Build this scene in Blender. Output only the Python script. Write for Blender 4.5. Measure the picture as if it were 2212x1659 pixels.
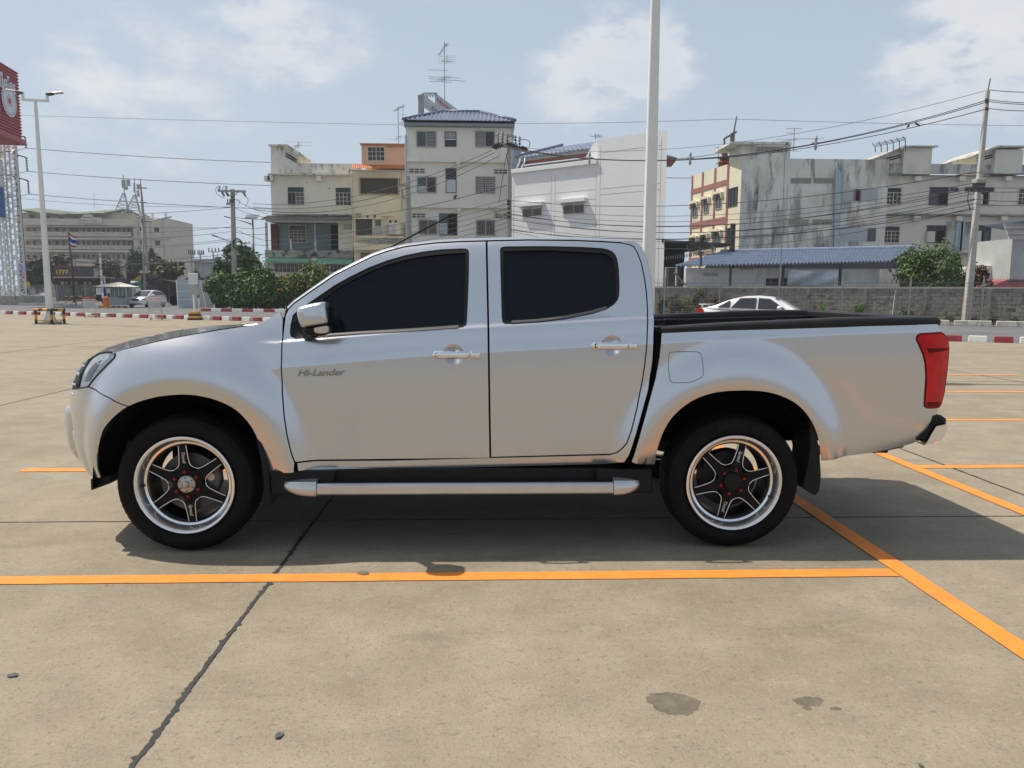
import bpy, bmesh, math, random
import numpy as np
from mathutils import Vector, Matrix
from mathutils.geometry import delaunay_2d_cdt
random.seed(7)
for _o in list(bpy.data.objects): bpy.data.objects.remove(_o)
SC = bpy.context.scene
COL = SC.collection
R = math.radians
def conv(x0, y0, sc): return lambda x, y: ((x0+x*sc)*.548611, (y0+y*sc)*.548611)
# ------------------------------------------------------------------ camera
FPX, PITCH, ROLL, YAW = 1648.08, .1201415, .0047827, .0367523     # focal length in pixels of a 2212 px wide picture
CAM = Vector((1.66707, -4.20649, 1.46473))
_f = Vector((math.sin(YAW)*math.cos(PITCH), math.cos(YAW)*math.cos(PITCH), -math.sin(PITCH)))
_r0 = Vector((math.cos(YAW), -math.sin(YAW), 0)); _u0 = _r0.cross(_f)
CR = _r0*math.cos(ROLL) + _u0*math.sin(ROLL); CU = CR.cross(_f); CF = _f
cam = bpy.data.cameras.new('camera'); camo = bpy.data.objects.new('camera', cam); COL.objects.link(camo)
cam.sensor_fit = 'HORIZONTAL'; cam.sensor_width = 36; cam.lens = 36*FPX/2212
cam.clip_start = .05; cam.clip_end = 6000
camo.matrix_world = Matrix(((CR.x, CU.x, -CF.x, CAM.x), (CR.y, CU.y, -CF.y, CAM.y), (CR.z, CU.z, -CF.z, CAM.z), (0, 0, 0, 1)))
SC.camera = camo
def ray(px, py): return CR*((px-1106)/FPX) - CU*((py-829.5)/FPX) + CF
def gnd(px, py, z=0.0):
    d = ray(px, py); return CAM + d*((z-CAM.z)/d.z)
def atY(px, py, Y):
    d = ray(px, py); return CAM + d*((Y-CAM.y)/d.y)
def proj(P):
    d = Vector(P)-CAM; z = d.dot(CF)
    return (1106+FPX*d.dot(CR)/z, 829.5-FPX*d.dot(CU)/z)
# ------------------------------------------------------------------ sky and sun
SUNV = Vector((-.525, .19, 1.0)).normalized()          # towards the sun
SC.view_settings.view_transform = 'Standard'; SC.view_settings.look = 'None'
SC.view_settings.gamma = 1; SC.view_settings.use_curve_mapping = False
SC.view_settings.exposure = 0.0
W = bpy.data.worlds.new('World'); SC.world = W; W.use_nodes = True
def world():
    nt = W.node_tree; N = nt.nodes; L = nt.links; N.clear()
    out = N.new('ShaderNodeOutputWorld'); bg = N.new('ShaderNodeBackground'); bg.inputs[1].default_value = .090
    sky = N.new('ShaderNodeTexSky'); sky.sky_type = 'NISHITA'; sky.sun_disc = False
    sky.sun_elevation = math.asin(SUNV.z); sky.sun_rotation = math.atan2(SUNV.x, SUNV.y)
    sky.altitude = 0; sky.air_density = 1.4; sky.dust_density = 4.5; sky.ozone_density = 2.5
    tc = N.new('ShaderNodeTexCoord'); mp = N.new('ShaderNodeMapping'); mp.inputs['Scale'].default_value = (1, 1, 2.1)
    mp.inputs['Location'].default_value = (.35, .1, .2)
    L.new(tc.outputs['Generated'], mp.inputs[0])
    def noise(sc, det, rough, vec):
        n = N.new('ShaderNodeTexNoise'); n.inputs['Scale'].default_value = sc; n.inputs['Detail'].default_value = det
        n.inputs['Roughness'].default_value = rough; L.new(vec, n.inputs['Vector']); return n.outputs['Fac']
    def m(op, a, b=None, c=None, clamp=False):
        n = N.new('ShaderNodeMath'); n.operation = op; n.use_clamp = clamp
        for i, v in enumerate((a, b, c)):
            if v is None: continue
            if hasattr(v, 'links'): L.new(v, n.inputs[i])
            else: n.inputs[i].default_value = v
        return n.outputs[0]
    big = noise(2.2, 6, .5, mp.outputs[0]); fine = noise(11, 10, .62, mp.outputs[0])
    nrm = N.new('ShaderNodeVectorMath'); nrm.operation = 'NORMALIZE'; L.new(tc.outputs['Generated'], nrm.inputs[0])
    dens = m('ADD', m('MULTIPLY', big, .75), m('MULTIPLY', fine, .25))
    # cloud banks standing at fixed bearings in the sky
    acc = None
    for (px, py, wd, amp) in CLOUDS:
        d = ray(px, py).normalized()
        dv = N.new('ShaderNodeVectorMath'); dv.operation = 'DOT_PRODUCT'; L.new(nrm.outputs[0], dv.inputs[0]); dv.inputs[1].default_value = d
        e = m('MULTIPLY', m('SUBTRACT', 1.0, dv.outputs['Value']), 1/(1-math.cos(R(wd))))
        g = m('MULTIPLY', m('POWER', 2.718, m('MULTIPLY', e, -1.0)), amp)
        acc = g if acc is None else m('ADD', acc, g)
    cl = m('ADD', dens, m('MULTIPLY', acc, m('MULTIPLY', m('SUBTRACT', fine, .18), 3.0)))
    rmp = N.new('ShaderNodeMapRange'); rmp.interpolation_type = 'SMOOTHSTEP'
    L.new(cl, rmp.inputs[0]); rmp.inputs[1].default_value = .60; rmp.inputs[2].default_value = .86; rmp.inputs[3].default_value = 0; rmp.inputs[4].default_value = .72
    sh = N.new('ShaderNodeMapRange'); L.new(noise(5, 6, .6, mp.outputs[0]), sh.inputs[0]); sh.inputs[1].default_value = .3; sh.inputs[2].default_value = .7
    cm = N.new('ShaderNodeMix'); cm.data_type = 'RGBA'; L.new(sh.outputs[0], cm.inputs[0])
    cm.inputs[6].default_value = (7.9, 8.3, 8.8, 1); cm.inputs[7].default_value = (9.8, 9.7, 9.7, 1)
    # haze veil, thickest towards the horizon
    sz = N.new('ShaderNodeSeparateXYZ'); L.new(nrm.outputs[0], sz.inputs[0]); hf = N.new('ShaderNodeMapRange'); L.new(sz.outputs[2], hf.inputs[0]); hf.inputs[1].default_value = .0; hf.inputs[2].default_value = .9; hf.inputs[3].default_value = .93; hf.inputs[4].default_value = .25
    hz = N.new('ShaderNodeMix'); hz.data_type = 'RGBA'; L.new(hf.outputs[0], hz.inputs[0]); L.new(sky.outputs[0], hz.inputs[6]); hz.inputs[7].default_value = (6.5, 7.65, 9.0, 1)
    mx = N.new('ShaderNodeMix'); mx.data_type = 'RGBA'; L.new(rmp.outputs[0], mx.inputs[0]); L.new(hz.outputs[2], mx.inputs[6]); L.new(cm.outputs[2], mx.inputs[7])
    L.new(mx.outputs[2], bg.inputs[0]); L.new(bg.outputs[0], out.inputs[0])
CLOUDS = [(640, 90, 3.2, .24), (540, 30, 2.6, .14), (350, 200, 8, .10), (1430, 120, 3.4, .36), (1240, 190, 3.6, .30), (1330, 120, 3, .22), (2040, 120, 4.2, .30), (2210, 60, 4.5, .34), (1700, 230, 5, .06), (940, 55, 2, .08), (775, 90, 1.2, .12), (200, 330, 8, .08)]
world()
sun = bpy.data.lights.new('sun', 'SUN'); sun.energy = 4.9; sun.angle = R(.55); sun.color = (1, .935, .83)
suno = bpy.data.objects.new('sun', sun); COL.objects.link(suno)
suno.rotation_euler = (-SUNV).to_track_quat('-Z', 'Y').to_euler(); suno.location = (-10, 4, 20)
# ------------------------------------------------------------------ materials
MATS = {}
def mat(name, col, rough=.6, metal=0.0, var=.12, scale=2.0, bump=0.0, bscale=60, stains=(), coat=0.0, spec=.5, island=0.0, emit=0.0, trans=0.0, ior=1.45, alpha=1.0, rvar=0.0, det=6, world_space=False):
    """stains: list of (colour, amount, scale, z-stretch, threshold)"""
    if name in MATS: return MATS[name]
    m = bpy.data.materials.new(name); m.use_nodes = True; nt = m.node_tree; N = nt.nodes; L = nt.links
    b = N['Principled BSDF']; c4 = (*col, 1)
    b.inputs['Roughness'].default_value = rough; b.inputs['Metallic'].default_value = metal
    b.inputs['Coat Weight'].default_value = coat; b.inputs['Coat Roughness'].default_value = .03
    b.inputs['Specular IOR Level'].default_value = spec; b.inputs['IOR'].default_value = ior
    b.inputs['Transmission Weight'].default_value = trans; b.inputs['Alpha'].default_value = alpha
    b.inputs['Base Color'].default_value = c4
    need = var > 0 or bump > 0 or stains or rvar
    cur = None
    if need:
        tc = N.new('ShaderNodeTexCoord'); oi = N.new('ShaderNodeObjectInfo')
        vm = N.new('ShaderNodeVectorMath'); vm.operation = 'ADD'
        sc_ = N.new('ShaderNodeVectorMath'); sc_.operation = 'SCALE'; sc_.inputs[0].default_value = (31.7, 17.3, 23.9); L.new(oi.outputs['Random'], sc_.inputs['Scale'])
        if world_space:
            ge = N.new('ShaderNodeNewGeometry'); V = ge.outputs['Position']
        else:
            L.new(tc.outputs['Object'], vm.inputs[0]); L.new(sc_.outputs[0], vm.inputs[1]); V = vm.outputs[0]
    def noise(s, d=det, vec=None, zs=None, r=.6):
        n = N.new('ShaderNodeTexNoise'); n.inputs['Scale'].default_value = s; n.inputs['Detail'].default_value = d; n.inputs['Roughness'].default_value = r
        src = vec or V
        if zs is not None:
            mp = N.new('ShaderNodeMapping'); mp.inputs['Scale'].default_value = zs if isinstance(zs, tuple) else (1, 1, zs); L.new(src, mp.inputs[0]); src = mp.outputs[0]
        L.new(src, n.inputs['Vector']); return n.outputs['Fac']
    def mixc(fac, a, b_):
        x = N.new('ShaderNodeMix'); x.data_type = 'RGBA'
        if hasattr(fac, 'links'): L.new(fac, x.inputs[0])
        else: x.inputs[0].default_value = fac
        for k, v in ((6, a), (7, b_)):
            if hasattr(v, 'links'): L.new(v, x.inputs[k])
            else: x.inputs[k].default_value = (*v[:3], 1)
        return x.outputs[2]
    def rng(v, a, b_, c=0., d=1.):
        x = N.new('ShaderNodeMapRange'); L.new(v, x.inputs[0])
        for i, q in enumerate((a, b_, c, d)): x.inputs[1+i].default_value = q
        return x.outputs[0]
    cur = c4
    if var > 0:
        cur = mixc(rng(noise(scale), .3, .7), [max(0, k*(1-var)) for k in col], [min(1, k*(1+var)) for k in col])
    if island > 0:
        ge = N.new('ShaderNodeNewGeometry')
        cur = mixc(rng(ge.outputs['Random Per Island'], 0, 1, 0, 1), cur, [k*(1-island) for k in col]) if island < 1 else mixc(ge.outputs['Random Per Island'], [k*.45 for k in col], [min(1, k*1.7) for k in col])
    for (sc, am, ss, zs, th) in stains:
        cur = mixc(rng(noise(ss, 8, zs=zs, r=.65), th, th+.12, 0, am), cur, sc)
    if hasattr(cur, 'links'): L.new(cur, b.inputs['Base Color'])
    if rvar: L.new(rng(noise(scale*1.7), .3, .7, max(0, rough-rvar), min(1, rough+rvar)), b.inputs['Roughness'])
    if bump > 0:
        bn = N.new('ShaderNodeBump'); bn.inputs['Strength'].default_value = bump; bn.inputs['Distance'].default_value = .01
        L.new(noise(bscale, 5), bn.inputs['Height']); L.new(bn.outputs[0], b.inputs['Normal'])
    if emit:
        b.inputs['Emission Color'].default_value = c4; b.inputs['Emission Strength'].default_value = emit
    MATS[name] = m; return m
# ------------------------------------------------------------------ mesh builder
def frame(d):
    d = Vector(d).normalized(); a = Vector((0, 0, 1)) if abs(d.z) < .95 else Vector((1, 0, 0))
    u = d.cross(a).normalized(); return u, d.cross(u)
class MB:
    def __init__(s): s.v = []; s.f = []
    def add(s, vs, fs):
        o = len(s.v); s.v += [tuple(v) for v in vs]; s.f += [tuple(i+o for i in f) for f in fs]; return s
    def box(s, x0, x1, y0, y1, z0, z1):
        return s.add([(x0, y0, z0), (x1, y0, z0), (x1, y1, z0), (x0, y1, z0), (x0, y0, z1), (x1, y0, z1), (x1, y1, z1), (x0, y1, z1)],
                     [(0, 3, 2, 1), (4, 5, 6, 7), (0, 1, 5, 4), (1, 2, 6, 5), (2, 3, 7, 6), (3, 0, 4, 7)])
    def hexa(s, lo, hi):      # two quads
        return s.add(list(lo)+list(hi), [(0, 3, 2, 1), (4, 5, 6, 7), (0, 1, 5, 4), (1, 2, 6, 5), (2, 3, 7, 6), (3, 0, 4, 7)])
    def bar(s, p0, p1, w, h=None, up=None):
        p0 = Vector(p0); p1 = Vector(p1); h = h or w
        if up is None: u, v = frame(p1-p0)
        else:
            d = (p1-p0).normalized(); u = d.cross(Vector(up)).normalized(); v = u.cross(d)
        u = u*w/2; v = v*h/2
        return s.hexa([p0-u-v, p0+u-v, p0+u+v, p0-u+v], [p1-u-v, p1+u-v, p1+u+v, p1-u+v])
    def cyl(s, p0, p1, r0, r1=None, n=10, cap=True):
        p0 = Vector(p0); p1 = Vector(p1); r1 = r0 if r1 is None else r1; u, v = frame(p1-p0)
        a = [(u*math.cos(t)+v*math.sin(t)) for t in [2*math.pi*i/n for i in range(n)]]
        vs = [p0+k*r0 for k in a]+[p1+k*r1 for k in a]
        fs = [(i, (i+1) % n, n+(i+1) % n, n+i) for i in range(n)]
        if cap: fs += [tuple(range(n))[::-1], tuple(range(n, 2*n))]
        return s.add(vs, fs)
    def tube(s, pts, r, n=6):
        pts = [Vector(p) for p in pts]; rs = r if isinstance(r, (list, tuple)) else [r]*len(pts)
        o = len(s.v); u = None
        for i, p in enumerate(pts):
            d = (pts[min(i+1, len(pts)-1)]-pts[max(i-1, 0)]).normalized()
            if u is None: u, v = frame(d)
            else:
                u = (u-d*u.dot(d)); u = u.normalized() if u.length > 1e-6 else frame(d)[0]; v = d.cross(u)
            for k in range(n):
                t = 2*math.pi*k/n; s.v.append(tuple(p+(u*math.cos(t)+v*math.sin(t))*rs[i]))
        for i in range(len(pts)-1):
            for k in range(n): s.f.append((o+i*n+k, o+i*n+(k+1) % n, o+(i+1)*n+(k+1) % n, o+(i+1)*n+k))
        s.f.append(tuple(o+k for k in range(n))[::-1]); s.f.append(tuple(o+(len(pts)-1)*n+k for k in range(n))); return s
    def prism(s, poly, a, b, ax='y'):     # poly in the two other axes, extruded a..b
        def P(p, t): return (p[0], t, p[1]) if ax == 'y' else ((t, p[0], p[1]) if ax == 'x' else (p[0], p[1], t))
        n = len(poly)
        return s.add([P(p, a) for p in poly]+[P(p, b) for p in poly], [tuple(range(n))[::-1], tuple(range(n, 2*n))]+[(i, (i+1) % n, n+(i+1) % n, n+i) for i in range(n)])
    def lathe(s, prof, c=(0, 0, 0), ax='y', n=32, close=False):   # prof: (r, t along axis)
        o = len(s.v); m = len(prof); c = Vector(c)
        for k in range(n):
            t = 2*math.pi*k/n; cs, sn = math.cos(t), math.sin(t)
            for r, a in prof:
                p = {'y': (r*cs, a, r*sn), 'z': (r*cs, r*sn, a), 'x': (a, r*cs, r*sn)}[ax]; s.v.append(tuple(Vector(p)+c))
        for k in range(n):
            k2 = (k+1) % n
            for i in range(m if close else m-1): s.f.append((o+k*m+i, o+k*m+(i+1) % m, o+k2*m+(i+1) % m, o+k2*m+i))
        return s
    def grid(s, rows):
        o = len(s.v); m = len(rows[0])
        for r in rows: s.v += [tuple(p) for p in r]
        for i in range(len(rows)-1):
            for j in range(m-1): s.f.append((o+i*m+j, o+i*m+j+1, o+(i+1)*m+j+1, o+(i+1)*m+j))
        return s
    def build(s, name, m, parent=None, smooth=False, bevel=0, loc=None, normals=None, seg=1):
        me = bpy.data.meshes.new(name); me.from_pydata(s.v, [], s.f)
        bm = bmesh.new(); bm.from_mesh(me)
        if normals is None: bmesh.ops.recalc_face_normals(bm, faces=bm.faces)
        if bevel: bmesh.ops.bevel(bm, geom=[e for e in bm.edges if e.is_manifold and e.calc_face_angle(0) > .5], offset=bevel, segments=seg, affect='EDGES', clamp_overlap=True)
        bm.to_mesh(me); bm.free()
        if smooth is True or normals is not None: me.shade_smooth()
        elif smooth: me.set_sharp_from_angle(angle=smooth) ; [setattr(p, 'use_smooth', True) for p in me.polygons]
        if normals is not None: me.normals_split_custom_set_from_vertices(normals)
        me.materials.append(m)
        o = bpy.data.objects.new(name, me); COL.objects.link(o)
        if parent is not None: o.parent = parent
        if loc is not None: o.location = loc
        return o
def link(name, me, parent=None, loc=None, rot=None, scale=None):
    o = bpy.data.objects.new(name, me); COL.objects.link(o)
    if parent is not None: o.parent = parent
    if loc is not None: o.location = loc
    if rot is not None: o.rotation_euler = rot
    if scale is not None: o.scale = scale
    return o
def tag(o, label=None, cat=None, group=None, kind=None):
    for k, v in (('label', label), ('category', cat), ('group', group), ('kind', kind)):
        if v: o[k] = v
    return o
def thing(name, label, cat, loc=(0, 0, 0), rz=0.0, group=None, kind=None):
    o = bpy.data.objects.new(name, None); COL.objects.link(o); o.location = loc; o.rotation_euler = (0, 0, rz)
    o.empty_display_size = .2
    return tag(o, label, cat, group, kind)
def copy_tree(o, parent=None):
    c = o.copy(); COL.objects.link(c); c.parent = parent
    if parent is not None: c.matrix_parent_inverse = o.matrix_parent_inverse.copy()
    for ch in o.children: copy_tree(ch, c)
    return c
def text_mesh(txt, size=1.0, ext=.01, shear=0.0, align='CENTER', bold=0.0):
    cu = bpy.data.curves.new('t', 'FONT'); cu.body = txt; cu.size = size; cu.extrude = ext; cu.shear = shear; cu.align_x = align; cu.align_y = 'CENTER'; cu.offset = bold
    cu.resolution_u = 3
    o = bpy.data.objects.new('t', cu); COL.objects.link(o)
    dg = bpy.context.evaluated_depsgraph_get(); me = bpy.data.meshes.new_from_object(o.evaluated_get(dg))
    bpy.data.objects.remove(o); bpy.data.curves.remove(cu); return me
def text_obj(name, txt, m, parent, mat4, size=1.0, ext=.01, shear=0.0, align='CENTER', bold=0.0, sx=1.0):
    me = text_mesh(txt, size, ext, shear, align, bold); me.name = name
    me.transform(mat4 @ Matrix.Diagonal((sx, 1, 1, 1))); me.materials.clear(); me.materials.append(m)
    return link(name, me, parent)
def sstep(a, b, x):
    t = max(0., min(1., (x-a)/(b-a))); return t*t*(3-2*t)
def lerp_pts(pts, x):
    if x <= pts[0][0]: return pts[0][1]
    for (a, b), (c, d) in zip(pts, pts[1:]):
        if x <= c: return b+(d-b)*(x-a)/(c-a)
    return pts[-1][1]
def pchip(pts):
    xs = np.array([p[0] for p in pts], float); ys = np.array([p[1] for p in pts], float); h = np.diff(xs); d = np.diff(ys)/h
    m = np.zeros(len(xs)); m[0] = d[0]; m[-1] = d[-1]
    for i in range(1, len(xs)-1):
        if d[i-1]*d[i] > 0:
            w1 = 2*h[i]+h[i-1]; w2 = h[i]+2*h[i-1]; m[i] = (w1+w2)/(w1/d[i-1]+w2/d[i])
    xl = xs.tolist(); yl = ys.tolist(); hl = h.tolist(); ml = m.tolist(); n = len(xl)
    def f(x):
        if x <= xl[0]: return yl[0]+ml[0]*(x-xl[0])
        if x >= xl[-1]: return yl[-1]+ml[-1]*(x-xl[-1])
        lo = 0; hi = n-1
        while hi-lo > 1:
            k = (lo+hi)//2
            if xl[k] <= x: lo = k
            else: hi = k
        t = (x-xl[lo])/hl[lo]
        return yl[lo]*(1+2*t)*(1-t)**2+hl[lo]*ml[lo]*t*(1-t)**2+yl[lo+1]*t*t*(3-2*t)+hl[lo]*ml[lo+1]*t*t*(t-1)
    return f
def resample(pts, step, closed=True):
    P = [np.array(p, float) for p in pts]; out = []
    for a, b in zip(P, P[1:]+([P[0]] if closed else [])):
        n = max(1, int(round(np.linalg.norm(b-a)/step)))
        for k in range(n): out.append(a+(b-a)*k/n)
    if not closed: out.append(P[-1])
    return out
def chaikin(pts, it=1, closed=False):
    for _ in range(it):
        q = [] if closed else [pts[0]]
        n = len(pts)
        for i in range(n if closed else n-1):
            a = np.array(pts[i], float); b = np.array(pts[(i+1) % n], float); q += [a*.75+b*.25, a*.25+b*.75]
        if not closed: q.append(pts[-1])
        pts = [tuple(p) for p in q]
    return pts
def inside(P, poly):      # P n x 2, poly list
    x, y = P[:, 0], P[:, 1]; r = np.zeros(len(P), bool); n = len(poly)
    for i in range(n):
        x1, y1 = poly[i][:2]; x2, y2 = poly[(i+1) % n][:2]
        c = ((y1 > y) != (y2 > y)); 
        with np.errstate(divide='ignore', invalid='ignore'): r ^= c & (x < (x2-x1)*(y-y1)/(y2-y1+1e-30)+x1)
    return r
def cdt(outline, holes=(), lines=(), h=.02):
    """constrained triangulation of a 2-D region: returns points, triangles, boundary loops"""
    pts = []; edges = []; loops = []
    for lp in [outline]+list(holes):
        b = len(pts); pts += [tuple(p) for p in lp]; n = len(lp); edges += [(b+i, b+(i+1) % n) for i in range(n)]; loops.append(list(range(b, b+n)))
    bd = np.array(pts)
    ln = []
    for lp in lines:
        q = np.array(lp, float); ok = inside(q, outline)
        for ho in holes: ok &= ~inside(q, ho)
        d = np.min(np.linalg.norm(q[:, None]-bd[None], axis=2), axis=1); ok &= d > .004
        prev = None
        for i in range(len(q)):
            if ok[i]:
                pts.append(tuple(q[i])); 
                if prev is not None and prev == i-1: edges.append((len(pts)-2, len(pts)-1))
                prev = i
    fx = np.array(pts)
    lo, hi = bd.min(0), bd.max(0)
    gx, gy = np.meshgrid(np.arange(lo[0]+h/2, hi[0], h), np.arange(lo[1]+h/2, hi[1], h)); G = np.c_[gx.ravel(), gy.ravel()]
    ok = inside(G, outline)
    for ho in holes: ok &= ~inside(G, ho)
    G = G[ok]
    keep = np.ones(len(G), bool)
    for i in range(0, len(G), 400): keep[i:i+400] = np.min(np.linalg.norm(G[i:i+400, None]-fx[None], axis=2), axis=1) > .55*h
    pts += [tuple(p) for p in G[keep]]
    v, e, f, ov, oe, of = delaunay_2d_cdt([Vector(p) for p in pts], edges, [], 0, 1e-7, True)
    remap = {}
    for i, o in enumerate(ov):
        for k in o: remap[k] = i
    V = np.array([tuple(p) for p in v]); T = np.array([t for t in f if len(t) == 3]); C = V[T].mean(1)
    ok = inside(C, outline)
    for ho in holes: ok &= ~inside(C, ho)
    return V, T[ok], [[remap[i] for i in lp] for lp in loops]
# ------------------------------------------------------------------ ground, car park, markings
ROADZ = -.06
ASPH = mat('asphalt', (.125, .125, .127), rough=.9, var=.18, scale=.35, bump=.15, bscale=40, world_space=True, stains=(((.19, .18, .165), .5, .25, (1, 1, 1), .55),))
mb = MB(); mb.box(-1500, 1500, -40, 3000, -.6, ROADZ); tag(mb.build('road', ASPH), kind='structure')
CONC = mat('concrete', (.266, .224, .163), rough=.9, var=.15, scale=3.2, bump=.5, bscale=70, world_space=True, det=14, stains=(
    ((0.184, 0.149, 0.097), .50, .45, (1, 1.9, 1), .50), ((0.167, 0.140, 0.104), .60, 1.5, (.5, 1.6, 1), .575), ((0.360, 0.320, 0.248), .55, 2.6, (1, 1.4, 1), .63), ((0.135, 0.113, 0.083), .65, 8, (.7, 1.3, 1), .61), ((0.333, 0.293, 0.225), .50, 21, (1, 1, 1), .555),
    ((0.149, 0.124, 0.090), .75, 30, (1, 1, 1), .56), ((0.135, 0.113, 0.081), .68, 75, (1, 1, 1), .545), ((0.396, 0.347, 0.261), .62, 95, (1, 1, 1), .57), ((0.050, 0.043, 0.036), .85, 13, (1, 1, 1), .745)))
TAR = mat('tar', (.034, .033, .034), rough=.75, var=.3, scale=14, bump=.3, bscale=40)
ORANGE = mat('orange_paint', (.80, .245, .03), rough=.75, var=.10, scale=9, bump=.3, bscale=90, world_space=True, det=10, stains=(((.62, .20, .04), .6, 3, (1, 2, 1), .52), ((.40, .19, .07), .6, 12, (1, 2, 1), .60), ((.17, .135, .095), .8, 17, (1, 1, 1), .625), ((.72, .34, .12), .5, 40, (1, 1, 1), .60)))
KS = -.547; KX, KY = -9.23, 33.04          # kerb line y = KY + KS*(x-KX)
KD = Vector((1, KS, 0)).normalized(); KN = Vector((-KD.y, KD.x, 0))
park = tag(thing('car_park', None, None), kind='structure')
mb = MB(); mb.box(-45, 34, -12, 50, -.3, -.075); tag(mb.build('sub_base', TAR), kind='structure').parent = park
def clip(poly, f):
    out = []
    for i in range(len(poly)):
        a, b = poly[i], poly[(i+1) % len(poly)]; fa, fb = f(a), f(b)
        if fa >= 0: out.append(a)
        if fa*fb < 0: t = fa/(fa-fb); out.append((a[0]+(b[0]-a[0])*t, a[1]+(b[1]-a[1])*t))
    return out
XS = [.58+5.05*i for i in range(-9, 7)]; YS = [-7.1, .60, 8.25, 15.9, 23.6, 31.3, 39, 46.7]
for i in range(len(XS)-1):
    for j in range(len(YS)-1):
        g = .007; p = [(XS[i]+g, YS[j]+g), (XS[i+1]-g, YS[j]+g), (XS[i+1]-g, YS[j+1]-g), (XS[i]+g, YS[j+1]-g)]
        p = clip(p, lambda q: (KY-.12+KS*(q[0]-KX))-q[1])
        if len(p) < 3: continue
        cx, cy = p[0]; mb = MB(); mb.prism([(a, b) for a, b in p], -.08, 0, 'z'); mb.build('concrete_slab', CONC, park)
# tar filling that has squeezed out of the joints
def seal(p0, p1, w, n, jit, seed, nm='joint_seal', z=.0025):
    rnd = random.Random(seed); p0 = Vector(p0); p1 = Vector(p1); d = (p1-p0); l = d.length; d.normalize(); q = Vector((-d.y, d.x, 0)); a = []; b = []
    wob = 0
    for i in range(n+1):
        c = p0+d*(l*i/n+rnd.uniform(-.3, .3)*l/n); wob += rnd.uniform(-1, 1)*jit*.12; wob *= .94
        k = rnd.random(); f = 1+(2.2*jit/w if k > .86 else 0)*rnd.random()
        a.append(c+q*(wob+w*.5*f*rnd.uniform(.6, 1.25))+Vector((0, 0, z))); b.append(c+q*(wob-w*.5*(1+(2.2*jit/w if rnd.random() > .88 else 0)*rnd.random())*rnd.uniform(.6, 1.25))+Vector((0, 0, z)))
    mb = MB(); mb.grid([a, b]); mb.build(nm, TAR, park)
seal((.58, -3.6, 0), (.58, .6, 0), .020, 260, .014, 3); seal((.58, .6, 0), (.58, 8.2, 0), .020, 160, .008, 4)
seal((5.63, -3, 0), (5.63, 8.2, 0), .020, 200, .008, 5); seal((-9, .6, 0), (12, .6, 0), .010, 500, .003, 6)
for (a, b, c) in (((-30, 8.25), (-9, 8.25), 7), ((-30, 15.9), (-5, 15.9), 8), ((-30, 23.6), (0, 23.6), 9), ((5, 8.25), (16, 8.25), 10), ((-4.47, 3), (-4.47, 34), 11), ((-9.52, 3), (-9.52, 33), 12), ((10.68, 3), (10.68, 20), 13)): seal((*a, 0), (*b, 0), .022, 160, .006, c)
# painted bay lines
def strip(x0, x1, y0, y1, nm='bay_line', z=.004, n=40):
    rnd = random.Random(int(x0*97+y0*31)); mb = MB(); lng = (x1-x0) > (y1-y0); a = []; b = []
    for i in range(n+1):
        t = i/n; e = rnd.uniform(-.0025, .0025); f = rnd.uniform(-.0025, .0025)
        if lng: a.append((x0+(x1-x0)*t, y0+e, z)); b.append((x0+(x1-x0)*t, y1+f, z))
        else: a.append((x1+e, y0+(y1-y0)*t, z)); b.append((x0+f, y0+(y1-y0)*t, z))
    mb.grid([a, b]); mb.build(nm, ORANGE, park)
for y in (-.40, 2.03, 4.45): strip(-2.1, 3.835, y-.054, y+.054)
strip(3.84, 3.95, -4, 4.6, z=.0055)
for y in (2.03, 4.41, 6.94, 9.33): strip(5.37, 11.45, y-.05, y+.05)
strip(5.26, 5.365, -3.5, 12, z=.0055)
# oil stains and litter with shapes of their own
STAIN = mat('oil_stain', (.135, .113, .083), rough=.8, var=.3, scale=14, world_space=True, bump=.5, bscale=70, stains=(((.20, .168, .12), .6, 22, (1, 1, 1), .55),)); STAIN2 = mat('light_stain', (.215, .180, .13), rough=.85, var=.3, scale=14, world_space=True, stains=(((.26, .22, .16), .7, 22, (1, 1, 1), .52),)); SCUFF = mat('pale_scuff', (.50, .46, .38), rough=.9, var=.1, scale=30, world_space=True)
rs = random.Random(21)
def spot(px, py, rx, ry, m, seed, z=.0006, nm='stain', ang=0.0):
    c = gnd(px, py); rnd = random.Random(seed); n = 60; ph = [rnd.uniform(0, 6.28) for _ in range(6)]; v = []
    for i in range(n):
        t = 2*math.pi*i/n; k = 1+.07*math.sin(2*t+ph[0])+.06*math.sin(3*t+ph[1])+.04*math.sin(5*t+ph[2])+.04*math.sin(9*t+ph[3])+.03*math.sin(17*t+ph[4])+rnd.uniform(-.025, .025)
        x, y = rx*k*math.cos(t), ry*k*math.sin(t); v.append((c.x+x*math.cos(ang)-y*math.sin(ang), c.y+x*math.sin(ang)+y*math.cos(ang), z))
    mb = MB(); mb.add(v, [tuple(range(n))]); return mb.build(nm, m, park)
spot(1455, 1519, .088, .080, STAIN, 1, ang=-.5); spot(1747, 1515, .055, .032, STAIN, 2); spot(1805, 1531, .02, .012, STAIN, 3); spot(1744, 1530, .016, .012, STAIN, 5)
spot(785, 1240, .032, .03, STAIN, 12, z=.0062)
LEAFM = mat('dry_leaf', (.09, .085, .08), rough=.8, var=.4, scale=60)
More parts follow.
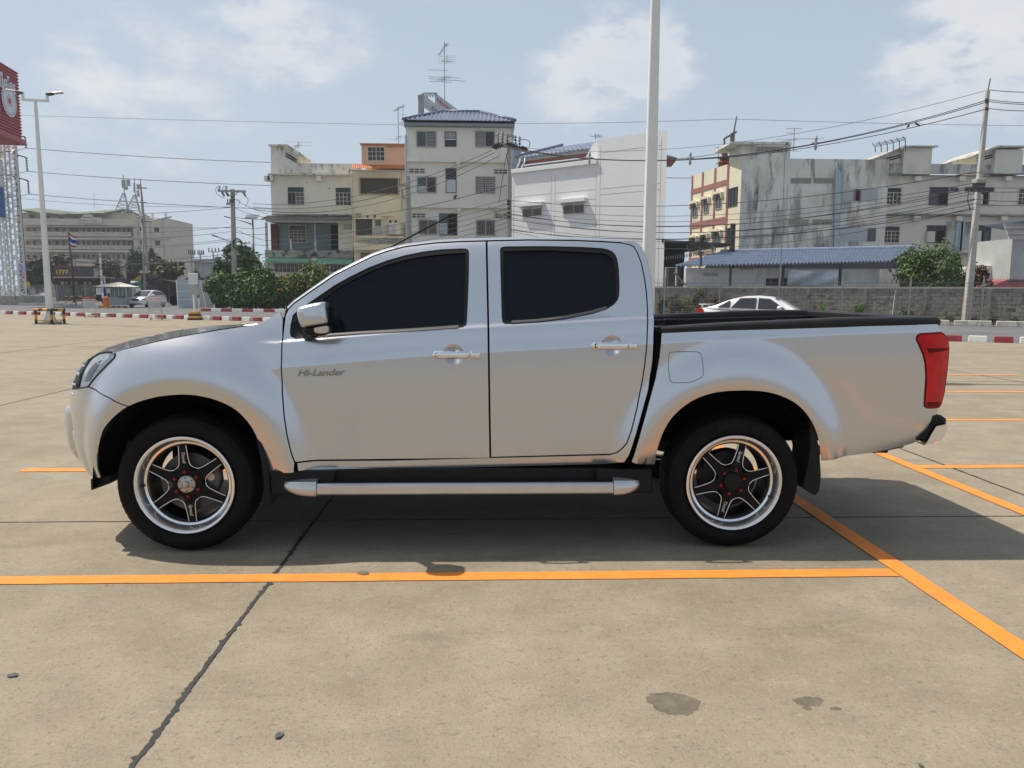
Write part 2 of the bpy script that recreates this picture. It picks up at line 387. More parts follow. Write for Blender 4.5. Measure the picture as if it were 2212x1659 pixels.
for k, (px, py, s) in enumerate(((27, 1461, .026), (603, 1591, .024), (1580, 1302, .008), (230, 1265, .008), (1988, 1656, .012))):
    c = gnd(px, py); o = None; mb = MB(); n = 8
    mb.add([(0, 0, .004)]+[(s*math.cos(t)*(1 if i % 2 else .75), s*.5*math.sin(t), .003+.002*(i % 3)) for i, t in enumerate([2*math.pi*j/n for j in range(n)])], [(0, i+1, (i+1) % n+1) for i in range(n)])
    o = mb.build('dry_leaf', LEAFM); o.location = (c.x, c.y, .002); o.rotation_euler = (0, 0, k*1.3)
    tag(o, ['dark curled leaf on the concrete at the lower left edge', 'dark flat leaf lying right of the tar-filled crack', 'tiny dark chip on the concrete below the rear wheel', 'tiny dark chip just above the orange line far from the crack', 'small dark scrap at the bottom edge of the car park'][k], 'leaf' if k < 2 else 'debris')
# striped kerb of separate blocks
REDP = mat('kerb_red', (.27, .035, .045), rough=.75, var=.2, scale=6, stains=(((.12, .08, .07), .6, 5, .6, .60), ((.4, .33, .3), .5, 9, 1, .66)))
WHTP = mat('kerb_white', (.66, .65, .62), rough=.75, var=.1, scale=6, stains=(((.28, .26, .22), .6, 5, .6, .60),))
CONCK = mat('kerb_concrete', (.36, .34, .30), rough=.9, var=.2, scale=5, stains=(((.09, .085, .075), .8, 3, .8, .55),))
def block_mesh(nm, l, w, h, m, tap=.02):
    mb = MB(); mb.hexa([(-l/2, -w/2, 0), (l/2, -w/2, 0), (l/2, w/2, 0), (-l/2, w/2, 0)], [(-l/2+tap*.4, -w/2+tap, h), (l/2-tap*.4, -w/2+tap, h), (l/2-tap*.4, w/2-tap, h), (-l/2+tap*.4, w/2-tap, h)])
    o = mb.build(nm, m, bevel=.012); me = o.data; bpy.data.objects.remove(o); return me
kerb = tag(thing('kerb', None, None), kind='structure')
kr, kw = block_mesh('kerb_stone', .50, .18, .20, REDP), block_mesh('kerb_stone', .50, .18, .20, WHTP)
t = -27; i = 0; rk = random.Random(5)
while t < 36:
    p = Vector((KX, KY, 0))+KD*t
    link('kerb_stone', kr if i % 2 else kw, kerb, (p.x, p.y, -.01), (0, 0, math.atan2(KD.y, KD.x)+rk.uniform(-.03, .03)))
    t += .655+rk.uniform(-.03, .03); i += 1
kerb2 = tag(thing('kerb', None, None), kind='structure')
a, b = gnd(436, 672.5, ROADZ), gnd(640, 675.3, ROADZ); d = (b-a).normalized()
kr2, kw2 = block_mesh('kerb_stone', .86, .22, .22, REDP), block_mesh('kerb_stone', .86, .22, .22, WHTP)
for i in range(14):
    p = a+d*(i*.885+.4); link('kerb_stone', kw2 if i % 2 else kr2, kerb2, (p.x, p.y, ROADZ), (0, 0, math.atan2(d.y, d.x)))
# ------------------------------------------------------------------ pickup truck
PAINT = mat('silver_paint', (.58, .595, .62), rough=.27, metal=.80, var=.02, scale=400, coat=1.0, spec=.5, bump=.02, bscale=900)
BLACKP = mat('black_plastic', (.0085, .009, .010), rough=.45, var=.25, scale=30, bump=.05, bscale=300, spec=.25)
DARKIN = mat('dark_void', (.0035, .0035, .0035), rough=.9, var=0, spec=.05)
RUBBER = mat('window_rubber', (.008, .008, .009), rough=.45, var=0, spec=.3)
TINT = mat('tinted_glass', (.004, .006, .009), rough=.015, var=0, spec=.26, coat=0)
CHROME = mat('chrome', (.82, .83, .84), rough=.07, metal=1, var=0)
SATIN = mat('satin_alloy', (.86, .86, .85), rough=.26, metal=.95, var=.05, scale=40)
SATIN2 = mat('satin_step', (.62, .61, .60), rough=.3, metal=.75, var=.03, scale=14)
RIMBLK = mat('rim_black', (.0055, .0055, .006), rough=.4, var=.1, scale=20, spec=.2)
TYRE = mat('tyre_rubber', (.0055, .0055, .006), rough=.6, var=.35, scale=9, bump=.08, bscale=180, spec=.16)
TYREL = mat('tyre_letters', (.0085, .0085, .009), rough=.5, var=0, spec=.2)
REDNUT = mat('red_anodised', (.35, .025, .03), rough=.3, metal=.6, var=0)
REDLENS = mat('tail_lens', (.56, .005, .012), rough=.16, var=.3, scale=11, coat=.25, spec=.25)
REDLENS2 = mat('tail_lens_dark', (.13, .002, .005), rough=.2, var=0, spec=.15)
HEADG = mat('headlamp_lens', (.34, .36, .37), rough=.06, metal=.55, var=.55, scale=9, coat=1)
AMBER = mat('indicator_lens', (.62, .55, .45), rough=.12, metal=.3, var=.3, scale=40, coat=.6)
BEDLIN = mat('bed_liner', (.012, .013, .014), rough=.5, var=.3, scale=12, bump=.25, bscale=90, spec=.35)
CASTM = mat('cast_metal', (.10, .10, .10), rough=.5, metal=.7, var=.3, scale=20)

YC = .93
truck = thing('pickup_truck', 'silver double-cab pickup truck parked side-on in the foreground bay', 'pickup truck')
_zc = pchip([(-.6, .98), (.2, 1.02), (.55, 1.045), (1.38, 1.114), (2.57, 1.181), (3.67, 1.236), (4.4, 1.265)])
_lo = pchip([(-.80, .13), (-.70, .088), (-.62, .066), (-.54, .0575), (-.47, .0535), (-.36, .046), (-.24, .036), (-.12, .0275), (0, .024)])
_hi = pchip([(0, .024), (.05, .037), (.115, .048), (.135, .055), (.150, .070), (.2, .086), (.35, .134), (.5, .188), (.58, .226), (.63, .262), (.68, .33)])
_sm = pchip([(-.80, .12), (-.6, .07), (-.45, .052), (-.2, .036), (.02, .032), (.12, .045), (.25, .085), (.4, .15)])
_zt = pchip([(-.6, 1.07), (-.5, 1.10), (-.38, 1.15), (-.1, 1.205), (.36, 1.275), (.56, 1.335)])
_Ln = pchip([(.36, .47), (.42, .51), (.5, .55), (.6, .575), (.75, .58), (.86, .57), (.95, .545), (1.03, .49), (1.10, .42), (1.18, .30)])
X0, LS, NE = -.30, 1.25, 2.4
def flare(x, z, cx, A, r0, r1t, r1f, r1b):
    dx = x-cx; dz = z-.386; r = math.hypot(dx, dz)
    if r < 1e-6: return A
    c = dx/r; up = max(0, dz/r)
    r1 = (r1b if c > 0 else r1f)*(c*c)+r1t*(1-c*c)
    if r <= r0: return A-.036*min(1.3, (r0-r)/.095)
    t = (r-r0)/(r1-r0)
    return 0 if t >= 1 else A*(1-t*t)**2
def off(s, z):
    w = z-_zc(s); k = sstep(.30, .62, s)
    o = 0
    if k > 0: o += k*(_lo(w) if w < 0 else _hi(w))
    if k < 1: o += (1-k)*_sm(w)
    if s < .72:
        q = (z-(_zt(min(s, .6))-.13))/.13
        if q > 0: o += .012*q*q*(1-sstep(.5, .72, s))
    o -= flare(s, z, 0, .062, .585, .87, .80, .74)
    o -= flare(s, z, 3.095, .058, .575, .84, .74, .70)
    if s > 4.10: o += 1.15*(s-4.10)**2
    if s > 3.7:        # lower rear corner tucks in
        o += .05*sstep(.75, .5, z)*sstep(3.7, 4.35, s)
    return o
def plan(s, z):
    if s >= X0: return s, 0.0
    q = min(1.0, (X0-s)/LS); sn = math.sin(q*math.pi/2)
    return X0-_Ln(z)*sn, YC*(1-max(0., 1-sn**NE)**(1/NE))
def M(s, z, d=0.0):
    x, y = plan(s, z); o = off(s, z)+d
    if s >= X0: return Vector((x, y+o, z))
    e = .004; x1, y1 = plan(min(s+e, X0-1e-9), z); x2, y2 = plan(s-e, z); tx, ty = x1-x2, y1-y2; l = math.hypot(tx, ty) or 1
    k = 1-.75*sstep(0, .75, (X0-s)/LS)
    return Vector((x-ty/l*o*k, y+tx/l*o*k, z))
def Mn(s, z):
    e = .004; a = M(s+e, z)-M(s-e, z); b = M(s, z+e)-M(s, z-e); n = a.cross(b)
    return n.normalized() if n.length > 1e-12 else Vector((0, -1, 0))
def inv(px, py):
    p = atY(px, py, .05); s, z = p.x, p.z
    if s < X0: s = X0-(X0-s)*1.25
    for _ in range(25):
        u = proj(M(s, z)); ex, ey = px-u[0], py-u[1]
        if abs(ex)+abs(ey) < .02: break
        e = 1e-4; us = proj(M(s+e, z)); uz = proj(M(s, z+e))
        a, b, c, d = (us[0]-u[0])/e, (uz[0]-u[0])/e, (us[1]-u[1])/e, (uz[1]-u[1])/e
        D = a*d-b*c
        if abs(D) < 1e3: break
        ds, dz = (d*ex-b*ey)/D, (a*ey-c*ex)/D
        s += max(-.08, min(.08, ds)); z += max(-.08, min(.08, dz))
    return (s, z)
def pxl(pts, f=None): return [inv(*((f(*p)) if f else p)) for p in pts]

Z3 = conv(1050, 900, .47468); Z4 = conv(1900, 900, .36166); Z5 = conv(1050, 1400, .70072); Z6 = conv(2450, 1150, .48214)
Z7 = conv(2550, 1500, .42182); Z8 = conv(3200, 1150, .51232); Z1 = conv(200, 1150, .51229); ZR = conv(3450, 1250, .36166); ZN = conv(230, 1250, .4219)
def panel(name, outline, holes=(), lines=(), d=0.0, m=None, h=.022, thick=.018, parent=None, step=.012, both=True):
    ol = resample(outline, step); hs = [resample(q, step) for q in holes]
    V, T, loops = cdt(ol, hs, lines, h)
    P = [M(a, b, d) for a, b in V]; Nn = [Mn(a, b) for a, b in V]
    area = np.cross(V[T[:, 1]]-V[T[:, 0]], V[T[:, 2]]-V[T[:, 0]])
    T = [(a, b, c) if ar > 0 else (a, c, b) for (a, b, c), ar in zip(T.tolist(), area)]
    mb = MB(); mb.v = [tuple(p) for p in P]; mb.f = list(T); nn = list(Nn)
    if thick:
        for lp in loops:
            n = len(lp); b = len(mb.v)
            for i in range(n):
                k = lp[i]; t = P[lp[(i+1) % n]]-P[lp[i-1]]; pn = t.cross(Nn[k]); pn = pn.normalized() if pn.length > 1e-9 else Nn[k]
                q = P[k]-Nn[k]*thick
                mb.v += [tuple(P[k]), tuple(q)]; nn += [pn, pn]
            # orient: the strip faces away from the panel
            for i in range(n):
                a = b+2*i; c = b+2*((i+1) % n); mb.f.append((a, a+1, c+1, c))
    # orient strip normals away from panel centroid locally
    o = mb.build(name, m or PAINT, parent or truck, normals=[tuple(v) for v in nn])
    if both: mirror(o)
    return o
def mirror(o, parent=None):
    c = o.copy(); COL.objects.link(c); c.parent = parent or o.parent; c.scale = (1, -1, 1); c.location = (o.location.x, 2*YC-o.location.y, o.location.z); return c
def circ(cx, r, a0, a1, n=40, cz=.386): return [(cx+r*math.cos(a0+(a1-a0)*i/n), cz+r*math.sin(a0+(a1-a0)*i/n)) for i in range(n+1)]
RFL = [circ(0, .585+q, R(-12), R(192), 150) for q in (-.007, 0, .007)]; RRL = [circ(3.095, .575+q, R(-12), R(192), 150) for q in (-.007, 0, .007)]
CRL = [[(x, _zc(x)+q) for x in np.arange(.45, 4.35, .012)] for q in (-.008, 0, .008)]
BEL = [[(x, _zc(x)+.137+q) for x in np.arange(.6, 2.64, .012)] for q in (-.008, 0, .010)]
def shrink(poly, g):      # inset a polygon by g
    P = np.array(poly, float); n = len(P); ar = .5*sum(P[i][0]*P[(i+1) % n][1]-P[(i+1) % n][0]*P[i][1] for i in range(n)); sg = 1 if ar > 0 else -1
    out = []
    for i in range(n):
        a, b, c = P[i-1], P[i], P[(i+1) % n]
        t1 = (b-a)/(np.linalg.norm(b-a)+1e-12); t2 = (c-b)/(np.linalg.norm(c-b)+1e-12)
        n1 = np.array([-t1[1], t1[0]])*sg; n2 = np.array([-t2[1], t2[0]])*sg; q = n1+n2; l = q@q
        q = q*2/l if l > .6 else n1
        out.append(tuple(b+q*g))
    return out
# --- measured outlines
door_front = [(616.4, 681), (611, 728), (608.5, 770), (608, 800), (610, 850), (614, 900), (620, 940), (628, 975), (637, 999)]
door_top = [(622.9, 668), (636, 655), (680, 624), (722, 595), (769, 571), (805, 553.6), (836, 543), (875.5, 533), (940.6, 525), (992.7, 522.2), (1050.5, 520.6)]
D1 = pxl(door_front[::-1] + door_top) + pxl([(1051, 560), (1052.5, 630), (1054, 700), (1055.5, 800), (1057, 900), (1058.5, 990)])
rear_top = [(1052, 520.6), (1141.5, 518.6), (1240.7, 519.6), (1300, 522), (1340, 524.5), (1360, 528.5), (1369.7, 533.4), (1377.6, 547.3), (1385.5, 569), (1392.5, 603), (1396.5, 632.6), (1398.8, 672), (1398.8, 702), (1397.5, 741.8), (1393.5, 781.4)]
rear_low = [(1387, 825.7), (1375.6, 883), (1364, 929.5), (1354.4, 956.4), (1344.8, 968), (1333, 977.5), (1318, 981.4)]
D2 = pxl([(1060, 988), (1058.5, 900), (1057, 800), (1055.5, 700), (1054, 630), (1052.5, 560)] + rear_top + rear_low)
W1 = pxl([(200, 895), (192, 860), (198, 800), (215, 720), (255, 680), (350, 615), (445, 550), (560, 470), (700, 393), (850, 320), (1000, 263), (1150, 220), (1300, 190), (1450, 172), (1600, 165), (1650, 165), (1672, 175), (1680, 200), (1677, 400), (1670, 600), (1662, 770), (1653, 805), (1625, 822), (1200, 845), (800, 868), (520, 888), (440, 912), (240, 916)], Z3)
G1 = pxl([(485, 872), (478, 800), (472, 700), (468, 585), (560, 512), (700, 432), (850, 358), (1000, 300), (1150, 258), (1300, 230), (1450, 212), (1600, 204), (1650, 204), (1645, 400), (1640, 600), (1636, 770), (1620, 800), (1200, 822), (800, 848)], Z3)
W2 = pxl([(190, 225), (200, 207), (225, 197), (260, 193), (700, 190), (1100, 200), (1300, 213), (1370, 227), (1420, 253), (1450, 290), (1470, 340), (1485, 450), (1492, 600), (1490, 720), (1473, 778), (1430, 830), (1350, 880), (1200, 930), (900, 990), (600, 1022), (300, 1042), (245, 1041), (220, 1020), (208, 960), (196, 500)], Z4)
G2 = pxl([(226, 246), (700, 236), (1100, 256), (1300, 268), (1375, 292), (1415, 335), (1445, 450), (1457, 650), (1455, 760), (1425, 812), (1350, 848), (1200, 890), (900, 945), (600, 985), (300, 1007), (248, 1000), (240, 940), (232, 600)], Z4)
G = .0035
def bowl(cx, cy): # round dish behind the handle
    c = inv(cx, cy); return c, [(c[0]+.060*math.cos(t), c[1]+.057*math.sin(t)) for t in np.linspace(0, 2*math.pi, 36, endpoint=False)]
B1c, B1 = bowl(980, 766); B2c, B2 = bowl(1322, 746.5)
shell = shrink(D1[:len(door_front)+len(door_top)] + [p for p in D2[6:]], -.012)
panel('door_aperture', shell, d=.024, m=DARKIN, h=.06, thick=0)
door1 = panel('front_door', shrink(D1, G), [W1, B1], CRL+BEL, both=False)
door2 = panel('rear_door', shrink(D2, G), [W2, B2], CRL+BEL, both=False)
for dr, wo, gl, bc, bw in ((door1, W1, G1, B1c, B1), (door2, W2, G2, B2c, B2)):
    panel('window_frame', wo, [gl], d=.003, m=RUBBER, parent=dr, h=.03, thick=.014, both=False)
    panel('window_pane', shrink(gl, -.006), d=.014, m=TINT, parent=dr, h=.05, thick=0, both=False)
    # dished recess and chrome handle
    mb = MB(); rows = []
    for q in np.linspace(1.0, 0, 9):
        rows.append([M(bc[0]+.061*q*math.cos(t), bc[1]+.058*q*math.sin(t), .026*(1-q**2.2)+.0005) for t in np.linspace(0, 2*math.pi, 37)])
    mb.grid(rows).build('handle_recess', PAINT, dr, smooth=True)
    hx0, hx1 = (-.118, .148) if dr is door1 else (-.118, .140)
    def bar_mesh(xa, xb, nm, w0=.0190):
        mb = MB(); rows = []
        n = 18
        for i in range(n+1):
            x = xa+(xb-xa)*i/n; e = min(x-xa, xb-x); k = min(1, math.sqrt(max(0, 1-(1-min(1, e/.014))**2))+.25)
            zc_ = bc[1]+.001+(x-(xa+xb)/2)*.005
            yb = off(bc[0]+x, zc_)
            arc = .030-.010*((x-.01)/.13)**2
            rows.append([(bc[0]+x, yb-arc+(.010*math.cos(t) if True else 0)*k+.004, zc_+w0*k*math.sin(t)) for t in np.linspace(0, 2*math.pi, 15)])
        mb.grid(rows); mb.f.append(tuple(range(14))); b = len(mb.v)-15; mb.f.append(tuple(range(b, b+14)))
        return mb.build(nm, CHROME, dr, smooth=R(40))
    bar_mesh(hx0, .088, 'door_handle'); bar_mesh(.091, hx1, 'handle_end_cap')
    for q_ in (-.10, .10):
        mb = MB(); mb.box(bc[0]+q_, bc[0]+q_+.016, off(bc[0], bc[1])-.028, off(bc[0], bc[1])+.004, bc[1]-.011, bc[1]+.011); mb.build('handle_mount', RUBBER, dr)
# window seal strip (grey wiper seal along the bottom of each pane)
for dr, pts in ((door1, [(455, 888), (520, 882), (800, 862), (1200, 839), (1590, 812)]), (door2, None)):
    q = pxl(pts, Z3) if pts else pxl([(315, 1018), (600, 1000), (900, 965), (1200, 906), (1350, 862)], Z4)
    mb = MB(); q = resample(q, .03, False); mb.grid([[M(a, b-.007, -.001) for a, b in q], [M(a, b-.006, -.006) for a, b in q], [M(a, b+.006, -.004) for a, b in q], [M(a, b+.008, .004) for a, b in q]])
    mb.build('window_seal', mat('seal_grey', (.07, .068, .066), rough=.4, var=0), dr, smooth=R(50))
# badge
bp = inv(637, 812); bq = inv(748, 806)
def on_side(s, z, ang=0.0, d=.0): 
    n = Mn(s, z); x = (M(s+.01, z)-M(s-.01, z)).normalized(); x = (x*math.cos(ang)+n.cross(x)*math.sin(ang)).normalized(); y = n.cross(x)
    p = M(s, z, -d); return Matrix(((x.x, y.x, n.x, p.x), (x.y, y.y, n.y, p.y), (x.z, y.z, n.z, p.z), (0, 0, 0, 1)))
bc_ = inv(692, 805.5)
text_obj('badge', 'Hi-Lander', mat('badge_chrome', (.30, .305, .32), rough=.16, metal=1, var=0), door1, on_side(bc_[0], bc_[1], R(1.2), .001), size=.050, ext=.005, shear=.35, bold=.0012, sx=1.25)
for dr in (door1, door2):
    c = mirror(dr)
    for ch in dr.children:
        k = ch.copy(); COL.objects.link(k); k.parent = c
# --- fender
arch_f = chaikin(pxl([(600, 880), (680, 845), (770, 820), (850, 803), (1000, 790), (1120, 797), (1250, 825), (1370, 875), (1450, 930), (1530, 1020), (1580, 1110), (1620, 1220), (1650, 1320), (1665, 1395)], Z1), 2)
hoodgap = pxl([(500, 460), (570, 437), (650, 418), (800, 382), (950, 350), (1100, 322), (1300, 288), (1480, 262), (1590, 240), (1680, 200), (1765, 145)], Z1)
lamp_px = [(213, 738), (222, 690), (240, 632), (272, 565), (322, 503), (380, 468), (440, 458), (478, 460), (496, 476), (490, 502), (430, 562), (345, 652), (288, 728), (245, 735)]
LAMP = pxl(lamp_px, Z1)
bump_gap = pxl([(288, 728), (345, 753), (450, 812), (600, 880)], Z1)
lamp_edge = LAMP[8:13]         # rear edge of the lamp, top to bottom
FEND = pxl(door_front) [1:-1]
fend = [LAMP[8]] + LAMP[9:13] + bump_gap[1:] + arch_f[1:] + pxl([(1770, 1395), (1870, 1390)], Z1) + pxl([(637, 1000)]) + FEND[::-1] + pxl([(612, 690), (607, 677)]) + hoodgap[::-1]
panel('front_fender', shrink(fend, G), lines=RFL)
# --- front bumper
arch_b = chaikin(pxl([(600, 880), (550, 910), (500, 950), (460, 990), (425, 1030), (400, 1070), (370, 1150), (356, 1250), (360, 1350), (375, 1400), (388, 1428)], Z1), 2)
nose = X0-LS
zb = arch_b[-1][1]
bump = arch_b[::-1] + [p for p in bump_gap[::-1][1:]] + [(LAMP[0][0]-.02, LAMP[0][1]-.006), (LAMP[0][0]-.2, LAMP[0][1]-.02), (nose+.001, LAMP[0][1]-.03), (nose+.001, .40), (nose+.3, .40), (nose+.55, .395), (-.85, .40), (arch_b[-1][0]-.12, zb-.012)]
FOG = [(-.93, .60), (-.93, .735), (-.955, .75), (-1.12, .73), (-1.14, .62), (-1.10, .55), (-.97, .55)]
bumper = panel('front_bumper', shrink(bump, G), holes=[FOG], lines=RFL)
panel('fog_recess', shrink(FOG, -.004), d=.03, m=BLACKP, thick=0, h=.05)
fc = M(-1.02, .62, .012); mb = MB(); 
mb.lathe([(.0, -.0), (.03, -.002), (.042, .006), (.046, .02)], ax='x', n=20)
mb.build('fog_lamp', CHROME, truck, smooth=True, loc=fc).rotation_euler = (0, 0, R(28)); mirror(bpy.data.objects['fog_lamp'])
mb = MB(); rows = []        # protruding middle of the bumper
for y, k in ((.27, .0), (.285, .55), (.32, .85), (.40, 1), (.65, 1), (.93, 1), (1.21, 1), (1.46, 1), (1.54, .85), (1.575, .55), (1.59, 0)):
    xf = -.80-.08*(1-((y-.93)/.66)**2)
    rows.append([(xf+.10*(1-k)+dx, y, zz) for dx, zz in ((.16, .795), (.03, .79), (.004, .775), (-.002, .74), (.0, .66), (.006, .56), (.03, .50), (.075, .445), (.16, .40))])
mb.grid(rows).build('bumper_blade', PAINT, truck, smooth=R(50))
ad = [atY(px, py, .12) for px, py in ((199, 1033), (200, 1058), (243, 1042), (243, 1024))]
mb = MB(); mb.prism([(p.x, p.z) for p in ad], .10, .30); o = mb.build('air_dam', BLACKP, truck, bevel=.004); mirror(o)
# --- headlamp
lampo = panel('headlamp', shrink(LAMP, .002), d=.004, m=HEADG, thick=.02, h=.02, both=False)
for q_, m_ in (([(258, 690), (290, 600), (340, 545), (395, 520), (350, 590), (300, 680)], mat('lamp_bowl', (.10, .105, .11), rough=.12, metal=.6, var=.3, scale=30, coat=1)), ([(330, 520), (400, 490), (455, 482), (440, 515), (380, 560), (350, 545)], mat('lamp_chrome', (.5, .52, .53), rough=.1, metal=.8, var=.4, scale=40, coat=1))):
    panel('lamp_bowl', pxl(q_, Z1), d=.0025, m=m_, parent=lampo, thick=0, both=False)
tr = resample(LAMP, .012); mb = MB(); mb.tube([M(a, b, -.002) for a, b in tr+[tr[0]]], .0045, 5); mb.build('lamp_surround', mat('lamp_trim', (.03, .03, .03), rough=.3, var=0), lampo, smooth=True)
c = mirror(lampo)
for ch in lampo.children: k = ch.copy(); COL.objects.link(k); k.parent = c
# --- grille
s0 = LAMP[1][0]-.03
mb = MB(); rows = []
for s_ in np.linspace(s0, nose+.001, 16): rows.append([M(s_, z_, .02) for z_ in np.linspace(.84, 1.06, 6)])
rows += [[Vector((p.x, 2*YC-p.y, p.z)) for p in r] for r in rows[::-1][1:]]
gr = mb.grid(rows).build('grille', BLACKP, truck, smooth=True)
for zz, t in ((.875, .007), (.93, .006), (.99, .009), (1.035, .007)):
    mb = MB(); pts = [M(s_, zz, .006) for s_ in np.linspace(s0-.05, nose+.001, 16)]; pts += [Vector((p.x, 2*YC-p.y, p.z)) for p in pts[::-1][1:]]
    mb.tube(pts, t, 6).build('grille_bar', CHROME, gr, smooth=True)
# --- bonnet
sky_px = [Z1(*p) for p in [(232, 590), (250, 560), (285, 520), (330, 482), (440, 424), (600, 373), (800, 329), (1000, 289), (1200, 264), (1480, 252)]]
edge = [M(LAMP[i][0], LAMP[i][1]+.005, -.001) for i in (2, 3, 4, 5, 6, 7)] + [M(a, b+.0015, .0) for a, b in resample(hoodgap[:8], .06, False)]
cen = [atY(px, py, YC) for px, py in sky_px]
def poly_at(pts, t):
    d = [0]
    for a, b in zip(pts, pts[1:]): d.append(d[-1]+(b-a).length)
    x = t*d[-1]
    for i in range(len(pts)-1):
        if x <= d[i+1] or i == len(pts)-2:
            k = (x-d[i])/(d[i+1]-d[i] or 1); return pts[i].lerp(pts[i+1], k)
mb = MB(); rows = []
for i in range(49):
    t = i/48; a = poly_at(edge, t); c = poly_at(cen, t); r = []
    for j in range(17):
        v = (j/16)**1.6; p = a.lerp(c, v); b = math.sin(v*math.pi/2)**.45; p.z = a.z+(c.z-a.z)*b; r.append(p)
    r += [Vector((p.x, 2*YC-p.y, p.z)) for p in r[::-1][1:]]; rows.append(r)
mb.grid(rows).build('bonnet', PAINT, truck, smooth=True)
# cowl and wipers
cw0 = rows[-1]; mb = MB(); G0 = M(*inv(616.4, 681)); rows2 = [[p+Vector((.0, 0, -.004)) for p in cw0]]
for dx, dz in ((.02, -.025), (.10, -.02), (.19, .03)): rows2.append([Vector((p.x+dx+.10*abs((p.y-YC)/.8)**2, p.y, p.z+dz)) for p in cw0])
mb.grid(rows2).build('cowl', BLACKP, truck, smooth=R(40))
for q_ in ([(.40, .45, 1.27), (.46, .8, 1.33), (.50, 1.1, 1.35)], [(.40, 1.0, 1.30), (.44, 1.3, 1.335), (.50, 1.55, 1.32)]):
    mb = MB(); mb.tube(q_, .008, 5); mb.build('wiper', RUBBER, truck)
# --- roof, pillars and glass
gapc = resample(pxl(door_top + rear_top[1:5]), .035, False)
GP = [M(a, b) for a, b in gapc]; n = len(GP)
roofrows = []; pil = []; glassL = []
for i, p in enumerate(GP):
    t = GP[min(i+1, n-1)]-GP[max(i-1, 0)]; nx, nz = -t.z, t.x; l = math.hypot(nx, nz); nr = Vector((nx/l, 0, nz/l))
    P0 = p+nr*.005; r = [P0+Vector((0, .012, 0))-nr*.004, P0, P0+nr*.009+Vector((0, .012, 0)), P0+nr*.016+Vector((0, .045, 0)), P0+nr*.020+Vector((0, .09, 0))]
    k = sstep(1.12, 1.30, p.x)
    zt_ = r[4].z
    if p.x < 1.22: pil.append(r); glassL.append(r[4])
    if p.x >= 1.18:
        for y_, dz in ((.45, .008), (.60, .014), (.78, .018), (YC, .020)):
            bow = -.10*(1-k)*((y_-.3)/.63)
            r.append(Vector((p.x+bow, y_, zt_+dz)))
        roofrows.append(r+[Vector((q.x, 2*YC-q.y, q.z)) for q in r[::-1][1:]])
last = roofrows[-1]
for dx, dz in ((.05, -.004), (.085, -.016), (.105, -.05)): roofrows.append([Vector((q.x+dx, q.y+.10*dx*(1 if q.y < YC else -1)*4 if abs(q.y-YC) > .5 else q.y, q.z+dz)) for q in last])
mb = MB(); mb.grid(roofrows).build('roof', PAINT, truck, smooth=R(60))
mb = MB(); mb.grid(pil); o = mb.build('windscreen_pillar', PAINT, truck, smooth=R(60)); mirror(o)
mb = MB(); rows = []
for a in glassL+[roofrows[0][4]+Vector((.01, 0, .0))]:
    b = Vector((a.x, 2*YC-a.y, a.z)); rows.append([a.lerp(b, j/14)+Vector((-.11*(1-((j-7)/7)**2), 0, -.004)) for j in range(15)])
mb.grid(rows).build('windscreen', TINT, truck, smooth=True)
# antenna
a0 = atY(845, 533, .38); a1 = atY(969, 468, .38)
mb = MB(); mb.tube([a0+Vector((-.04, 0, -.02)), a0, a1], [.012, .007, .0045], 6); mb.build('antenna', RUBBER, truck, smooth=True)
# --- rear cab corner with sill
cab_back = [(1346, 518.6), (1366, 519.2), (1378, 523.5), (1386, 532)] + [Z4(*p) for p in [(1765, 260), (1792, 330), (1830, 480), (1858, 700), (1868, 900), (1868, 1100), (1864, 1250)]] + [Z6(*p) for p in [(250, 560), (215, 800), (160, 1000), (110, 1180), (60, 1330), (20, 1392)]]
sill_low = [Z5(*p) for p in [(1900, 612), (1110, 632), (175, 652)]]
sill_top = [Z5(*p) for p in [(168, 602), (700, 588), (1255, 573)]]
CP = pxl(rear_top[4:] + rear_low)
frame_ = pxl(cab_back) + pxl(sill_low) + pxl(sill_top) + pxl([(1318, 982.5)]) + CP[::-1]
panel('cab_side_frame', shrink(frame_, G), lines=CRL)
SP = pxl(sill_low)
mb = MB(); mb.box(.55, 2.55, .10, 1.76, .44, .52); mb.build('cab_floor', DARKIN, truck)
CB = pxl(cab_back[3:13]); mb = MB(); rows = []
for a, b in resample(CB, .05, False):
    p = M(a, b, .01); rows.append([p, p+Vector((.012, .06, -.002)), Vector((p.x+.03, .45, p.z)), Vector((p.x+.035, YC, p.z)), Vector((p.x+.03, 2*YC-.45, p.z)), Vector((p.x+.012, 2*YC-p.y-.06, p.z)), Vector((p.x, 2*YC-p.y, p.z))])
cb = mb.grid(rows).build('cab_rear_wall', PAINT, truck, smooth=True)
mb = MB(); mb.grid([[(2.665, .38, 1.38), (2.685, YC, 1.38), (2.665, 1.48, 1.38)], [(2.615, .42, 1.66), (2.635, YC, 1.67), (2.615, 1.44, 1.66)]]).build('rear_window', TINT, cb)
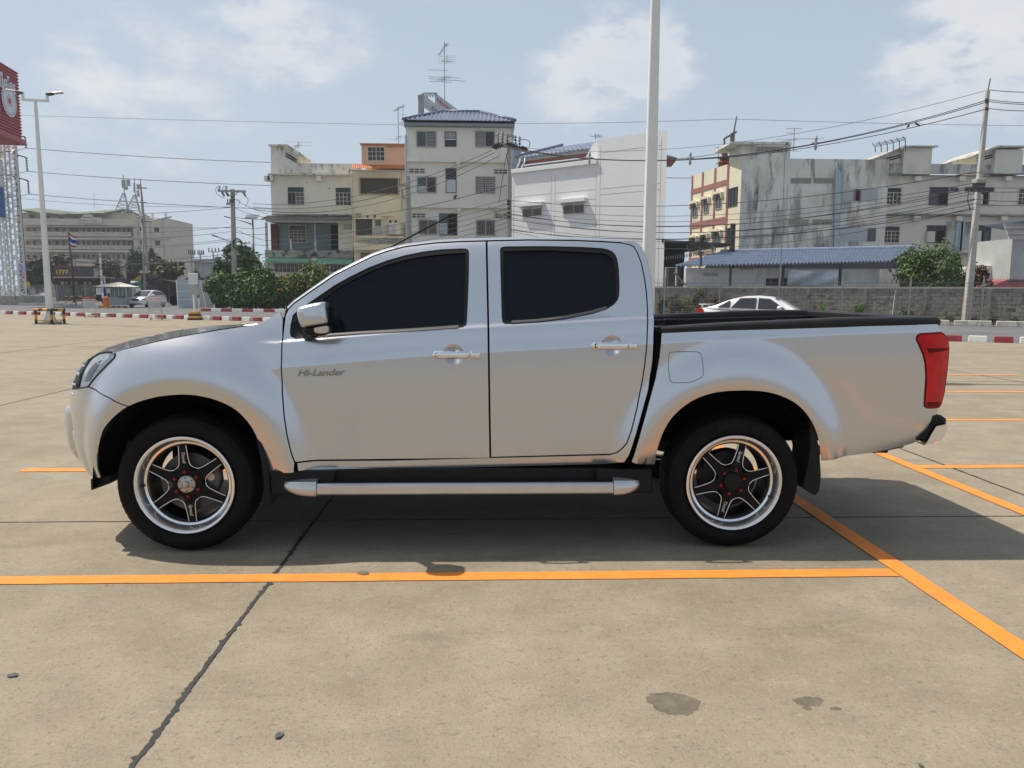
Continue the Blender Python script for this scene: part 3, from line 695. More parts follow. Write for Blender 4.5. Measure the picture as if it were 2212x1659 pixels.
# --- load bed
rail_lo = [Z6(*p) for p in [(318, 328), (800, 307), (1300, 295), (1763, 281)]] + [Z8(*p) for p in [(400, 256), (800, 246), (962, 242)]]
bedfront = [Z6(*p) for p in [(318, 335), (312, 430), (300, 540), (270, 700), (215, 900), (160, 1100), (110, 1280), (72, 1388)]]
arch_r = chaikin(pxl([(70, 785), (90, 650), (130, 520), (200, 380), (300, 270), (420, 185), (550, 130), (700, 100), (900, 92), (1060, 98), (1200, 125), (1350, 190), (1450, 270), (1530, 380), (1580, 500), (1605, 640), (1612, 745)], Z7), 2)
bed_rear = [Z8(*p) for p in [(985, 300), (994, 318)]]
TL = pxl([(800, 345), (812, 330), (835, 322), (985, 312), (1010, 327), (1035, 375), (1044, 430), (1030, 600), (1008, 770), (985, 860), (968, 885), (880, 890), (862, 880), (858, 865), (866, 750), (872, 650), (866, 550), (850, 480), (820, 410), (800, 370)], Z8)
low_r = pxl([(965, 893), (955, 960), (925, 1030), (860, 1120), (760, 1170), (700, 1185), (480, 1235), (170, 1290), (60, 1300)], Z8)
bed = pxl(rail_lo) + pxl([Z8(985, 300)]) + TL[3:2:-1] + TL[2::-1] + TL[:10:-1] + low_r + arch_r[::-1] + pxl([Z6(262, 1412), Z6(120, 1408)]) + pxl(bedfront[::-1])
FU = chaikin(pxl([(378, 500), (395, 488), (500, 484), (610, 484), (640, 498), (655, 540), (664, 620), (665, 680), (650, 700), (580, 732), (540, 742), (410, 743), (388, 725), (376, 640)], Z6), 1, True)
panel('bed_side', shrink(bed, G), holes=[FU], lines=CRL+RRL)
panel('fuel_flap', shrink(FU, .003), lines=RRL, thick=.012, both=False)
panel('fuel_flap_gap', shrink(FU, -.006), d=.014, m=DARKIN, thick=0, both=False)
tl = panel('tail_lamp', shrink(TL, .003), d=-.006, m=REDLENS, h=.018, thick=.03, both=False)
tlb = pxl([(868, 432), (1030, 428), (1034, 446), (890, 468)], Z8); panel('lamp_band', tlb, d=-.0075, m=REDLENS2, parent=tl, thick=0, both=False)
tlb = pxl([(872, 845), (975, 842), (968, 878), (878, 880)], Z8); panel('lamp_reflector', tlb, d=-.0075, m=REDLENS2, parent=tl, thick=0, both=False)
tr = resample(TL, .012); mb = MB(); mb.tube([M(a, b, -.001) for a, b in tr+[tr[0]]], .005, 5); mb.build('lamp_surround', REDLENS2, tl, smooth=True)
c = mirror(tl)
for ch in tl.children: k = ch.copy(); COL.objects.link(k); k.parent = c
# black rail caps round the bed
ra = [M(*inv(*p)) for p in rail_lo]; rb = resample([tuple(p) for p in ra], .06, False)
def rail(pts, flip):
    mb = MB(); rows = []
    for i, p in enumerate(pts):
        x, y, z = p; e = min(1, .35+.65*min(1, (len(pts)-1-i)/2)); top = lerp_pts([(2.6, .026), (3.1, .036), (3.66, .046), (4.2, .037)], x)
        prof = [(-.001, -.006), (-.007, .004), (-.008, top*.5), (-.002, top*.82), (.012, top), (.075, top+.003), (.10, top-.004), (.112, top*.4), (.112, -.03)]
        rows.append([(x, y+a, z+b*(e if b > 0 else 1)) for a, b in prof])
    mb.grid(rows); mb.f.append(tuple(range(9))); b = len(mb.v)-9; mb.f.append(tuple(range(b, b+9)))
    return mb.build('bed_rail_cap', BEDLIN, truck, smooth=R(40))
xr = rb[-1][0]
rb = [tuple(q) for q in rb] + [(xr+.02, rb[-1][1]+.012, rb[-1][2]-.001), (xr+.033, rb[-1][1]+.035, rb[-1][2]-.004)]
rc = rail(rb, 0); mirror(rc)
zr0, zr1 = rb[0][2], rb[-3][2]
BT = thing  # (bed interior)
x0b, x1b = rb[0][0]+.01, xr-.0
mb = MB(); mb.box(x0b, x1b, .16, 1.70, .925, .95)
mb.hexa([(x0b, .15, .94), (x1b, .15, .94), (x1b, .19, .94), (x0b, .19, .94)], [(x0b, .15, zr0), (x1b, .15, zr1), (x1b, .19, zr1), (x0b, .19, zr0)])
mb.hexa([(x0b, 1.67, .94), (x1b, 1.67, .94), (x1b, 1.71, .94), (x0b, 1.71, .94)], [(x0b, 1.67, zr0), (x1b, 1.67, zr1), (x1b, 1.71, zr1), (x0b, 1.71, zr0)])
mb.box(x0b-.02, x0b+.03, .14, 1.72, .6, zr0-.01)
for i in range(14): mb.box(x0b+.05, x1b-.05, .24+i*.105, .285+i*.105, .945, .962)
mb.build('bed_liner', BEDLIN, truck, bevel=.004)
mb = MB(); mb.box(x0b-.035, x0b+.04, .06, 1.80, zr0-.006, zr0+.024); mb.build('headboard_cap', BEDLIN, truck, bevel=.012, seg=2)
mb = MB(); mb.prism([(xr-.05, .62), (xr+.03, .60), (xr+.075, .72), (xr+.08, 1.0), (xr+.05, zr1-.01), (xr-.05, zr1-.01)], .20, 1.66); tg = mb.build('tailgate', PAINT, truck, bevel=.012, seg=2)
mb = MB(); mb.prism([(xr-.065, zr1-.015), (xr+.052, zr1-.02), (xr+.05, zr1+.024), (xr+.02, zr1+.036), (xr-.065, zr1+.034)], .17, 1.69); mb.build('tailgate_cap', BEDLIN, tg, bevel=.008)
mb = MB(); mb.box(xr+.078, xr+.10, .75, 1.11, 1.02, 1.10); mb.build('tailgate_handle', CHROME, tg, bevel=.008)
for (a, b_) in ((3.05, 3.16), (3.93, 4.05)):       # liner clamps on the far rail
    mb = MB(); mb.box(a, b_, 1.615, 1.68, zr0-.09, zr0+.02); mb.box(a+.03, a+.055, 1.60, 1.62, zr0-.07, zr0-.03); mb.build('liner_clamp', BLACKP, truck, bevel=.006)
mb = MB(); mb.tube([(2.93, 1.62, zr0-.13), (2.98, 1.61, zr0-.05), (3.05, 1.61, zr0-.02)], .012, 6); mb.build('tie_down', BLACKP, truck, smooth=True)
# --- rear bumper
ch = [atY(*ZR(*p), .06) for p in [(690, 1178), (750, 1165), (808, 1158), (812, 1200), (790, 1290), (740, 1348), (650, 1383), (556, 1402), (590, 1350), (640, 1260)]]
bk = [atY(*ZR(*p), .06) for p in [(668, 1062), (760, 1078), (812, 1118), (813, 1152), (755, 1161), (692, 1173), (640, 1250), (580, 1360), (476, 1350), (600, 1230)]]
def bumper_bar(pts, nm, m, y0=.075, sh=.05):
    mb = MB(); rows = []; cx_ = sum(p.x for p in pts)/len(pts); cz_ = sum(p.z for p in pts)/len(pts); n = len(pts)
    for y, k, dx in ((y0, .86, -.012), (y0+.015, 1, 0), (.35, 1, .02), (.65, 1, .035), (YC, 1, .04), (2*YC-.65, 1, .035), (2*YC-.35, 1, .02), (2*YC-y0-.015, 1, 0), (2*YC-y0, .86, -.012)):
        rows.append([(cx_+(p.x-cx_)*k+dx, y, cz_+(p.z-cz_)*k) for p in pts+[pts[0]]])
    mb.grid(rows); mb.f.append(tuple(range(n))); b = len(mb.v)-n-1; mb.f.append(tuple(range(b, b+n))[::-1]); return mb.build(nm, m, truck, smooth=R(35))
bb = bumper_bar(ch, 'rear_bumper', CHROME); b2 = bumper_bar(bk, 'bumper_step', BLACKP, .09)
mb = MB(); mb.bar((4.22, .30, .56), (4.05, .32, .52), .05); mb.tube([(3.6, .34, .50), (3.95, .30, .53), (4.12, .28, .53)], .03, 10); mb.build('tailpipe', CASTM, truck, smooth=R(40))
# --- wheel housings, chassis
for cx, nm in ((0, 'front'), (3.095, 'rear')):
    mb = MB(); rows = []
    for t in np.linspace(R(-4), R(184), 30): rows.append([(cx+.515*math.cos(t), y, .40+.515*math.sin(t)) for y in (.035, .10, .42)])
    mb.grid(rows)
    n_ = 30; mb.add([(cx, .42, .56)]+[(cx+.515*math.cos(t), .42, max(.56, .40+.515*math.sin(t))) for t in np.linspace(0, math.pi, n_)], [(0, i+1, i+2) for i in range(n_-1)])
    o = mb.build('wheel_housing', DARKIN, truck, smooth=True); mirror(o)
mb = MB(); mb.box(-.48, .50, .42, 1.44, .56, 1.0); mb.box(-.45, 4.0, .42, .50, .55, .68); mb.box(-.45, 4.0, 1.36, 1.44, .55, .68)
mb.box(.5, 2.5, .2, 1.66, .50, .56); mb.box(2.60, 4.15, .45, 1.41, .72, .80); mb.box(-.3, .5, .6, 1.26, .34, .6); mb.box(.9, 1.9, .55, .9, .36, .5)
mb.box(3.55, 4.1, .75, 1.2, .60, .70); mb.box(.56, 2.45, .14, 1.72, .40, .45); mb.box(.52, .58, .08, 1.78, .42, .60); mb.box(2.42, 2.50, .10, 1.76, .46, .62)  # the full-width plate below the cab is added to block light leaking underneath
mb.build('chassis', DARKIN, truck)
mb = MB(); mb.cyl((3.095, .15, .386), (3.095, 1.71, .386), .045, n=12); mb.lathe([(.0, -.16), (.10, -.12), (.15, 0), (.10, .12), (0, .16)], c=(3.095, YC, .386), ax='y', n=16)
mb.build('rear_axle', CASTM, truck, smooth=R(50))
mb = MB(); mb.cyl((0, .2, .36), (0, 1.66, .36), .03, n=10); mb.build('front_axle', CASTM, truck, smooth=R(50))
# --- side step
zt1, zt2 = atY(680, 1050, -.03).z, atY(680, 1069.5, -.03).z
def sx(px, y=-.03): return atY(px, 1050, y).x
mb = MB(); xa, xb = sx(683), sx(1326)
mb.prism([(-.035, zt1), (-.020, zt1+.010), (-.005, zt1+.012), (-.005, zt2+.004), (-.022, zt2-.004), (-.035, zt2+.006)], xa, xb, 'x'); st = mb.build('side_step', SATIN2, truck, bevel=.003)
mb = MB(); mb.box(xa-.02, xb+.02, -.004, .165, zt2+.006, zt1+.004)
for i in range(5): mb.box(xa+.03, xb-.03, .008+i*.030, .024+i*.030, zt1+.003, zt1+.011)
mb.box(xa-.16, xb+.15, .045, .11, zt1-.02, zt1+.075); mb.build('step_tread', BLACKP, st, bevel=.003)
for s0_, s1_, sg in ((sx(610), xa+.0, 1), (sx(1384), xb-.0, -1)):
    mb = MB(); rows = []
    for t, k in ((0, .05), (.08, .32), (.2, .55), (.4, .80), (.65, .95), (1, 1)):
        x = s0_+(s1_-s0_)*t; zl = zt2-.006+(1-k)*.040; zh = zt1+.040*k-.004*(1-k)
        yo = -.042+.05*(1-k)
        rows.append([(x, yo+.004, zl), (x, yo-.004, zl+.012), (x, yo-.002, zt1-.002), (x, yo+.016, zt1+.012+.01*k), (x, .055, zh), (x, .10, zh-.004), (x, .10, zl)])
    mb.grid(rows); mb.f.append(tuple(range(7))); mb.f.append(tuple(range(len(mb.v)-7, len(mb.v)))); mb.build('step_end_cap', SATIN2, st, smooth=R(40))
    mb = MB(); xq = s0_-.075*sg; mb.prism([(min(xq, s1_+.08*sg), zt2-.01), (max(xq, s1_+.08*sg), zt2-.01), (max(xq, s1_+.10*sg), zt1+.075), (min(xq, s1_+.10*sg), zt1+.075)], .015, .12); mb.build('step_bracket', BLACKP, st, bevel=.006)
c = mirror(st)
for ch_ in st.children: k = ch_.copy(); COL.objects.link(k); k.parent = c
# --- mud flaps
for pts in ([(553, 945), (566, 955), (580, 1003), (585, 1060), (586, 1088), (578, 1098), (572, 1096), (570, 1040), (563, 990)], [(1749, 900), (1760, 925), (1770, 975), (1772, 1040), (1768, 1062), (1760, 1070), (1742, 1060), (1733, 1050), (1744, 1010), (1750, 960)]):
    q = [atY(px, py, .03) for px, py in pts]; mb = MB(); mb.prism([(p.x, p.z) for p in q], .022, .27); o = mb.build('mud_flap', BLACKP, truck, bevel=.004); mirror(o)
# --- door mirror
mo = [atY(*Z3(*p), -.09) for p in [(250, 700), (258, 660), (285, 643), (350, 625), (440, 608), (480, 606), (500, 622), (515, 720), (521, 795), (410, 813), (300, 831), (270, 780)]]
ml = [atY(*Z3(*p), -.09) for p in [(300, 828), (410, 811), (522, 793), (524, 845), (505, 880), (460, 892), (350, 890), (318, 872)]]
def blob(pts, ys, nm, m, par=None):
    cx_ = sum(p.x for p in pts)/len(pts); cz_ = sum(p.z for p in pts)/len(pts); q = chaikin([(p.x, p.z) for p in pts], 1, True); n = len(q); mb = MB()
    rows = [[(cx_+(a-cx_)*k, y, cz_+(b-cz_)*k) for a, b in q+[q[0]]] for y, k in ys]; mb.grid(rows)
    mb.f.append(tuple(range(n))); b = len(mb.v)-n-1; mb.f.append(tuple(range(b, b+n))[::-1]); return mb.build(nm, m, par or truck, smooth=R(50))
mir = blob(mo, ((-.138, .50), (-.134, .70), (-.125, .86), (-.108, .96), (-.08, 1), (-.03, .99), (.01, .93), (.02, .8)), 'door_mirror', PAINT)
blob(ml, ((-.128, .6), (-.122, .85), (-.108, .97), (-.08, 1), (-.01, .97), (.02, .8)), 'mirror_base', BLACKP, mir)
il = [atY(*Z3(*p), -.12) for p in [(388, 822), (450, 812), (510, 803), (515, 840), (500, 868), (420, 874), (395, 860)]]
blob(il, ((-.136, .6), (-.133, .85), (-.125, 1), (-.10, 1)), 'mirror_indicator', AMBER, mir)
mb = MB(); sa = inv(*Z3(330, 880)); mb.bar(M(*sa), (mo[0].x+.08, -.03, ml[0].z-.02), .05, .06); mb.build('mirror_arm', BLACKP, mir, bevel=.01)
mb = MB(); ga = sum((p.x for p in mo))/len(mo); mb.box(max(p.x for p in mo)-.01, max(p.x for p in mo)+.002, -.105, .0, min(p.z for p in mo)+.03, max(p.z for p in mo)-.03); mb.build('mirror_glass', TINT, mir)
c = mirror(mir)
for ch_ in mir.children: k = ch_.copy(); COL.objects.link(k); k.parent = c
# ------------------------------------------------------------------ wheels
def wheel(cx, rot, hubkind, words):
    w = thing('wheel', None, None, (cx, 0, .386)); w.parent = truck
    mb = MB(); mb.lathe([(.272, .03), (.285, .012), (.305, .002), (.335, -.001), (.355, .006), (.370, .018), (.3775, .030), (.3785, .036), (.3855, .050), (.386, .09), (.386, .13), (.386, .19), (.382, .225), (.37, .25), (.33, .268), (.28, .25), (.262, .23), (.262, .06)], n=96, close=True)
    ty = mb.build('tyre', TYRE, w, smooth=R(30))
    mb = MB()      # shoulder tread blocks and grooves
    nb = 64
    for i in range(nb):
        t0 = 2*math.pi*(i+.10)/nb; t1 = 2*math.pi*(i+.74)/nb
        for (ra, ya, rb_, yb, sk) in ((.3715, .0165, .389, .066, .0), (.3865, .075, .3895, .125, .012), (.3865, .140, .3895, .19, -.012)):
            lo = []; hi = []
            for (t, y, r_) in ((t0, ya, ra), (t1, ya, ra), (t1+sk, yb, rb_), (t0+sk, yb, rb_)):
                lo.append(((r_-.012)*math.cos(t), y, (r_-.012)*math.sin(t))); hi.append((r_*math.cos(t), y, r_*math.sin(t)))
            mb.hexa(lo, hi)
    tb = mb.build('tread_blocks', TYRE, ty); tag(tb, kind='stuff')
    for txt, ang, sz in (('LENSO TIRES', 62 if hubkind else 78, .036), ('265/50R20', 118 if hubkind else 160, .022), ('LENSO', 245 if hubkind else 325, .034)):
        tot = R(4.6*sz/.036*1.25)*len(txt)
        for k, chh in enumerate(txt):
            if chh == ' ': continue
            t = R(ang)+tot/2-tot*(k+.5)/len(txt) - (R(14) if hubkind else 0)
            up = Vector((math.cos(t), 0, math.sin(t))); xx = Vector((math.sin(t), 0, -math.cos(t))); p = up*.332+Vector((0, -.0012, 0)); nn = Vector((0, -1, 0))
            text_obj('letter', chh, TYREL, ty, Matrix(((xx.x, up.x, nn.x, p.x), (xx.y, up.y, nn.y, p.y), (xx.z, up.z, nn.z, p.z), (0, 0, 0, 1))), size=sz, ext=.0012, bold=.0012, sx=1.15)
    mb = MB(); mb.lathe([(.262, .03), (.277, .008), (.2765, .001), (.272, -.002), (.266, .000), (.2645, .006), (.2625, .007), (.260, .004), (.256, .010), (.246, .034), (.240, .050), (.228, .056), (.224, .075), (.222, .10)], n=96); rim = mb.build('rim', SATIN, w, smooth=R(35))
    mb = MB(); mb.lathe([(.223, .078), (.215, .082), (.212, .13), (.208, .20), (.225, .235)], n=64); mb.build('rim_barrel', RIMBLK, rim, smooth=R(40))
    c = thing('spokes', None, None, (0, 0, 0)); c.parent = w; c.rotation_euler = (0, rot, 0)   # turned as one
    def spoke_poly(sc=0.0):
        return [(.0300-sc, .075), (.0260-sc, .13), (.0215-sc, .18), (.0215-sc, .222), (-.0215+sc, .222), (-.0215+sc, .18), (-.0260+sc, .13), (-.0300+sc, .075)]
    sm = MB(); sp = spoke_poly()
    lo = [(x, .065 if z < .1 else .068, z) for x, z in sp]; hi = [(x, .045 if z < .1 else (.048 if z < .2 else .052), z) for x, z in sp]; n = 8
    sm.add(lo+hi, [tuple(range(n)), tuple(range(n, 2*n))[::-1]]+[(i, (i+1) % n, n+(i+1) % n, n+i) for i in range(n)])
    s0 = sm.build('spoke', RIMBLK, c, bevel=.003)
    em = MB()      # bare milled edges, curving round into the next spoke
    r_ = .105; pts = [(.0215, .0505, .219), (.0222, .0485, .19), (.0248, .0465, .15), (.0285, .0455, .118), (.036, .045, .101), (.0515, .045, .0890)]
    em.tube(pts, .0028, 5)
    m2 = MB(); pts2 = [(-x, y, z) for x, y, z in pts]; em.tube(pts2, .0028, 5)
    e0 = em.build('milled_edge', SATIN, c, smooth=True)
    for i in range(6):
        for src in (s0, e0):
            o = src if i == 0 else src.copy()
            if i: COL.objects.link(o); o.parent = c
            o.rotation_euler = (0, i*math.pi/3, 0)
    mb = MB(); mb.lathe([(.0, .047), (.05, .047), (.082, .050), (.086, .060), (.086, .075), (0, .075)], n=48); mb.build('hub', RIMBLK, c, smooth=R(40))
    for i in range(6):
        t = math.pi/3*i; mb = MB(); mb.lathe([(0, .028), (.0075, .028), (.0095, .031), (.0095, .05)], c=(.070*math.sin(t+R(30)*0), 0, .070*math.cos(t)), n=6); mb.build('wheel_nut', REDNUT, c, smooth=R(30))
    if hubkind:
        mb = MB(); mb.lathe([(0, .004), (.012, .006), (.020, .014), (.022, .026), (.0275, .028), (.046, .030), (.049, .034), (.049, .05)], n=40); hc = mb.build('hub_cap', mat('hub_steel', (.42, .41, .39), rough=.35, metal=.9, var=.1, scale=60), c, smooth=R(30))
        for i in range(6):
            t = math.pi/3*i; mb = MB(); mb.lathe([(0, .026), (.0045, .026), (.005, .032)], c=(.039*math.sin(t), 0, .039*math.cos(t)), n=6); mb.build('cap_bolt', CASTM, hc)
    else:
        mb = MB(); mb.lathe([(0, .030), (.02, .028), (.044, .029), (.050, .033), (.053, .042), (.053, .05)], n=40); mb.build('hub_cap', BLACKP, c, smooth=R(30))
    lm = mat('spoke_print', (.45, .45, .44), rough=.4, var=0)
    for k, wd in ((0, words[0]), (3, words[1])):
        t = k*math.pi/3; a = Matrix.Rotation(t, 4, 'Y') @ Matrix(((0, 1, 0, 0), (0, 0, -1, .0455), (-1, 0, 0, .152), (0, 0, 0, 1)))
        if k == 3: a = Matrix.Rotation(t, 4, 'Y') @ Matrix(((0, -1, 0, 0), (0, 0, -1, .0455), (1, 0, 0, .152), (0, 0, 0, 1)))
        text_obj('spoke_lettering', wd, lm, c, a, size=.026, ext=.0012, shear=.2, bold=.0006)
    v = R(182 if hubkind else -22); mb = MB(); mb.cyl((.236*math.cos(v), .045, .236*math.sin(v)), (.232*math.cos(v), .018, .232*math.sin(v)), .0065, n=8); mb.build('valve', RUBBER, rim)
    mb = MB()
    if hubkind: mb.lathe([(.06, .10), (.165, .10), (.165, .125), (.06, .125)], n=40, close=True); mb.build('brake_disc', mat('brake_steel', (.09, .085, .08), rough=.5, metal=.6, var=.2, scale=30), w, smooth=R(30))
    else: mb.lathe([(0, .11), (.135, .112), (.165, .125), (.17, .19), (0, .19)], n=40); mb.build('brake_drum', BLACKP, w, smooth=R(30))
    if hubkind:
        mb = MB(); mb.prism([(.085, -.02), (.15, -.06), (.175, .0), (.165, .09), (.10, .11)], .085, .145); mb.build('brake_caliper', CASTM, w, bevel=.01)
        mb = MB(); mb.cyl((.12, .08, .03), (.12, .09, .03), .022, n=12); mb.build('caliper_piston', mat('piston_steel', (.5, .45, .36), rough=.4, metal=.6, var=.1), w)
    return w
wf = wheel(0, R(-5.4), True, ('Tinnel', 'Speed')); wr = wheel(3.095, R(14.6), False, ('Speed', 'Tinnel'))
for w_ in (wf, wr):
    c = copy_tree(w_, truck); c.location.y = 2*YC; c.rotation_euler = (0, 0, math.pi)
# ------------------------------------------------------------------ facades measured on a plane, windows, trees, wires
WHITEW = mat('wall_white', (.70, .68, .61), rough=.9, var=.07, scale=1.5, stains=(((.33, .30, .25), .35, .8, .35, .56), ((.12, .11, .10), .55, 1.6, .25, .66)))
GLASSD = mat('window_dark', (.018, .022, .026), rough=.12, var=.3, scale=3, spec=.5)
GLASSG = mat('window_grey', (.07, .078, .085), rough=.2, var=.4, scale=2.5, spec=.5)
FRAMEW = mat('frame_cream', (.62, .57, .49), rough=.6, var=.1, scale=4)
FRAMEG = mat('frame_grey', (.33, .32, .30), rough=.6, var=.1, scale=4)
FRAMED = mat('frame_dark', (.05, .055, .06), rough=.5, var=.1, scale=4)
VENTD = mat('vent_shadow', (.055, .05, .042), rough=.9, var=.2, scale=3)
CPOLE = mat('pole_concrete', (.34, .325, .295), rough=.9, var=.12, scale=2, stains=(((.16, .15, .13), .5, 2, .4, .60),))
STEELG = mat('galvanised', (.30, .31, .315), rough=.5, metal=.4, var=.15, scale=4)
STEELD = mat('steel_dark', (.05, .05, .052), rough=.5, metal=.3, var=.2, scale=5)
WHITEM = mat('white_steel', (.70, .70, .68), rough=.45, var=.05, scale=2)
WIREM = mat('cable_black', (.03, .03, .034), rough=.6, var=0)
INSUL = mat('insulator', (.035, .028, .026), rough=.25, var=.2, scale=8)
YELB = mat('yellow_paint', (.62, .30, .03), rough=.6, var=.12, scale=6); BLKB = mat('black_paint', (.02, .02, .02), rough=.6, var=.2, scale=6)
class Fac:
    """a facade plane through P0, running along u; pixels of a crop (conv) are laid on it"""
    def __init__(s, root, P0, rz, cv):
        s.root = root; s.P0 = Vector(P0); s.u = Vector((math.cos(rz), math.sin(rz), 0)); s.n = Vector((-s.u.y, s.u.x, 0)); s.cv = cv
    def uz(s, x, y, d=0.0):
        r = ray(*s.cv(x, y)); t = (s.P0+s.n*d-CAM).dot(s.n)/r.dot(s.n); p = CAM+r*t
        return (p-s.P0).dot(s.u), p.z-s.P0.z
    def rect(s, x0, y0, x1, y1, d=0.0):
        a = s.uz(x0, y0, d); b = s.uz(x1, y1, d); return min(a[0], b[0]), max(a[0], b[0]), min(a[1], b[1]), max(a[1], b[1])
    def box(s, name, m, x0, y0, x1, y1, d0, d1, bevel=0, parent=None, zlo=None):
        u0, u1, z0, z1 = s.rect(x0, y0, x1, y1, min(d0, 0))
        mb = MB(); mb.box(u0, u1, d0, d1, z0 if zlo is None else zlo, z1); return mb.build(name, m, parent or s.root, bevel=bevel)
    def poly(s, name, m, pts, d0, d1, parent=None, zlo=None):
        q = [s.uz(x, y) for x, y in pts]
        mb = MB(); mb.prism(q, d0, d1); return mb.build(name, m, parent or s.root)
    def win(s, x0, y0, x1, y1, nx=2, ny=3, frame=None, glass=None, fw=.06, bar=.035, proud=.05, leaves=1, transom=0.0, grid=True, d=0.0, sill=False):
        """window: frame with sides and mullions; every pane its own child"""
        u0, u1, z0, z1 = s.rect(x0, y0, x1, y1, d); frame = frame or FRAMEW; glass = glass or GLASSD
        mb = MB(); P = d-proud
        mb.box(u0, u1, P, d+.01, z1-fw, z1); mb.box(u0, u1, P, d+.01, z0, z0+fw); mb.box(u0, u0+fw, P+.002, d+.01, z0+fw, z1-fw); mb.box(u1-fw, u1, P+.002, d+.01, z0+fw, z1-fw)
        w = mb; iu0, iu1, iz0, iz1 = u0+fw, u1-fw, z0+fw, z1-fw
        if transom: zt = iz1-(iz1-iz0)*transom; w.box(iu0, iu1, P+.004, d+.008, zt-fw*.6, zt); 
        else: zt = iz1
        top = zt-(fw*.6 if transom else 0)
        lw = (iu1-iu0)/leaves
        for l in range(leaves):
            a, b = iu0+l*lw, iu0+(l+1)*lw
            if leaves > 1 and l: w.box(a-fw*.45, a+fw*.45, P+.003, d+.008, iz0, top)
            if grid:
                for i in range(1, nx): w.box(a+lw*i/nx-bar/2, a+lw*i/nx+bar/2, P+.012, d-.004, iz0, top)
                for j in range(1, ny): zz = iz0+(top-iz0)*j/ny; w.box(a, b, P+.014, d-.005, zz-bar/2, zz+bar/2)
        o = w.build('window', frame, s.root)
        if sill: mb = MB(); mb.box(u0-.08, u1+.08, d-.14, d+.01, z0-.07, z0-.002); mb.build('sill', WHITEW, o)
        for l in range(leaves):
            a, b = iu0+l*lw, iu0+(l+1)*lw
            gm = glass[l % len(glass)] if isinstance(glass, (list, tuple)) else glass
            if grid and (b-a)/nx > .12:
                for i in range(nx):
                    for j in range(ny):
                        mb = MB(); mb.box(a+lw*i/nx, a+lw*(i+1)/nx, d-.014, d-.006, iz0+(top-iz0)*j/ny, iz0+(top-iz0)*(j+1)/ny); mb.build('pane', gm, o)
            else:
                mb = MB(); mb.box(a, b, d-.014, d-.006, iz0, top); mb.build('pane', gm, o)
        if transom:
            mb = MB(); mb.box(iu0, iu1, d-.014, d-.006, zt, iz1); mb.build('transom_pane', GLASSD, o)
        return o
    def slats(s, x0, y0, x1, y1, n, m, nm='louvre', proud=.06, parent=None, vertical=False):
        u0, u1, z0, z1 = s.rect(x0, y0, x1, y1)
        mb = MB(); mb.box(u0, u1, -proud*.4, -.006, z0, z1); bk = mb.build(nm, GLASSD, parent or s.root)
        for i in range(n):
            mb = MB()
            if vertical: a = u0+(u1-u0)*(i+.5)/n; mb.box(a-.012, a+.012, -proud, -proud+.02, z0, z1)
            else: z = z0+(z1-z0)*(i+.15)/n; mb.hexa([(u0, -proud, z), (u1, -proud, z), (u1, -proud*.4, z+(z1-z0)/n*.6), (u0, -proud*.4, z+(z1-z0)/n*.6)], [(u0, -proud, z+.015), (u1, -proud, z+.015), (u1, -proud*.4, z+(z1-z0)/n*.6+.015), (u0, -proud*.4, z+(z1-z0)/n*.6+.015)])
            mb.build('slat' if not vertical else 'bar', m, bk)
        return bk
    def vent(s, x0, y0, x1, y1, nx, ny, m=None, d=0.0):
        u0, u1, z0, z1 = s.rect(x0, y0, x1, y1, d)
        mb = MB(); mb.box(u0, u1, d-.012, d-.004, z0, z1); b = mb.build('vent', VENTD, s.root)
        mb = MB(); t = .035
        for i in range(nx+1): a = u0+(u1-u0)*i/nx; mb.box(a-t, a+t, d-.045, d-.012, z0, z1)
        for j in range(ny+1): a = z0+(z1-z0)*j/ny; mb.box(u0-t, u1+t, d-.04, d-.0125, a-t, a+t)
        tag(mb.build('vent_blocks', m or FRAMEW, b), kind='stuff'); return b
def building(name, label, px, py, Y, rz=0.0, cat='building', group=None):
    p = atY(px, py, Y); r = thing(name, label, cat, (p.x, p.y, ROADZ), rz, group); return r
LEAF = {}
def leafmat(nm, col, var=1.0): return mat(nm, col, rough=.55, var=0, island=var, spec=.3)
def leaves(mb, blobs, n, size, rnd, flat=.0):
    tot = sum(r[0]*r[1]+r[0]*r[2]+r[1]*r[2] for c, r in blobs)
    for c, r in blobs:
        k = int(n*(r[0]*r[1]+r[0]*r[2]+r[1]*r[2])/tot)
        for _ in range(k):
            d = Vector((rnd.gauss(0, 1), rnd.gauss(0, 1), rnd.gauss(0, 1))).normalized(); q = rnd.random()**.45*(1.0+.18*rnd.gauss(0, 1))
            p = Vector((c[0]+d.x*r[0]*q, c[1]+d.y*r[1]*q, c[2]+d.z*r[2]*q))
            nn = (d+Vector((rnd.gauss(0, .6), rnd.gauss(0, .6), rnd.gauss(0, .6)+.35))).normalized(); u, v = frame(nn); a = rnd.uniform(0, 6.28)
            u, v = u*math.cos(a)+v*math.sin(a), v*math.cos(a)-u*math.sin(a); s = size*rnd.uniform(.5, 1.3)
            mb.add([p-u*s, p-v*s*.42+nn*s*.12, p+u*s, p+v*s*.42+nn*s*.12], [(0, 1, 2, 3)])
def blobset(c, r, k, rnd, sub=.42):
    out = []
    for _ in range(k):
        d = Vector((rnd.gauss(0, 1), rnd.gauss(0, 1), rnd.gauss(0, 1))).normalized(); q = rnd.uniform(.35, .8); s = rnd.uniform(.7, 1.3)*sub
        out.append(((c[0]+d.x*r[0]*q, c[1]+d.y*r[1]*q, c[2]+d.z*r[2]*q), (r[0]*s, r[1]*s, r[2]*s)))
    return out
TRUNK = mat('bark', (.10, .085, .065), rough=.9, var=.3, scale=6)
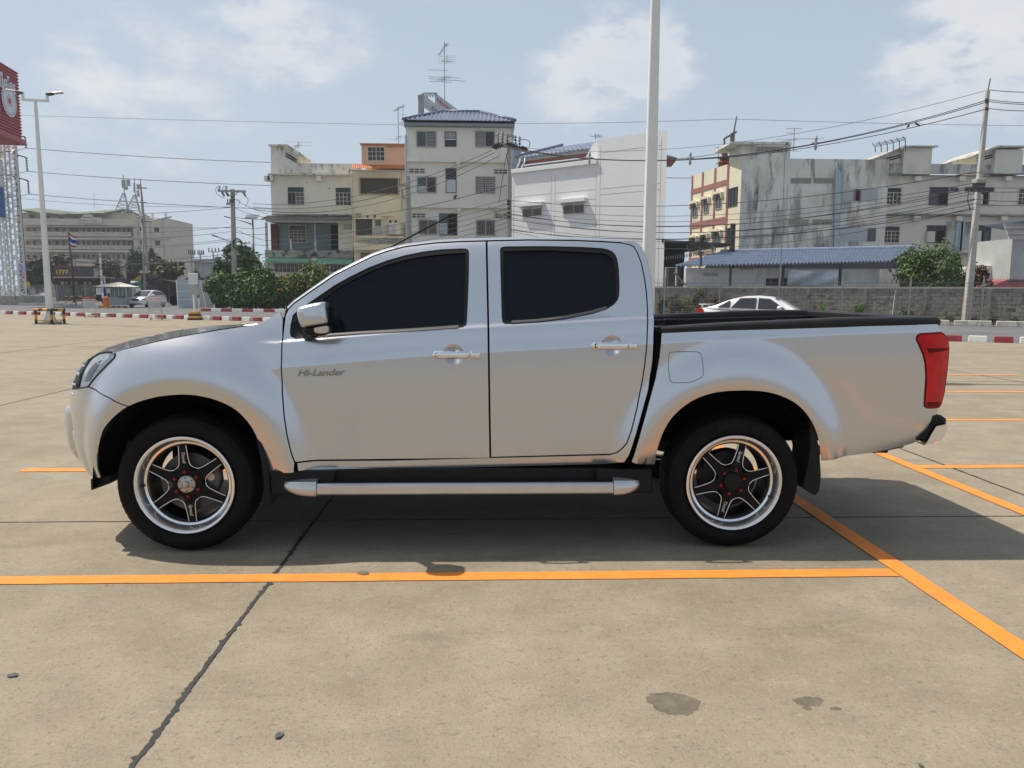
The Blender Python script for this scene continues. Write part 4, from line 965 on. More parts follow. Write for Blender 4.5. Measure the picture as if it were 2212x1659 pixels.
def tree(name, label, cat, base, h, cr, n, size, lm, seed, k=9, trunk=.12, cz=None, group=None, flowers=None, stems=1, bare=0):
    rnd = random.Random(seed); t = thing(name, label, cat, base, 0, group); cz = cz if cz is not None else h-cr[2]
    mb = MB()
    for st in range(stems):
        o = Vector((rnd.uniform(-.5, .5)*cr[0]*(stems > 1), rnd.uniform(-.3, .3)*cr[1]*(stems > 1), 0))
        top = Vector((o.x*.6, o.y*.6, cz)); mb.tube([o, o.lerp(top, .5)+Vector((rnd.uniform(-.1, .1), 0, 0)), top], [trunk, trunk*.8, trunk*.55], 7)
        for i in range(6+bare):
            a = rnd.uniform(0, 6.28); e = top+Vector((cr[0]*.8*math.cos(a), cr[1]*.8*math.sin(a), cr[2]*rnd.uniform(-.1, .8))); b0 = o.lerp(top, rnd.uniform(.5, 1))
            mb.tube([b0, b0.lerp(e, .5)+Vector((0, 0, .1*cr[2])), e], [trunk*.5, trunk*.3, trunk*.1], 5)
    mb.build('trunk', TRUNK, t, smooth=True)
    mb = MB(); leaves(mb, blobset((0, 0, cz), cr, k, rnd), n, size, rnd); cro = mb.build('crown', lm, t)
    if flowers:
        mb = MB(); fb = blobset((0, -cr[1]*.35, cz+cr[2]*.25), (cr[0]*1.0, cr[1]*.8, cr[2]*.85), k, rnd); leaves(mb, fb, flowers, .10, rnd); tag(mb.build('flowers', mat('yellow_flower', (.75, .50, .02), rough=.6, var=0), t), kind='stuff')
    return t
def wire(p, q, sag, r=.016, label=None, group='overhead cables', n=14, name='power_line', m=None):
    p = Vector(p); q = Vector(q); pts = [p.lerp(q, i/n)-Vector((0, 0, 4*sag*(i/n)*(1-i/n))) for i in range(n+1)]
    mid = p; mb = MB(); mb.tube([x-p for x in pts], r, 5); o = mb.build(name, m or WIREM, smooth=True); o.location = p
    return tag(o, label, 'cable', group)
def loft_car(root, st, paint, glass, hw):
    """st: stations (x, z_sill, z_belt, z_roof or None, half width, roof half width)"""
    mb = MB(); rows = []
    for x, zs, zb, w in st:
        r = []
        for k, (fy, fz) in enumerate(((.86, 0), (.96, .06), (1.0, .32), (.985, .62), (.94, .86), (.86, .97), (.6, 1.0), (0, 1.015))): r.append((x, -w*fy, zs+(zb-zs)*fz))
        r = r+[(x, -y, z) for x, y, z in r[::-1][1:]]; rows.append(r)
    mb.grid(rows); m = len(rows[0]); mb.f.append(tuple(range(m))); mb.f.append(tuple(range(len(mb.v)-m, len(mb.v)))[::-1]); return mb.build('body', paint, root, smooth=R(42))
# ------------------------------------------------------------------ things on the left
ZA = conv(0, 700, .36157); ZB = conv(0, 880, .25316); ZC = conv(350, 950, .21097); Z3a = conv(650, 650, .39185); ZS = conv(0, 230, .15066); ZT = conv(0, 540, .2171)
def D2(cv, x, y): return cv(x, y)
# --- lamp posts
def lamp_post(loc, label, rz, H=9.9):
    t = thing('lamp_post', label, 'lamp post', loc, rz, 'white double-headed lamp posts')
    mb = MB(); mb.hexa([(-.122, -.10, .12), (.122, -.10, .12), (.122, .10, .12), (-.122, .10, .12)], [(-.056, -.05, H-.55), (.056, -.05, H-.55), (.056, .05, H-.55), (-.056, .05, H-.55)]); p = mb.build('pole', WHITEM, t, bevel=.015)
    mb = MB(); mb.box(-.35, .35, -.35, .35, 0, .12); mb.build('footing', CONCK, t, bevel=.02)
    for s in (-1, 1): 
        for q in (-1, 1): mb = MB(); mb.prism([(s*.115, .12), (s*.25, .12), (s*.115, .45)], q*.07-.01, q*.07+.01); mb.build('gusset', WHITEM, p)
    mb = MB(); mb.cyl((0, 0, H-.56), (0, 0, H-.32), .055, n=10); mb.box(-.52, .52, -.05, .05, H-.33, H-.25); mb.box(-.50, -.42, -.045, .045, H-.25, H+.02); mb.box(.42, .50, -.045, .045, H-.25, H+.02); mb.build('bracket', WHITEM, t)
    for s in (-1, 1):
        mb = MB(); mb.hexa([(s*.45, -.09, H-.09), (s*.72, -.11, H-.03), (s*.72, .11, H-.03), (s*.45, .09, H-.09)], [(s*.45, -.09, H+.03), (s*.72, -.11, H+.05), (s*.72, .11, H+.05), (s*.45, .09, H+.03)]); hd = mb.build('lamp_head', STEELD, t, bevel=.02)
        mb = MB(); mb.hexa([(s*.70, -.11, H-.01), (s*1.10, -.12, H+.05), (s*1.10, .12, H+.05), (s*.70, .11, H-.01)], [(s*.70, -.11, H+.05), (s*1.06, -.11, H+.10), (s*1.06, .11, H+.10), (s*.70, .11, H+.05)]); mb.build('reflector_hood', mat('lamp_hood', (.45, .45, .42), rough=.4, metal=.3, var=.1), hd, bevel=.015)
    return t
pL = gnd(109, 700); lamp_post((pL.x, pL.y, 0), 'tall white lamp post with two heads inside the yellow and black guard', R(8), 9.55)
lamp_post((4.66, 9.75, 0), 'tall white lamp post rising behind the rear of the pickup cab', R(-4), 10.2)
def guard(loc, label, w, d, h, rz=0.0):
    t = thing('pole_guard', label, 'guard rail', loc, rz)
    r = .055
    def striped(p0, p1, n, s0=0):
        p0 = Vector(p0); p1 = Vector(p1)
        for i in range(n): mb = MB(); mb.cyl(p0.lerp(p1, i/n), p0.lerp(p1, (i+1)/n), r, n=10); mb.build('stripe', YELB if (i+s0) % 2 else BLKB, t, smooth=R(40))
    for sx_ in (-1, 1):
        for sy_ in (-1, 1):
            striped((sx_*w/2, sy_*d/2, 0), (sx_*w/2, sy_*d/2, h), 3, 0); mb = MB(); mb.box(sx_*w/2-.1, sx_*w/2+.1, sy_*d/2-.1, sy_*d/2+.1, 0, .02); mb.build('foot_plate', BLKB, t)
    for sy_ in (-1, 1): striped((-w/2-r, sy_*d/2, h), (w/2+r, sy_*d/2, h), 4, 1); mb = MB(); mb.bar((-w/2, sy_*d/2, .16), (w/2, sy_*d/2, .16), .04); mb.build('lower_rail', YELB, t)
    for sx_ in (-1, 1): striped((sx_*w/2, -d/2, h), (sx_*w/2, d/2, h), 2, 0)
    return t
guard((pL.x, pL.y, 0), 'yellow and black striped guard frame round the near white lamp post', .88, .60, .62, R(-20))
pg = gnd(*ZB(1158, 1268), ROADZ); guard((pg.x, pg.y, ROADZ), 'small striped guard frame at the foot of the flagpole', 1.45, .7, .85, R(-25))
# --- flagpole
pf = gnd(*ZB(1160, 1262), ROADZ); t = thing('flagpole', 'grey flagpole flying a red, white and blue striped flag', 'flagpole', (pf.x, pf.y, ROADZ))
top = atY(*ZB(1094, 10), pf.y).z; mb = MB(); mb.tube([(0, 0, 0), (0, 0, top*.5), (-.25, 0, top)], [.11, .09, .05], 8); mb.build('pole', STEELD, t, smooth=True)
dep = pf.y+4.2; zf1 = atY(*ZB(1100, 135), pf.y).z; hF = 1.15; wF = .85
for k, (a, b, m_) in enumerate(((0, 1/6, 'r'), (1/6, 1/3, 'w'), (1/3, 2/3, 'b'), (2/3, 5/6, 'w'), (5/6, 1, 'r'))):
    mm = {'r': mat('flag_red', (.45, .02, .04), rough=.8, var=.1), 'w': mat('flag_white', (.8, .8, .8), rough=.8, var=.05), 'b': mat('flag_blue', (.03, .05, .30), rough=.8, var=.1)}[m_]
    mb = MB(); rows = []
    for v in (a, b): rows.append([(-.2+wF*u-.2*v*u, .12*math.sin(u*7+v*2), zf1-hF*v-hF*.42*u-.1*math.sin(u*5)*u) for u in np.linspace(0, 1, 9)])
    mb.grid(rows).build('flag_stripe', mm, t, smooth=True)
# --- shopping trolleys
TROL = mat('trolley_wire', (.55, .55, .53), rough=.35, metal=.7, var=.1); TROLR = mat('trolley_red', (.55, .03, .05), rough=.5, var=.1)
def trolley(loc, label, rz):
    t = thing('shopping_trolley', label, 'shopping trolley', loc, rz, 'shopping trolleys left by the kerb')
    w, l = .29, .48
    mb = MB()
    for s in (-1, 1): mb.tube([(s*w*.9, -l, .09), (s*w*.9, l*.9, .12), (s*w, l, .30), (s*w, l, .95), (s*w, l+.08, 1.04)], .013, 6); mb.tube([(s*w*.8, -l, .12), (s*w*.8, -l*.9, .45)], .012, 5)
    mb.tube([(-w*.9, -l, .09), (w*.9, -l, .09)], .012, 5); fr = mb.build('frame', TROL, t, smooth=True)
    def bk(i, j, zt): return None
    mb = MB(); A = [(-w*.75, -l, .48), (w*.75, -l, .48), (w*.92, l, .40), (-w*.92, l, .40)]; B = [(-w*.8, -l*1.05, .84), (w*.8, -l*1.05, .84), (w, l, .96), (-w, l, .96)]
    for k in range(4):
        a0, a1, b0, b1 = [Vector(x) for x in (A[k], A[(k+1) % 4], B[k], B[(k+1) % 4])]
        for q in range(9): f = q/8; mb.tube([a0.lerp(a1, f), b0.lerp(b1, f)], .005, 4)
        for q in range(7): f = q/6; mb.tube([a0.lerp(b0, f), a1.lerp(b1, f)], .005, 4)
    for q in range(9): f = q/8; mb.tube([Vector(A[0]).lerp(Vector(A[1]), f), Vector(A[3]).lerp(Vector(A[2]), f)], .005, 4)
    tag(mb.build('basket', TROL, t), kind='stuff')
    mb = MB(); mb.tube([(-w, l+.08, 1.04), (w, l+.08, 1.04)], .022, 8); mb.build('handle', TROLR, t, smooth=True)
    mb = MB(); mb.bar((-w, -l*1.05, .86), (w, -l*1.05, .86), .03, .09); mb.build('front_trim', TROLR, t)
    mb = MB(); mb.box(-w*.8, w*.8, l-.06, l-.03, .62, .90); mb.build('child_seat_flap', mat('trolley_grey', (.45, .5, .55), rough=.5, var=.1), t)
    for s in (-1, 1):
        for yy in (-l, l*.85): mb = MB(); mb.cyl((s*w*.85-.012, yy, .055), (s*w*.85+.012, yy, .055), .055, n=10); mb.build('wheel', BLKB, t, smooth=R(40))
    return t
p = gnd(*ZB(1432, 1462)); trolley((p.x, p.y, 0), 'wire shopping trolley with grey seat flap, nearer the lamp post guard', R(195))
p = gnd(*ZC(1262, 1468)); trolley((p.x, p.y, 0), 'wire shopping trolley with red trim in front of the white hatchback', R(200))
# --- sign with striped base
p = gnd(*Z3a(303, 1557)); t = thing('sign_post', 'white signboard seen from behind on a pole with striped base', 'sign post', (p.x, p.y, 0))
for i in range(4):
    a = .29-.025*i; b = .29-.025*(i+1); z0, z1 = .105*i, .105*(i+1); mb = MB(); mb.hexa([(-a, -a, z0), (a, -a, z0), (a, a, z0), (-a, a, z0)], [(-b, -b, z1), (b, -b, z1), (b, b, z1), (-b, b, z1)]); mb.build('base_band', YELB if i % 2 else BLKB, t)
f = Fac(t, (p.x, p.y, 0), 0, Z3a); zt = f.uz(292, 1090)[1]
mb = MB(); mb.cyl((0, 0, .4), (-.05, 0, zt), .055, n=10); mb.build('pole', WHITEM, t, smooth=R(40))
f.box('sign_panel', mat('sign_back', (.62, .62, .62), rough=.5, var=.05), 230, 1088, 332, 1200, -.10, -.06, .01); f.box('lower_panel', mat('sign_back_grey', (.36, .37, .36), rough=.5, var=.08), 238, 1207, 340, 1300, -.10, -.06, .01)
# --- white hoarding panels with braces
HOARD = mat('hoarding', (.42, .46, .50), rough=.6, var=.06, scale=1.5); HOARD2 = mat('hoarding_pink', (.50, .48, .47), rough=.6, var=.06, scale=1.5)
p = gnd(*Z3a(220, 1440), ROADZ); t = thing('hoarding', 'pale blue-grey metal hoarding panel with raking braces', 'hoarding', (p.x, p.y, ROADZ)); f = Fac(t, (p.x, p.y, ROADZ), 0, Z3a)
f.box('panel', HOARD, 118, 1152, 330, 1440, 0, .05, zlo=0)
for yy in (1190, 1265, 1350): f.box('rail', WHITEM, 118, yy, 330, yy+7, -.04, .0)
for (a, b, c, d_) in ((115, 1155, 165, 1440), (130, 1325, 160, 1330)): q0, q1 = f.uz(a, b), f.uz(c, d_); mb = MB(); mb.bar((q0[0], -.06, q0[1]), (q1[0], -.7, q1[1]), .06); mb.build('brace', WHITEM, t)
p = gnd(*Z3a(410, 1430), ROADZ); t = thing('hoarding', 'pale pinkish metal hoarding panel beside the green bushes', 'hoarding', (p.x, p.y, ROADZ)); f = Fac(t, (p.x, p.y, ROADZ), 0, Z3a)
f.box('panel', HOARD2, 336, 1156, 482, 1430, 0, .05, zlo=0)
for (a, b, c, d_) in ((358, 1160, 440, 1430), (300, 1365, 330, 1440)): q0, q1 = f.uz(a, b), f.uz(c, d_); mb = MB(); mb.bar((q0[0], -.06, q0[1]), (q1[0], -.7, max(0, q1[1])), .06); mb.build('brace', WHITEM, t)
# --- guard booth
p = gnd(*ZC(520, 1240), ROADZ); t = thing('guard_booth', 'white guard booth with pale hipped metal roof and green windows', 'booth', (p.x, p.y, ROADZ)); f = Fac(t, (p.x, p.y, ROADZ), 0, ZC)
BOOTHW = mat('booth_wall', (.40, .43, .45), rough=.5, var=.06, scale=2); BGL = mat('booth_glass', (.10, .17, .16), rough=.15, var=.3, scale=3)
f.box('wall', BOOTHW, 345, 1045, 693, 1215, 0, 2.0, zlo=.2); f.box('back_wall', BOOTHW, 395, 845, 693, 1045, 1.2, 2.0)
for a, b in ((398, 470), (474, 548), (552, 620), (624, 690)): f.box('pane', BGL, a, 868, b, 1043, .02, .05)
for a in (395, 471, 549, 621, 689): f.box('mullion', WHITEM, a, 850, a+5, 1046, -.02, .07)
u0, u1, z0, z1 = f.rect(300, 775, 705, 850); ue = f.uz(120, 850)[0]; mb = MB(); c = (u0+u1)/2-.1; mb.add([(ue, -.6, z0), (u1, -.6, z0), (u1, 2.6, z0), (ue, 2.6, z0), (c, 1.0, z1+.05)], [(0, 1, 4), (1, 2, 4), (2, 3, 4), (3, 0, 4), (3, 2, 1, 0)]); rf = mb.build('roof', mat('booth_roof', (.62, .60, .56), rough=.5, var=.08), t)
for i in range(12): u = ue+(u1-ue)*(i+.5)/12; mb = MB(); mb.bar((u, -.6, z0+.02), (c+(u-c)*.1, 1.0-.1, z1+.04), .05, .04); mb.build('rib', mat('roof_rib', (.45, .43, .40), rough=.5, var=.05), rf)
f.box('fascia', mat('booth_navy', (.03, .04, .12), rough=.5, var=.1), 122, 848, 250, 862, -.3, -.26); f.box('counter', mat('booth_counter', (.05, .06, .06), rough=.5, var=.1), 552, 1030, 694, 1046, -.2, .0)
f.box('canopy_screen', WHITEM, 128, 865, 235, 995, -.32, -.28); f.box('notice', WHITEM, 332, 878, 396, 965, -.05, -.02)
for i in range(16): a = 345+348*i/16; f.box('corrugation', BOOTHW, a, 1048, a+10, 1213, -.025, .0)
for i in range(7): f.box('plinth_block', YELB if i % 2 else BLKB, 345+47*i, 1212, 345+47*(i+1), 1245, -.15, .3, zlo=0)
pb = gnd(*ZC(300, 1252), ROADZ); t = thing('barrier', 'orange barrier housing with raised white boom beside the booth', 'barrier', (pb.x, pb.y, ROADZ)); f = Fac(t, (pb.x, pb.y, ROADZ), 0, ZC)
ORP = mat('barrier_orange', (.62, .17, .03), rough=.5, var=.12, scale=3)
f.box('housing', ORP, 252, 1035, 343, 1215, 0, .45, .03); f.box('plinth', YELB, 248, 1212, 346, 1252, -.05, .5, zlo=0)
seg = [(266, 1060), (262, 960), (252, 850), (243, 740), (237, 640), (231, 530), (222, 420), (213, 310), (205, 210)]
for i in range(8): a, b = f.uz(*seg[i]), f.uz(*seg[i+1]); mb = MB(); mb.bar((a[0], -.05, a[1]), (b[0], -.05, b[1]), .16, .06, up=(0, 1, 0)); mb.build('boom_section', WHITEM if i % 2 == 0 else mat('boom_grey', (.42, .40, .38), rough=.5, var=.1), t)
pu = gnd(*ZC(300, 1215), ROADZ); t = thing('parasol', 'closed navy blue parasol standing by the booth', 'parasol', (pu.x, pu.y, ROADZ)); f = Fac(t, (pu.x, pu.y, ROADZ), 0, ZC)
zz = f.uz(300, 768)[1]; mb = MB(); mb.lathe([(.02, zz), (.06, zz-.1), (.16, zz-.5), (.22, zz-1.3), (.24, zz-2.0), (.16, zz-2.05)], ax='z', n=10); mb.build('canopy', mat('parasol_navy', (.015, .02, .12), rough=.8, var=.2), t); mb = MB(); mb.cyl((0, 0, 0), (0, 0, zz-1), .03); mb.build('pole', STEELG, t)
pu = gnd(*ZC(455, 1205), ROADZ); t = thing('signal_post', 'thin white post in front of the booth', 'post', (pu.x, pu.y-1, ROADZ)); f = Fac(t, (pu.x, pu.y-1, ROADZ), 0, ZC); zz = f.uz(432, 650)[1]; mb = MB(); mb.cyl((0, 0, 0), (-.25, 0, zz), .06); mb.build('pole', WHITEM, t); mb = MB(); mb.box(-.38, -.12, -.05, .05, zz-.08, zz+.02); mb.build('cap', STEELG, t)
# --- direction sign
p = gnd(*ZC(1385, 1165), ROADZ); t = thing('direction_sign', 'white board with red panel and left-pointing arrow on steel legs', 'sign', (p.x, p.y, ROADZ)); f = Fac(t, (p.x, p.y, ROADZ), R(-4), ZC)
SGW = mat('sign_white', (.68, .66, .66), rough=.5, var=.05); SGR = mat('sign_red', (.42, .03, .05), rough=.5, var=.08)
f.box('board', SGW, 1272, 862, 1498, 1082, 0, .05); f.box('red_panel', SGR, 1312, 876, 1392, 1060, -.02, -.004)
f.poly('arrow', SGW, [(1322, 935), (1352, 890), (1352, 918), (1380, 918), (1380, 952), (1352, 952), (1352, 985)], -.032, -.021)
def lay_text(f, nm, txt, m, x0, y0, x1, y1, d=-.01, bold=0.0):
    u0, u1, z0, z1 = f.rect(x0, y0, x1, y1); me = text_mesh(txt, 1.0, .004, bold=bold); co = np.array([v.co[:] for v in me.vertices]); lo, hi = co.min(0), co.max(0)
    sx_, sz_ = (u1-u0)/(hi[0]-lo[0]), (z1-z0)/(hi[1]-lo[1])
    for v in me.vertices: v.co = (u0+(v.co.x-lo[0])*sx_, d-v.co.z, z0+(v.co.y-lo[1])*sz_)
    me.materials.clear(); me.materials.append(m); me.name = nm; return link(nm, me, f.root)
lay_text(f, 'lettering', 'ทางออก', SGR, 1400, 900, 1485, 945); lay_text(f, 'lettering', 'รถยนต์', SGR, 1408, 968, 1485, 1005)
for a in (1432, 1490): q = f.uz(a, 1165)[0]; mb = MB(); mb.bar((q, .08, 0), (q, .08, 2.0), .06); mb.bar((q-.5, -.3, 0), (q, .08, .7), .04); mb.build('leg', STEELG, t)
# --- parked white hatchback
CARW = mat('car_white', (.74, .74, .73), rough=.22, var=.02, scale=4, coat=.8); CGL = mat('car_glass', (.03, .034, .04), rough=.05, var=0, spec=.6)
def side_quads(root, name, m, pts, w, inset, parent=None):
    for s in (-1, 1):
        mb = MB(); n = len(pts); mb.add([(x, s*(wy+.006), z) for x, z, wy in pts]+[(x, s*(wy-.02), z) for x, z, wy in pts], [tuple(range(n))]+[(i, (i+1) % n, n+(i+1) % n, n+i) for i in range(n)]); mb.build(name, m, parent or root)
def car_wheel(root, x, y, r):
    w = thing('wheel', None, None, (x, y, r)); w.parent = root; s = 1 if y > 0 else -1
    mb = MB(); mb.lathe([(r*.66, s*.02), (r*.9, s*.03), (r, 0), (r, -s*.16), (r*.7, -s*.18)], n=24); mb.build('tyre', TYRE, w, smooth=R(40))
    mb = MB(); mb.lathe([(0, s*.0), (r*.2, s*.01), (r*.62, s*.0), (r*.66, s*.022), (r*.68, 0)], n=20); mb.build('rim', mat('car_rim', (.45, .45, .45), rough=.35, metal=.8, var=.1), w, smooth=R(40))
    for k in range(5): mb = MB(); a = k*1.2566; mb.bar((r*.15*math.cos(a+.6), s*.012, r*.15*math.sin(a+.6)), (r*.6*math.cos(a+.6), s*.012, r*.6*math.sin(a+.6)), .07, .008, up=(0, 1, 0)); mb.build('rim_gap', BLKB, w)
def cabin(root, st, paint):
    """st: (x, z_belt, z_roof, w_belt, w_roof)"""
    mb = MB(); rows = []
    for x, zb, zr, wb, wr in st:
        r = [(x, -wb, zb-.03), (x, -wb, zb), (x, -(wb+(wr-wb)*.88), zb+(zr-zb)*.80), (x, -wr, zb+(zr-zb)*.92), (x, -wr*.8, zr-.01 if zr-zb > .1 else zr), (x, 0, zr)]
        rows.append(r+[(x, -y, z) for x, y, z in r[::-1][1:]])
    mb.grid(rows); return mb.build('cabin', paint, root, smooth=R(40))
def hatchback(loc, rz):
    t = thing('hatchback_car', 'white hatchback car driving out past the guard booth', 'car', loc, rz)
    loft_car(t, [(-2.02, .30, .55, .45), (-2.0, .24, .66, .66), (-1.9, .22, .80, .78), (-1.55, .22, .92, .82), (-1.0, .22, 1.0, .84), (0, .22, 1.02, .845), (1.0, .22, 1.05, .845), (1.7, .24, 1.06, .82), (1.95, .28, 1.0, .76), (2.05, .35, .9, .6)], CARW, CGL, .84)
    cabin(t, [(-1.12, .99, 1.0, .80, .70), (-.75, 1.0, 1.22, .80, .66), (-.2, 1.01, 1.47, .80, .62), (.4, 1.02, 1.53, .80, .61), (1.0, 1.03, 1.50, .80, .60), (1.6, 1.05, 1.38, .78, .58), (1.95, 1.03, 1.12, .72, .56), (2.0, 1.0, 1.02, .7, .55)], CARW)
    mb = MB(); mb.add([(-1.10, -.64, 1.03), (-1.10, .64, 1.03), (-.27, .54, 1.445), (-.27, -.54, 1.445)], [(0, 1, 2, 3)]); mb.add([(-1.12, -.64, 1.04), (-1.12, .64, 1.04), (-.285, .54, 1.462), (-.285, -.54, 1.462)], [(0, 1, 2, 3)]); mb.build('windscreen', CGL, t)
    for pts in ([(-.62, 1.06, .795), (.30, 1.07, .80), (.30, 1.42, .645), (-.12, 1.40, .655)], [(.36, 1.07, .80), (1.25, 1.09, .80), (1.1, 1.40, .64), (.36, 1.42, .645)], [(1.32, 1.10, .795), (1.7, 1.12, .77), (1.5, 1.33, .66), (1.2, 1.39, .645)]): side_quads(t, 'window', CGL, pts, 0, 0)
    for s in (-1, 1):
        mb = MB(); mb.prism([(-1.95, .74), (-1.9, .66), (-1.62, .80), (-1.35, .93), (-1.55, .90)], s*.62, s*.80); mb.build('headlamp', mat('car_lamp', (.25, .27, .29), rough=.1, metal=.4, var=.3, coat=1), t)
        mb = MB(); mb.lathe([(0, -.13), (.08, -.10), (.10, 0), (.07, .08), (0, .10)], c=(-.72, s*.98, 1.10), ax='y', n=12); mb.build('door_mirror', CARW, t, smooth=True)
        mb = MB(); mb.box(-1.995, -1.90, s*.45-.12*1, s*.45+.12, .38, .46); mb.build('fog_lamp', BLKB, t)
        for x in (-1.30, 1.28): car_wheel(t, x, s*.80, .31)
    mb = MB(); mb.prism([(-.34, .78), (-.26, .60), (.26, .60), (.34, .78)], -2.045, -1.93, 'x'); mb.build('grille', BLKB, t); mb = MB(); mb.box(-2.06, -2.03, -.26, .26, .46, .57); mb.build('number_plate', mat('plate', (.6, .6, .58), rough=.5, var=.05), t)
    mb = MB(); mb.box(-2.03, -1.95, -.6, .6, .27, .36); mb.build('lower_grille', BLKB, t)
    mb = MB(); mb.tube([(-2.06, -.4, .80), (-2.08, -.1, .64), (-2.085, .1, .64), (-2.06, .4, .80)], .022, 6); mb.build('grille_chrome', CHROME, t); return t
p = gnd(*ZC(985, 1235), ROADZ); hatchback((p.x, p.y+1.2, ROADZ), R(84))
# --- red pylon sign on a lattice tower
Pb = gnd(45, 659.5, ROADZ); YP = Pb.y+3; RZP = R(98)
t = thing('pylon_sign', 'tall red pylon sign with round white emblem on a white lattice tower', 'sign', (Pb.x, YP, ROADZ)); f0 = Fac(t, (Pb.x, YP, ROADZ), 0, ZA)
SREDM = mat('sign_corrugated', (.36, .022, .042), rough=.5, var=.08, scale=1); 
f0.box('plinth', CONCK, -200, 1287, 262, 1390, -1.5, 3.0, zlo=0)
for a in (30, 150): f0.box('plinth_rib', mat('plinth_pale', (.5, .5, .48), rough=.8, var=.1), a, 1287, a+12, 1390, -1.56, -1.505, zlo=0)
ztop = f0.uz(150, -400)[1]
def lattice(parent, xc, yc, w, z0, z1, nb):
    for a in (-1, 1):
        for b in (-1, 1): mb = MB(); mb.bar((xc+a*w/2, yc+b*w/2, z0), (xc+a*w/2, yc+b*w/2, z1), .14); mb.build('leg', WHITEM, parent)
    mb = MB()
    for i in range(nb):
        za, zb = z0+(z1-z0)*i/nb, z0+(z1-z0)*(i+1)/nb
        for (ax, ay, bx, by) in ((-1, -1, 1, -1), (1, -1, 1, 1), (1, 1, -1, 1), (-1, 1, -1, -1)):
            if i % 2: ax, ay, bx, by = bx, by, ax, ay
            mb.bar((xc+ax*w/2, yc+ay*w/2, za), (xc+bx*w/2, yc+by*w/2, zb), .07); mb.bar((xc+ax*w/2, yc+ay*w/2, zb), (xc+bx*w/2, yc+by*w/2, zb), .06)
    tag(mb.build('lattice', WHITEM, parent), kind='stuff')
zl = f0.rect(0, 1287, 10, 1287)[2]
bot = atY(25, 306, YP).z
for xx in (150, -10, -140): u = f0.uz(xx, 1290)[0]; lattice(t, u, .6, 1.1, zl, bot+.4, 20)
ff = Fac(t, (Pb.x, YP, ROADZ), 0, lambda x, y: (x, y))
pr = atY(47, 308, YP-1.0); 
sg = thing('sign_box', None, None, (pr.x-Pb.x, -1.0, 0)); sg.parent = t; sg.rotation_euler = (0, 0, RZP+math.pi)       # local x runs from the right edge towards the viewer's left
fs = Fac(sg, (pr.x, YP-1.0, ROADZ), RZP, lambda x, y: (x, y))
zt_, zb_ = atY(44, 157, YP-1.0).z-ROADZ, atY(47, 300, YP-1.0).z-ROADZ
# corrugated face: horizontal ribs
def sgl(u, d, z): return (-u, -d, z)
mb = MB(); prof = []; nr = 22
for i in range(nr):
    za = zb_+(zt_-zb_)*i/nr; h_ = (zt_-zb_)/nr; prof += [(za, 0), (za+h_*.45, 0), (za+h_*.55, -.12), (za+h_*.92, -.12), (za+h_, 0)]
W_ = 9.0
rows = [[sgl(0, d, z) for z, d in prof], [sgl(-W_, d, z) for z, d in prof]]; mb.grid(rows); mb.build('sign_face', SREDM, sg)
mb = MB(); mb.hexa([sgl(-.02, .02, zb_), sgl(-W_, .02, zb_), sgl(-W_, 2.6, zb_), sgl(-.02, 2.6, zb_)], [sgl(-.02, .02, zt_), sgl(-W_, .02, zt_), sgl(-W_, 2.6, zt_), sgl(-.02, 2.6, zt_)]); mb.build('sign_body', SREDM, sg)
mb = MB(); mb.hexa([sgl(.55, -.3, zb_-.55), sgl(-W_, -.3, zb_-.55), sgl(-W_, 2.9, zb_-.55), sgl(.55, 2.9, zb_-.55)], [sgl(.2, -.14, zb_-.02), sgl(-W_, -.14, zb_-.02), sgl(-W_, 2.7, zb_-.02), sgl(.2, 2.7, zb_-.02)]); mb.build('sign_skirt', SREDM, sg)
cu, cz_ = fs.uz(15.5, 218); rr = abs(fs.uz(15.5, 184)[1]-fs.uz(15.5, 251)[1])/2
EMW = mat('emblem_white', (.62, .64, .66), rough=.5, var=.03); 
for (r0, r1, d0, m_) in ((0, 1.0, -.14, EMW), (.84, .88, -.50, SREDM), (.30, .345, -.50, SREDM), (0, .19, -.50, SREDM)):
    mb = MB(); n = 40; dd = -.14 if d0 == -.14 else -.44
    o_ = [(cu+rr*r1*math.cos(k*2*math.pi/n), cz_+rr*r1*math.sin(k*2*math.pi/n)) for k in range(n)]; i_ = [(cu+rr*r0*math.cos(k*2*math.pi/n), cz_+rr*r0*math.sin(k*2*math.pi/n)) for k in range(n)]
    if d0 == -.14: mb.add([sgl(u, -.14, z) for u, z in o_]+[sgl(u, -.20, z) for u, z in o_], [tuple(range(n))[::-1], tuple(range(n, 2*n))]+[(k, (k+1) % n, n+(k+1) % n, n+k) for k in range(n)])
    else: mb.add([sgl(u, -.21, z) for u, z in o_]+[sgl(u, -.21, z) for u, z in i_], [(k, (k+1) % n, n+(k+1) % n, n+k) for k in range(n)])
    mb.build('emblem' if d0 == -.14 else 'emblem_ring', m_, sg)
fs2 = Fac(sg, (pr.x, YP-1.0, ROADZ), RZP, lambda x, y: (x, y))
u0, u1, z0, z1 = fs2.uz(-14, 152)[0], fs2.uz(28.3, 170)[0], fs2.uz(10, 186)[1], fs2.uz(10, 152)[1]
me = text_mesh('แม็คโคร', 1.0, .06, bold=.02); co = np.array([v.co[:] for v in me.vertices]); lo, hi = co.min(0), co.max(0)
for v in me.vertices: v.co = sgl(u0+(v.co.x-lo[0])*(u1-u0)/(hi[0]-lo[0]), -.14-v.co.z, z0-.35+(v.co.y-lo[1])*1.25*(u1-u0)/(hi[0]-lo[0]))
me.materials.clear(); me.materials.append(EMW); link('lettering', me, sg)
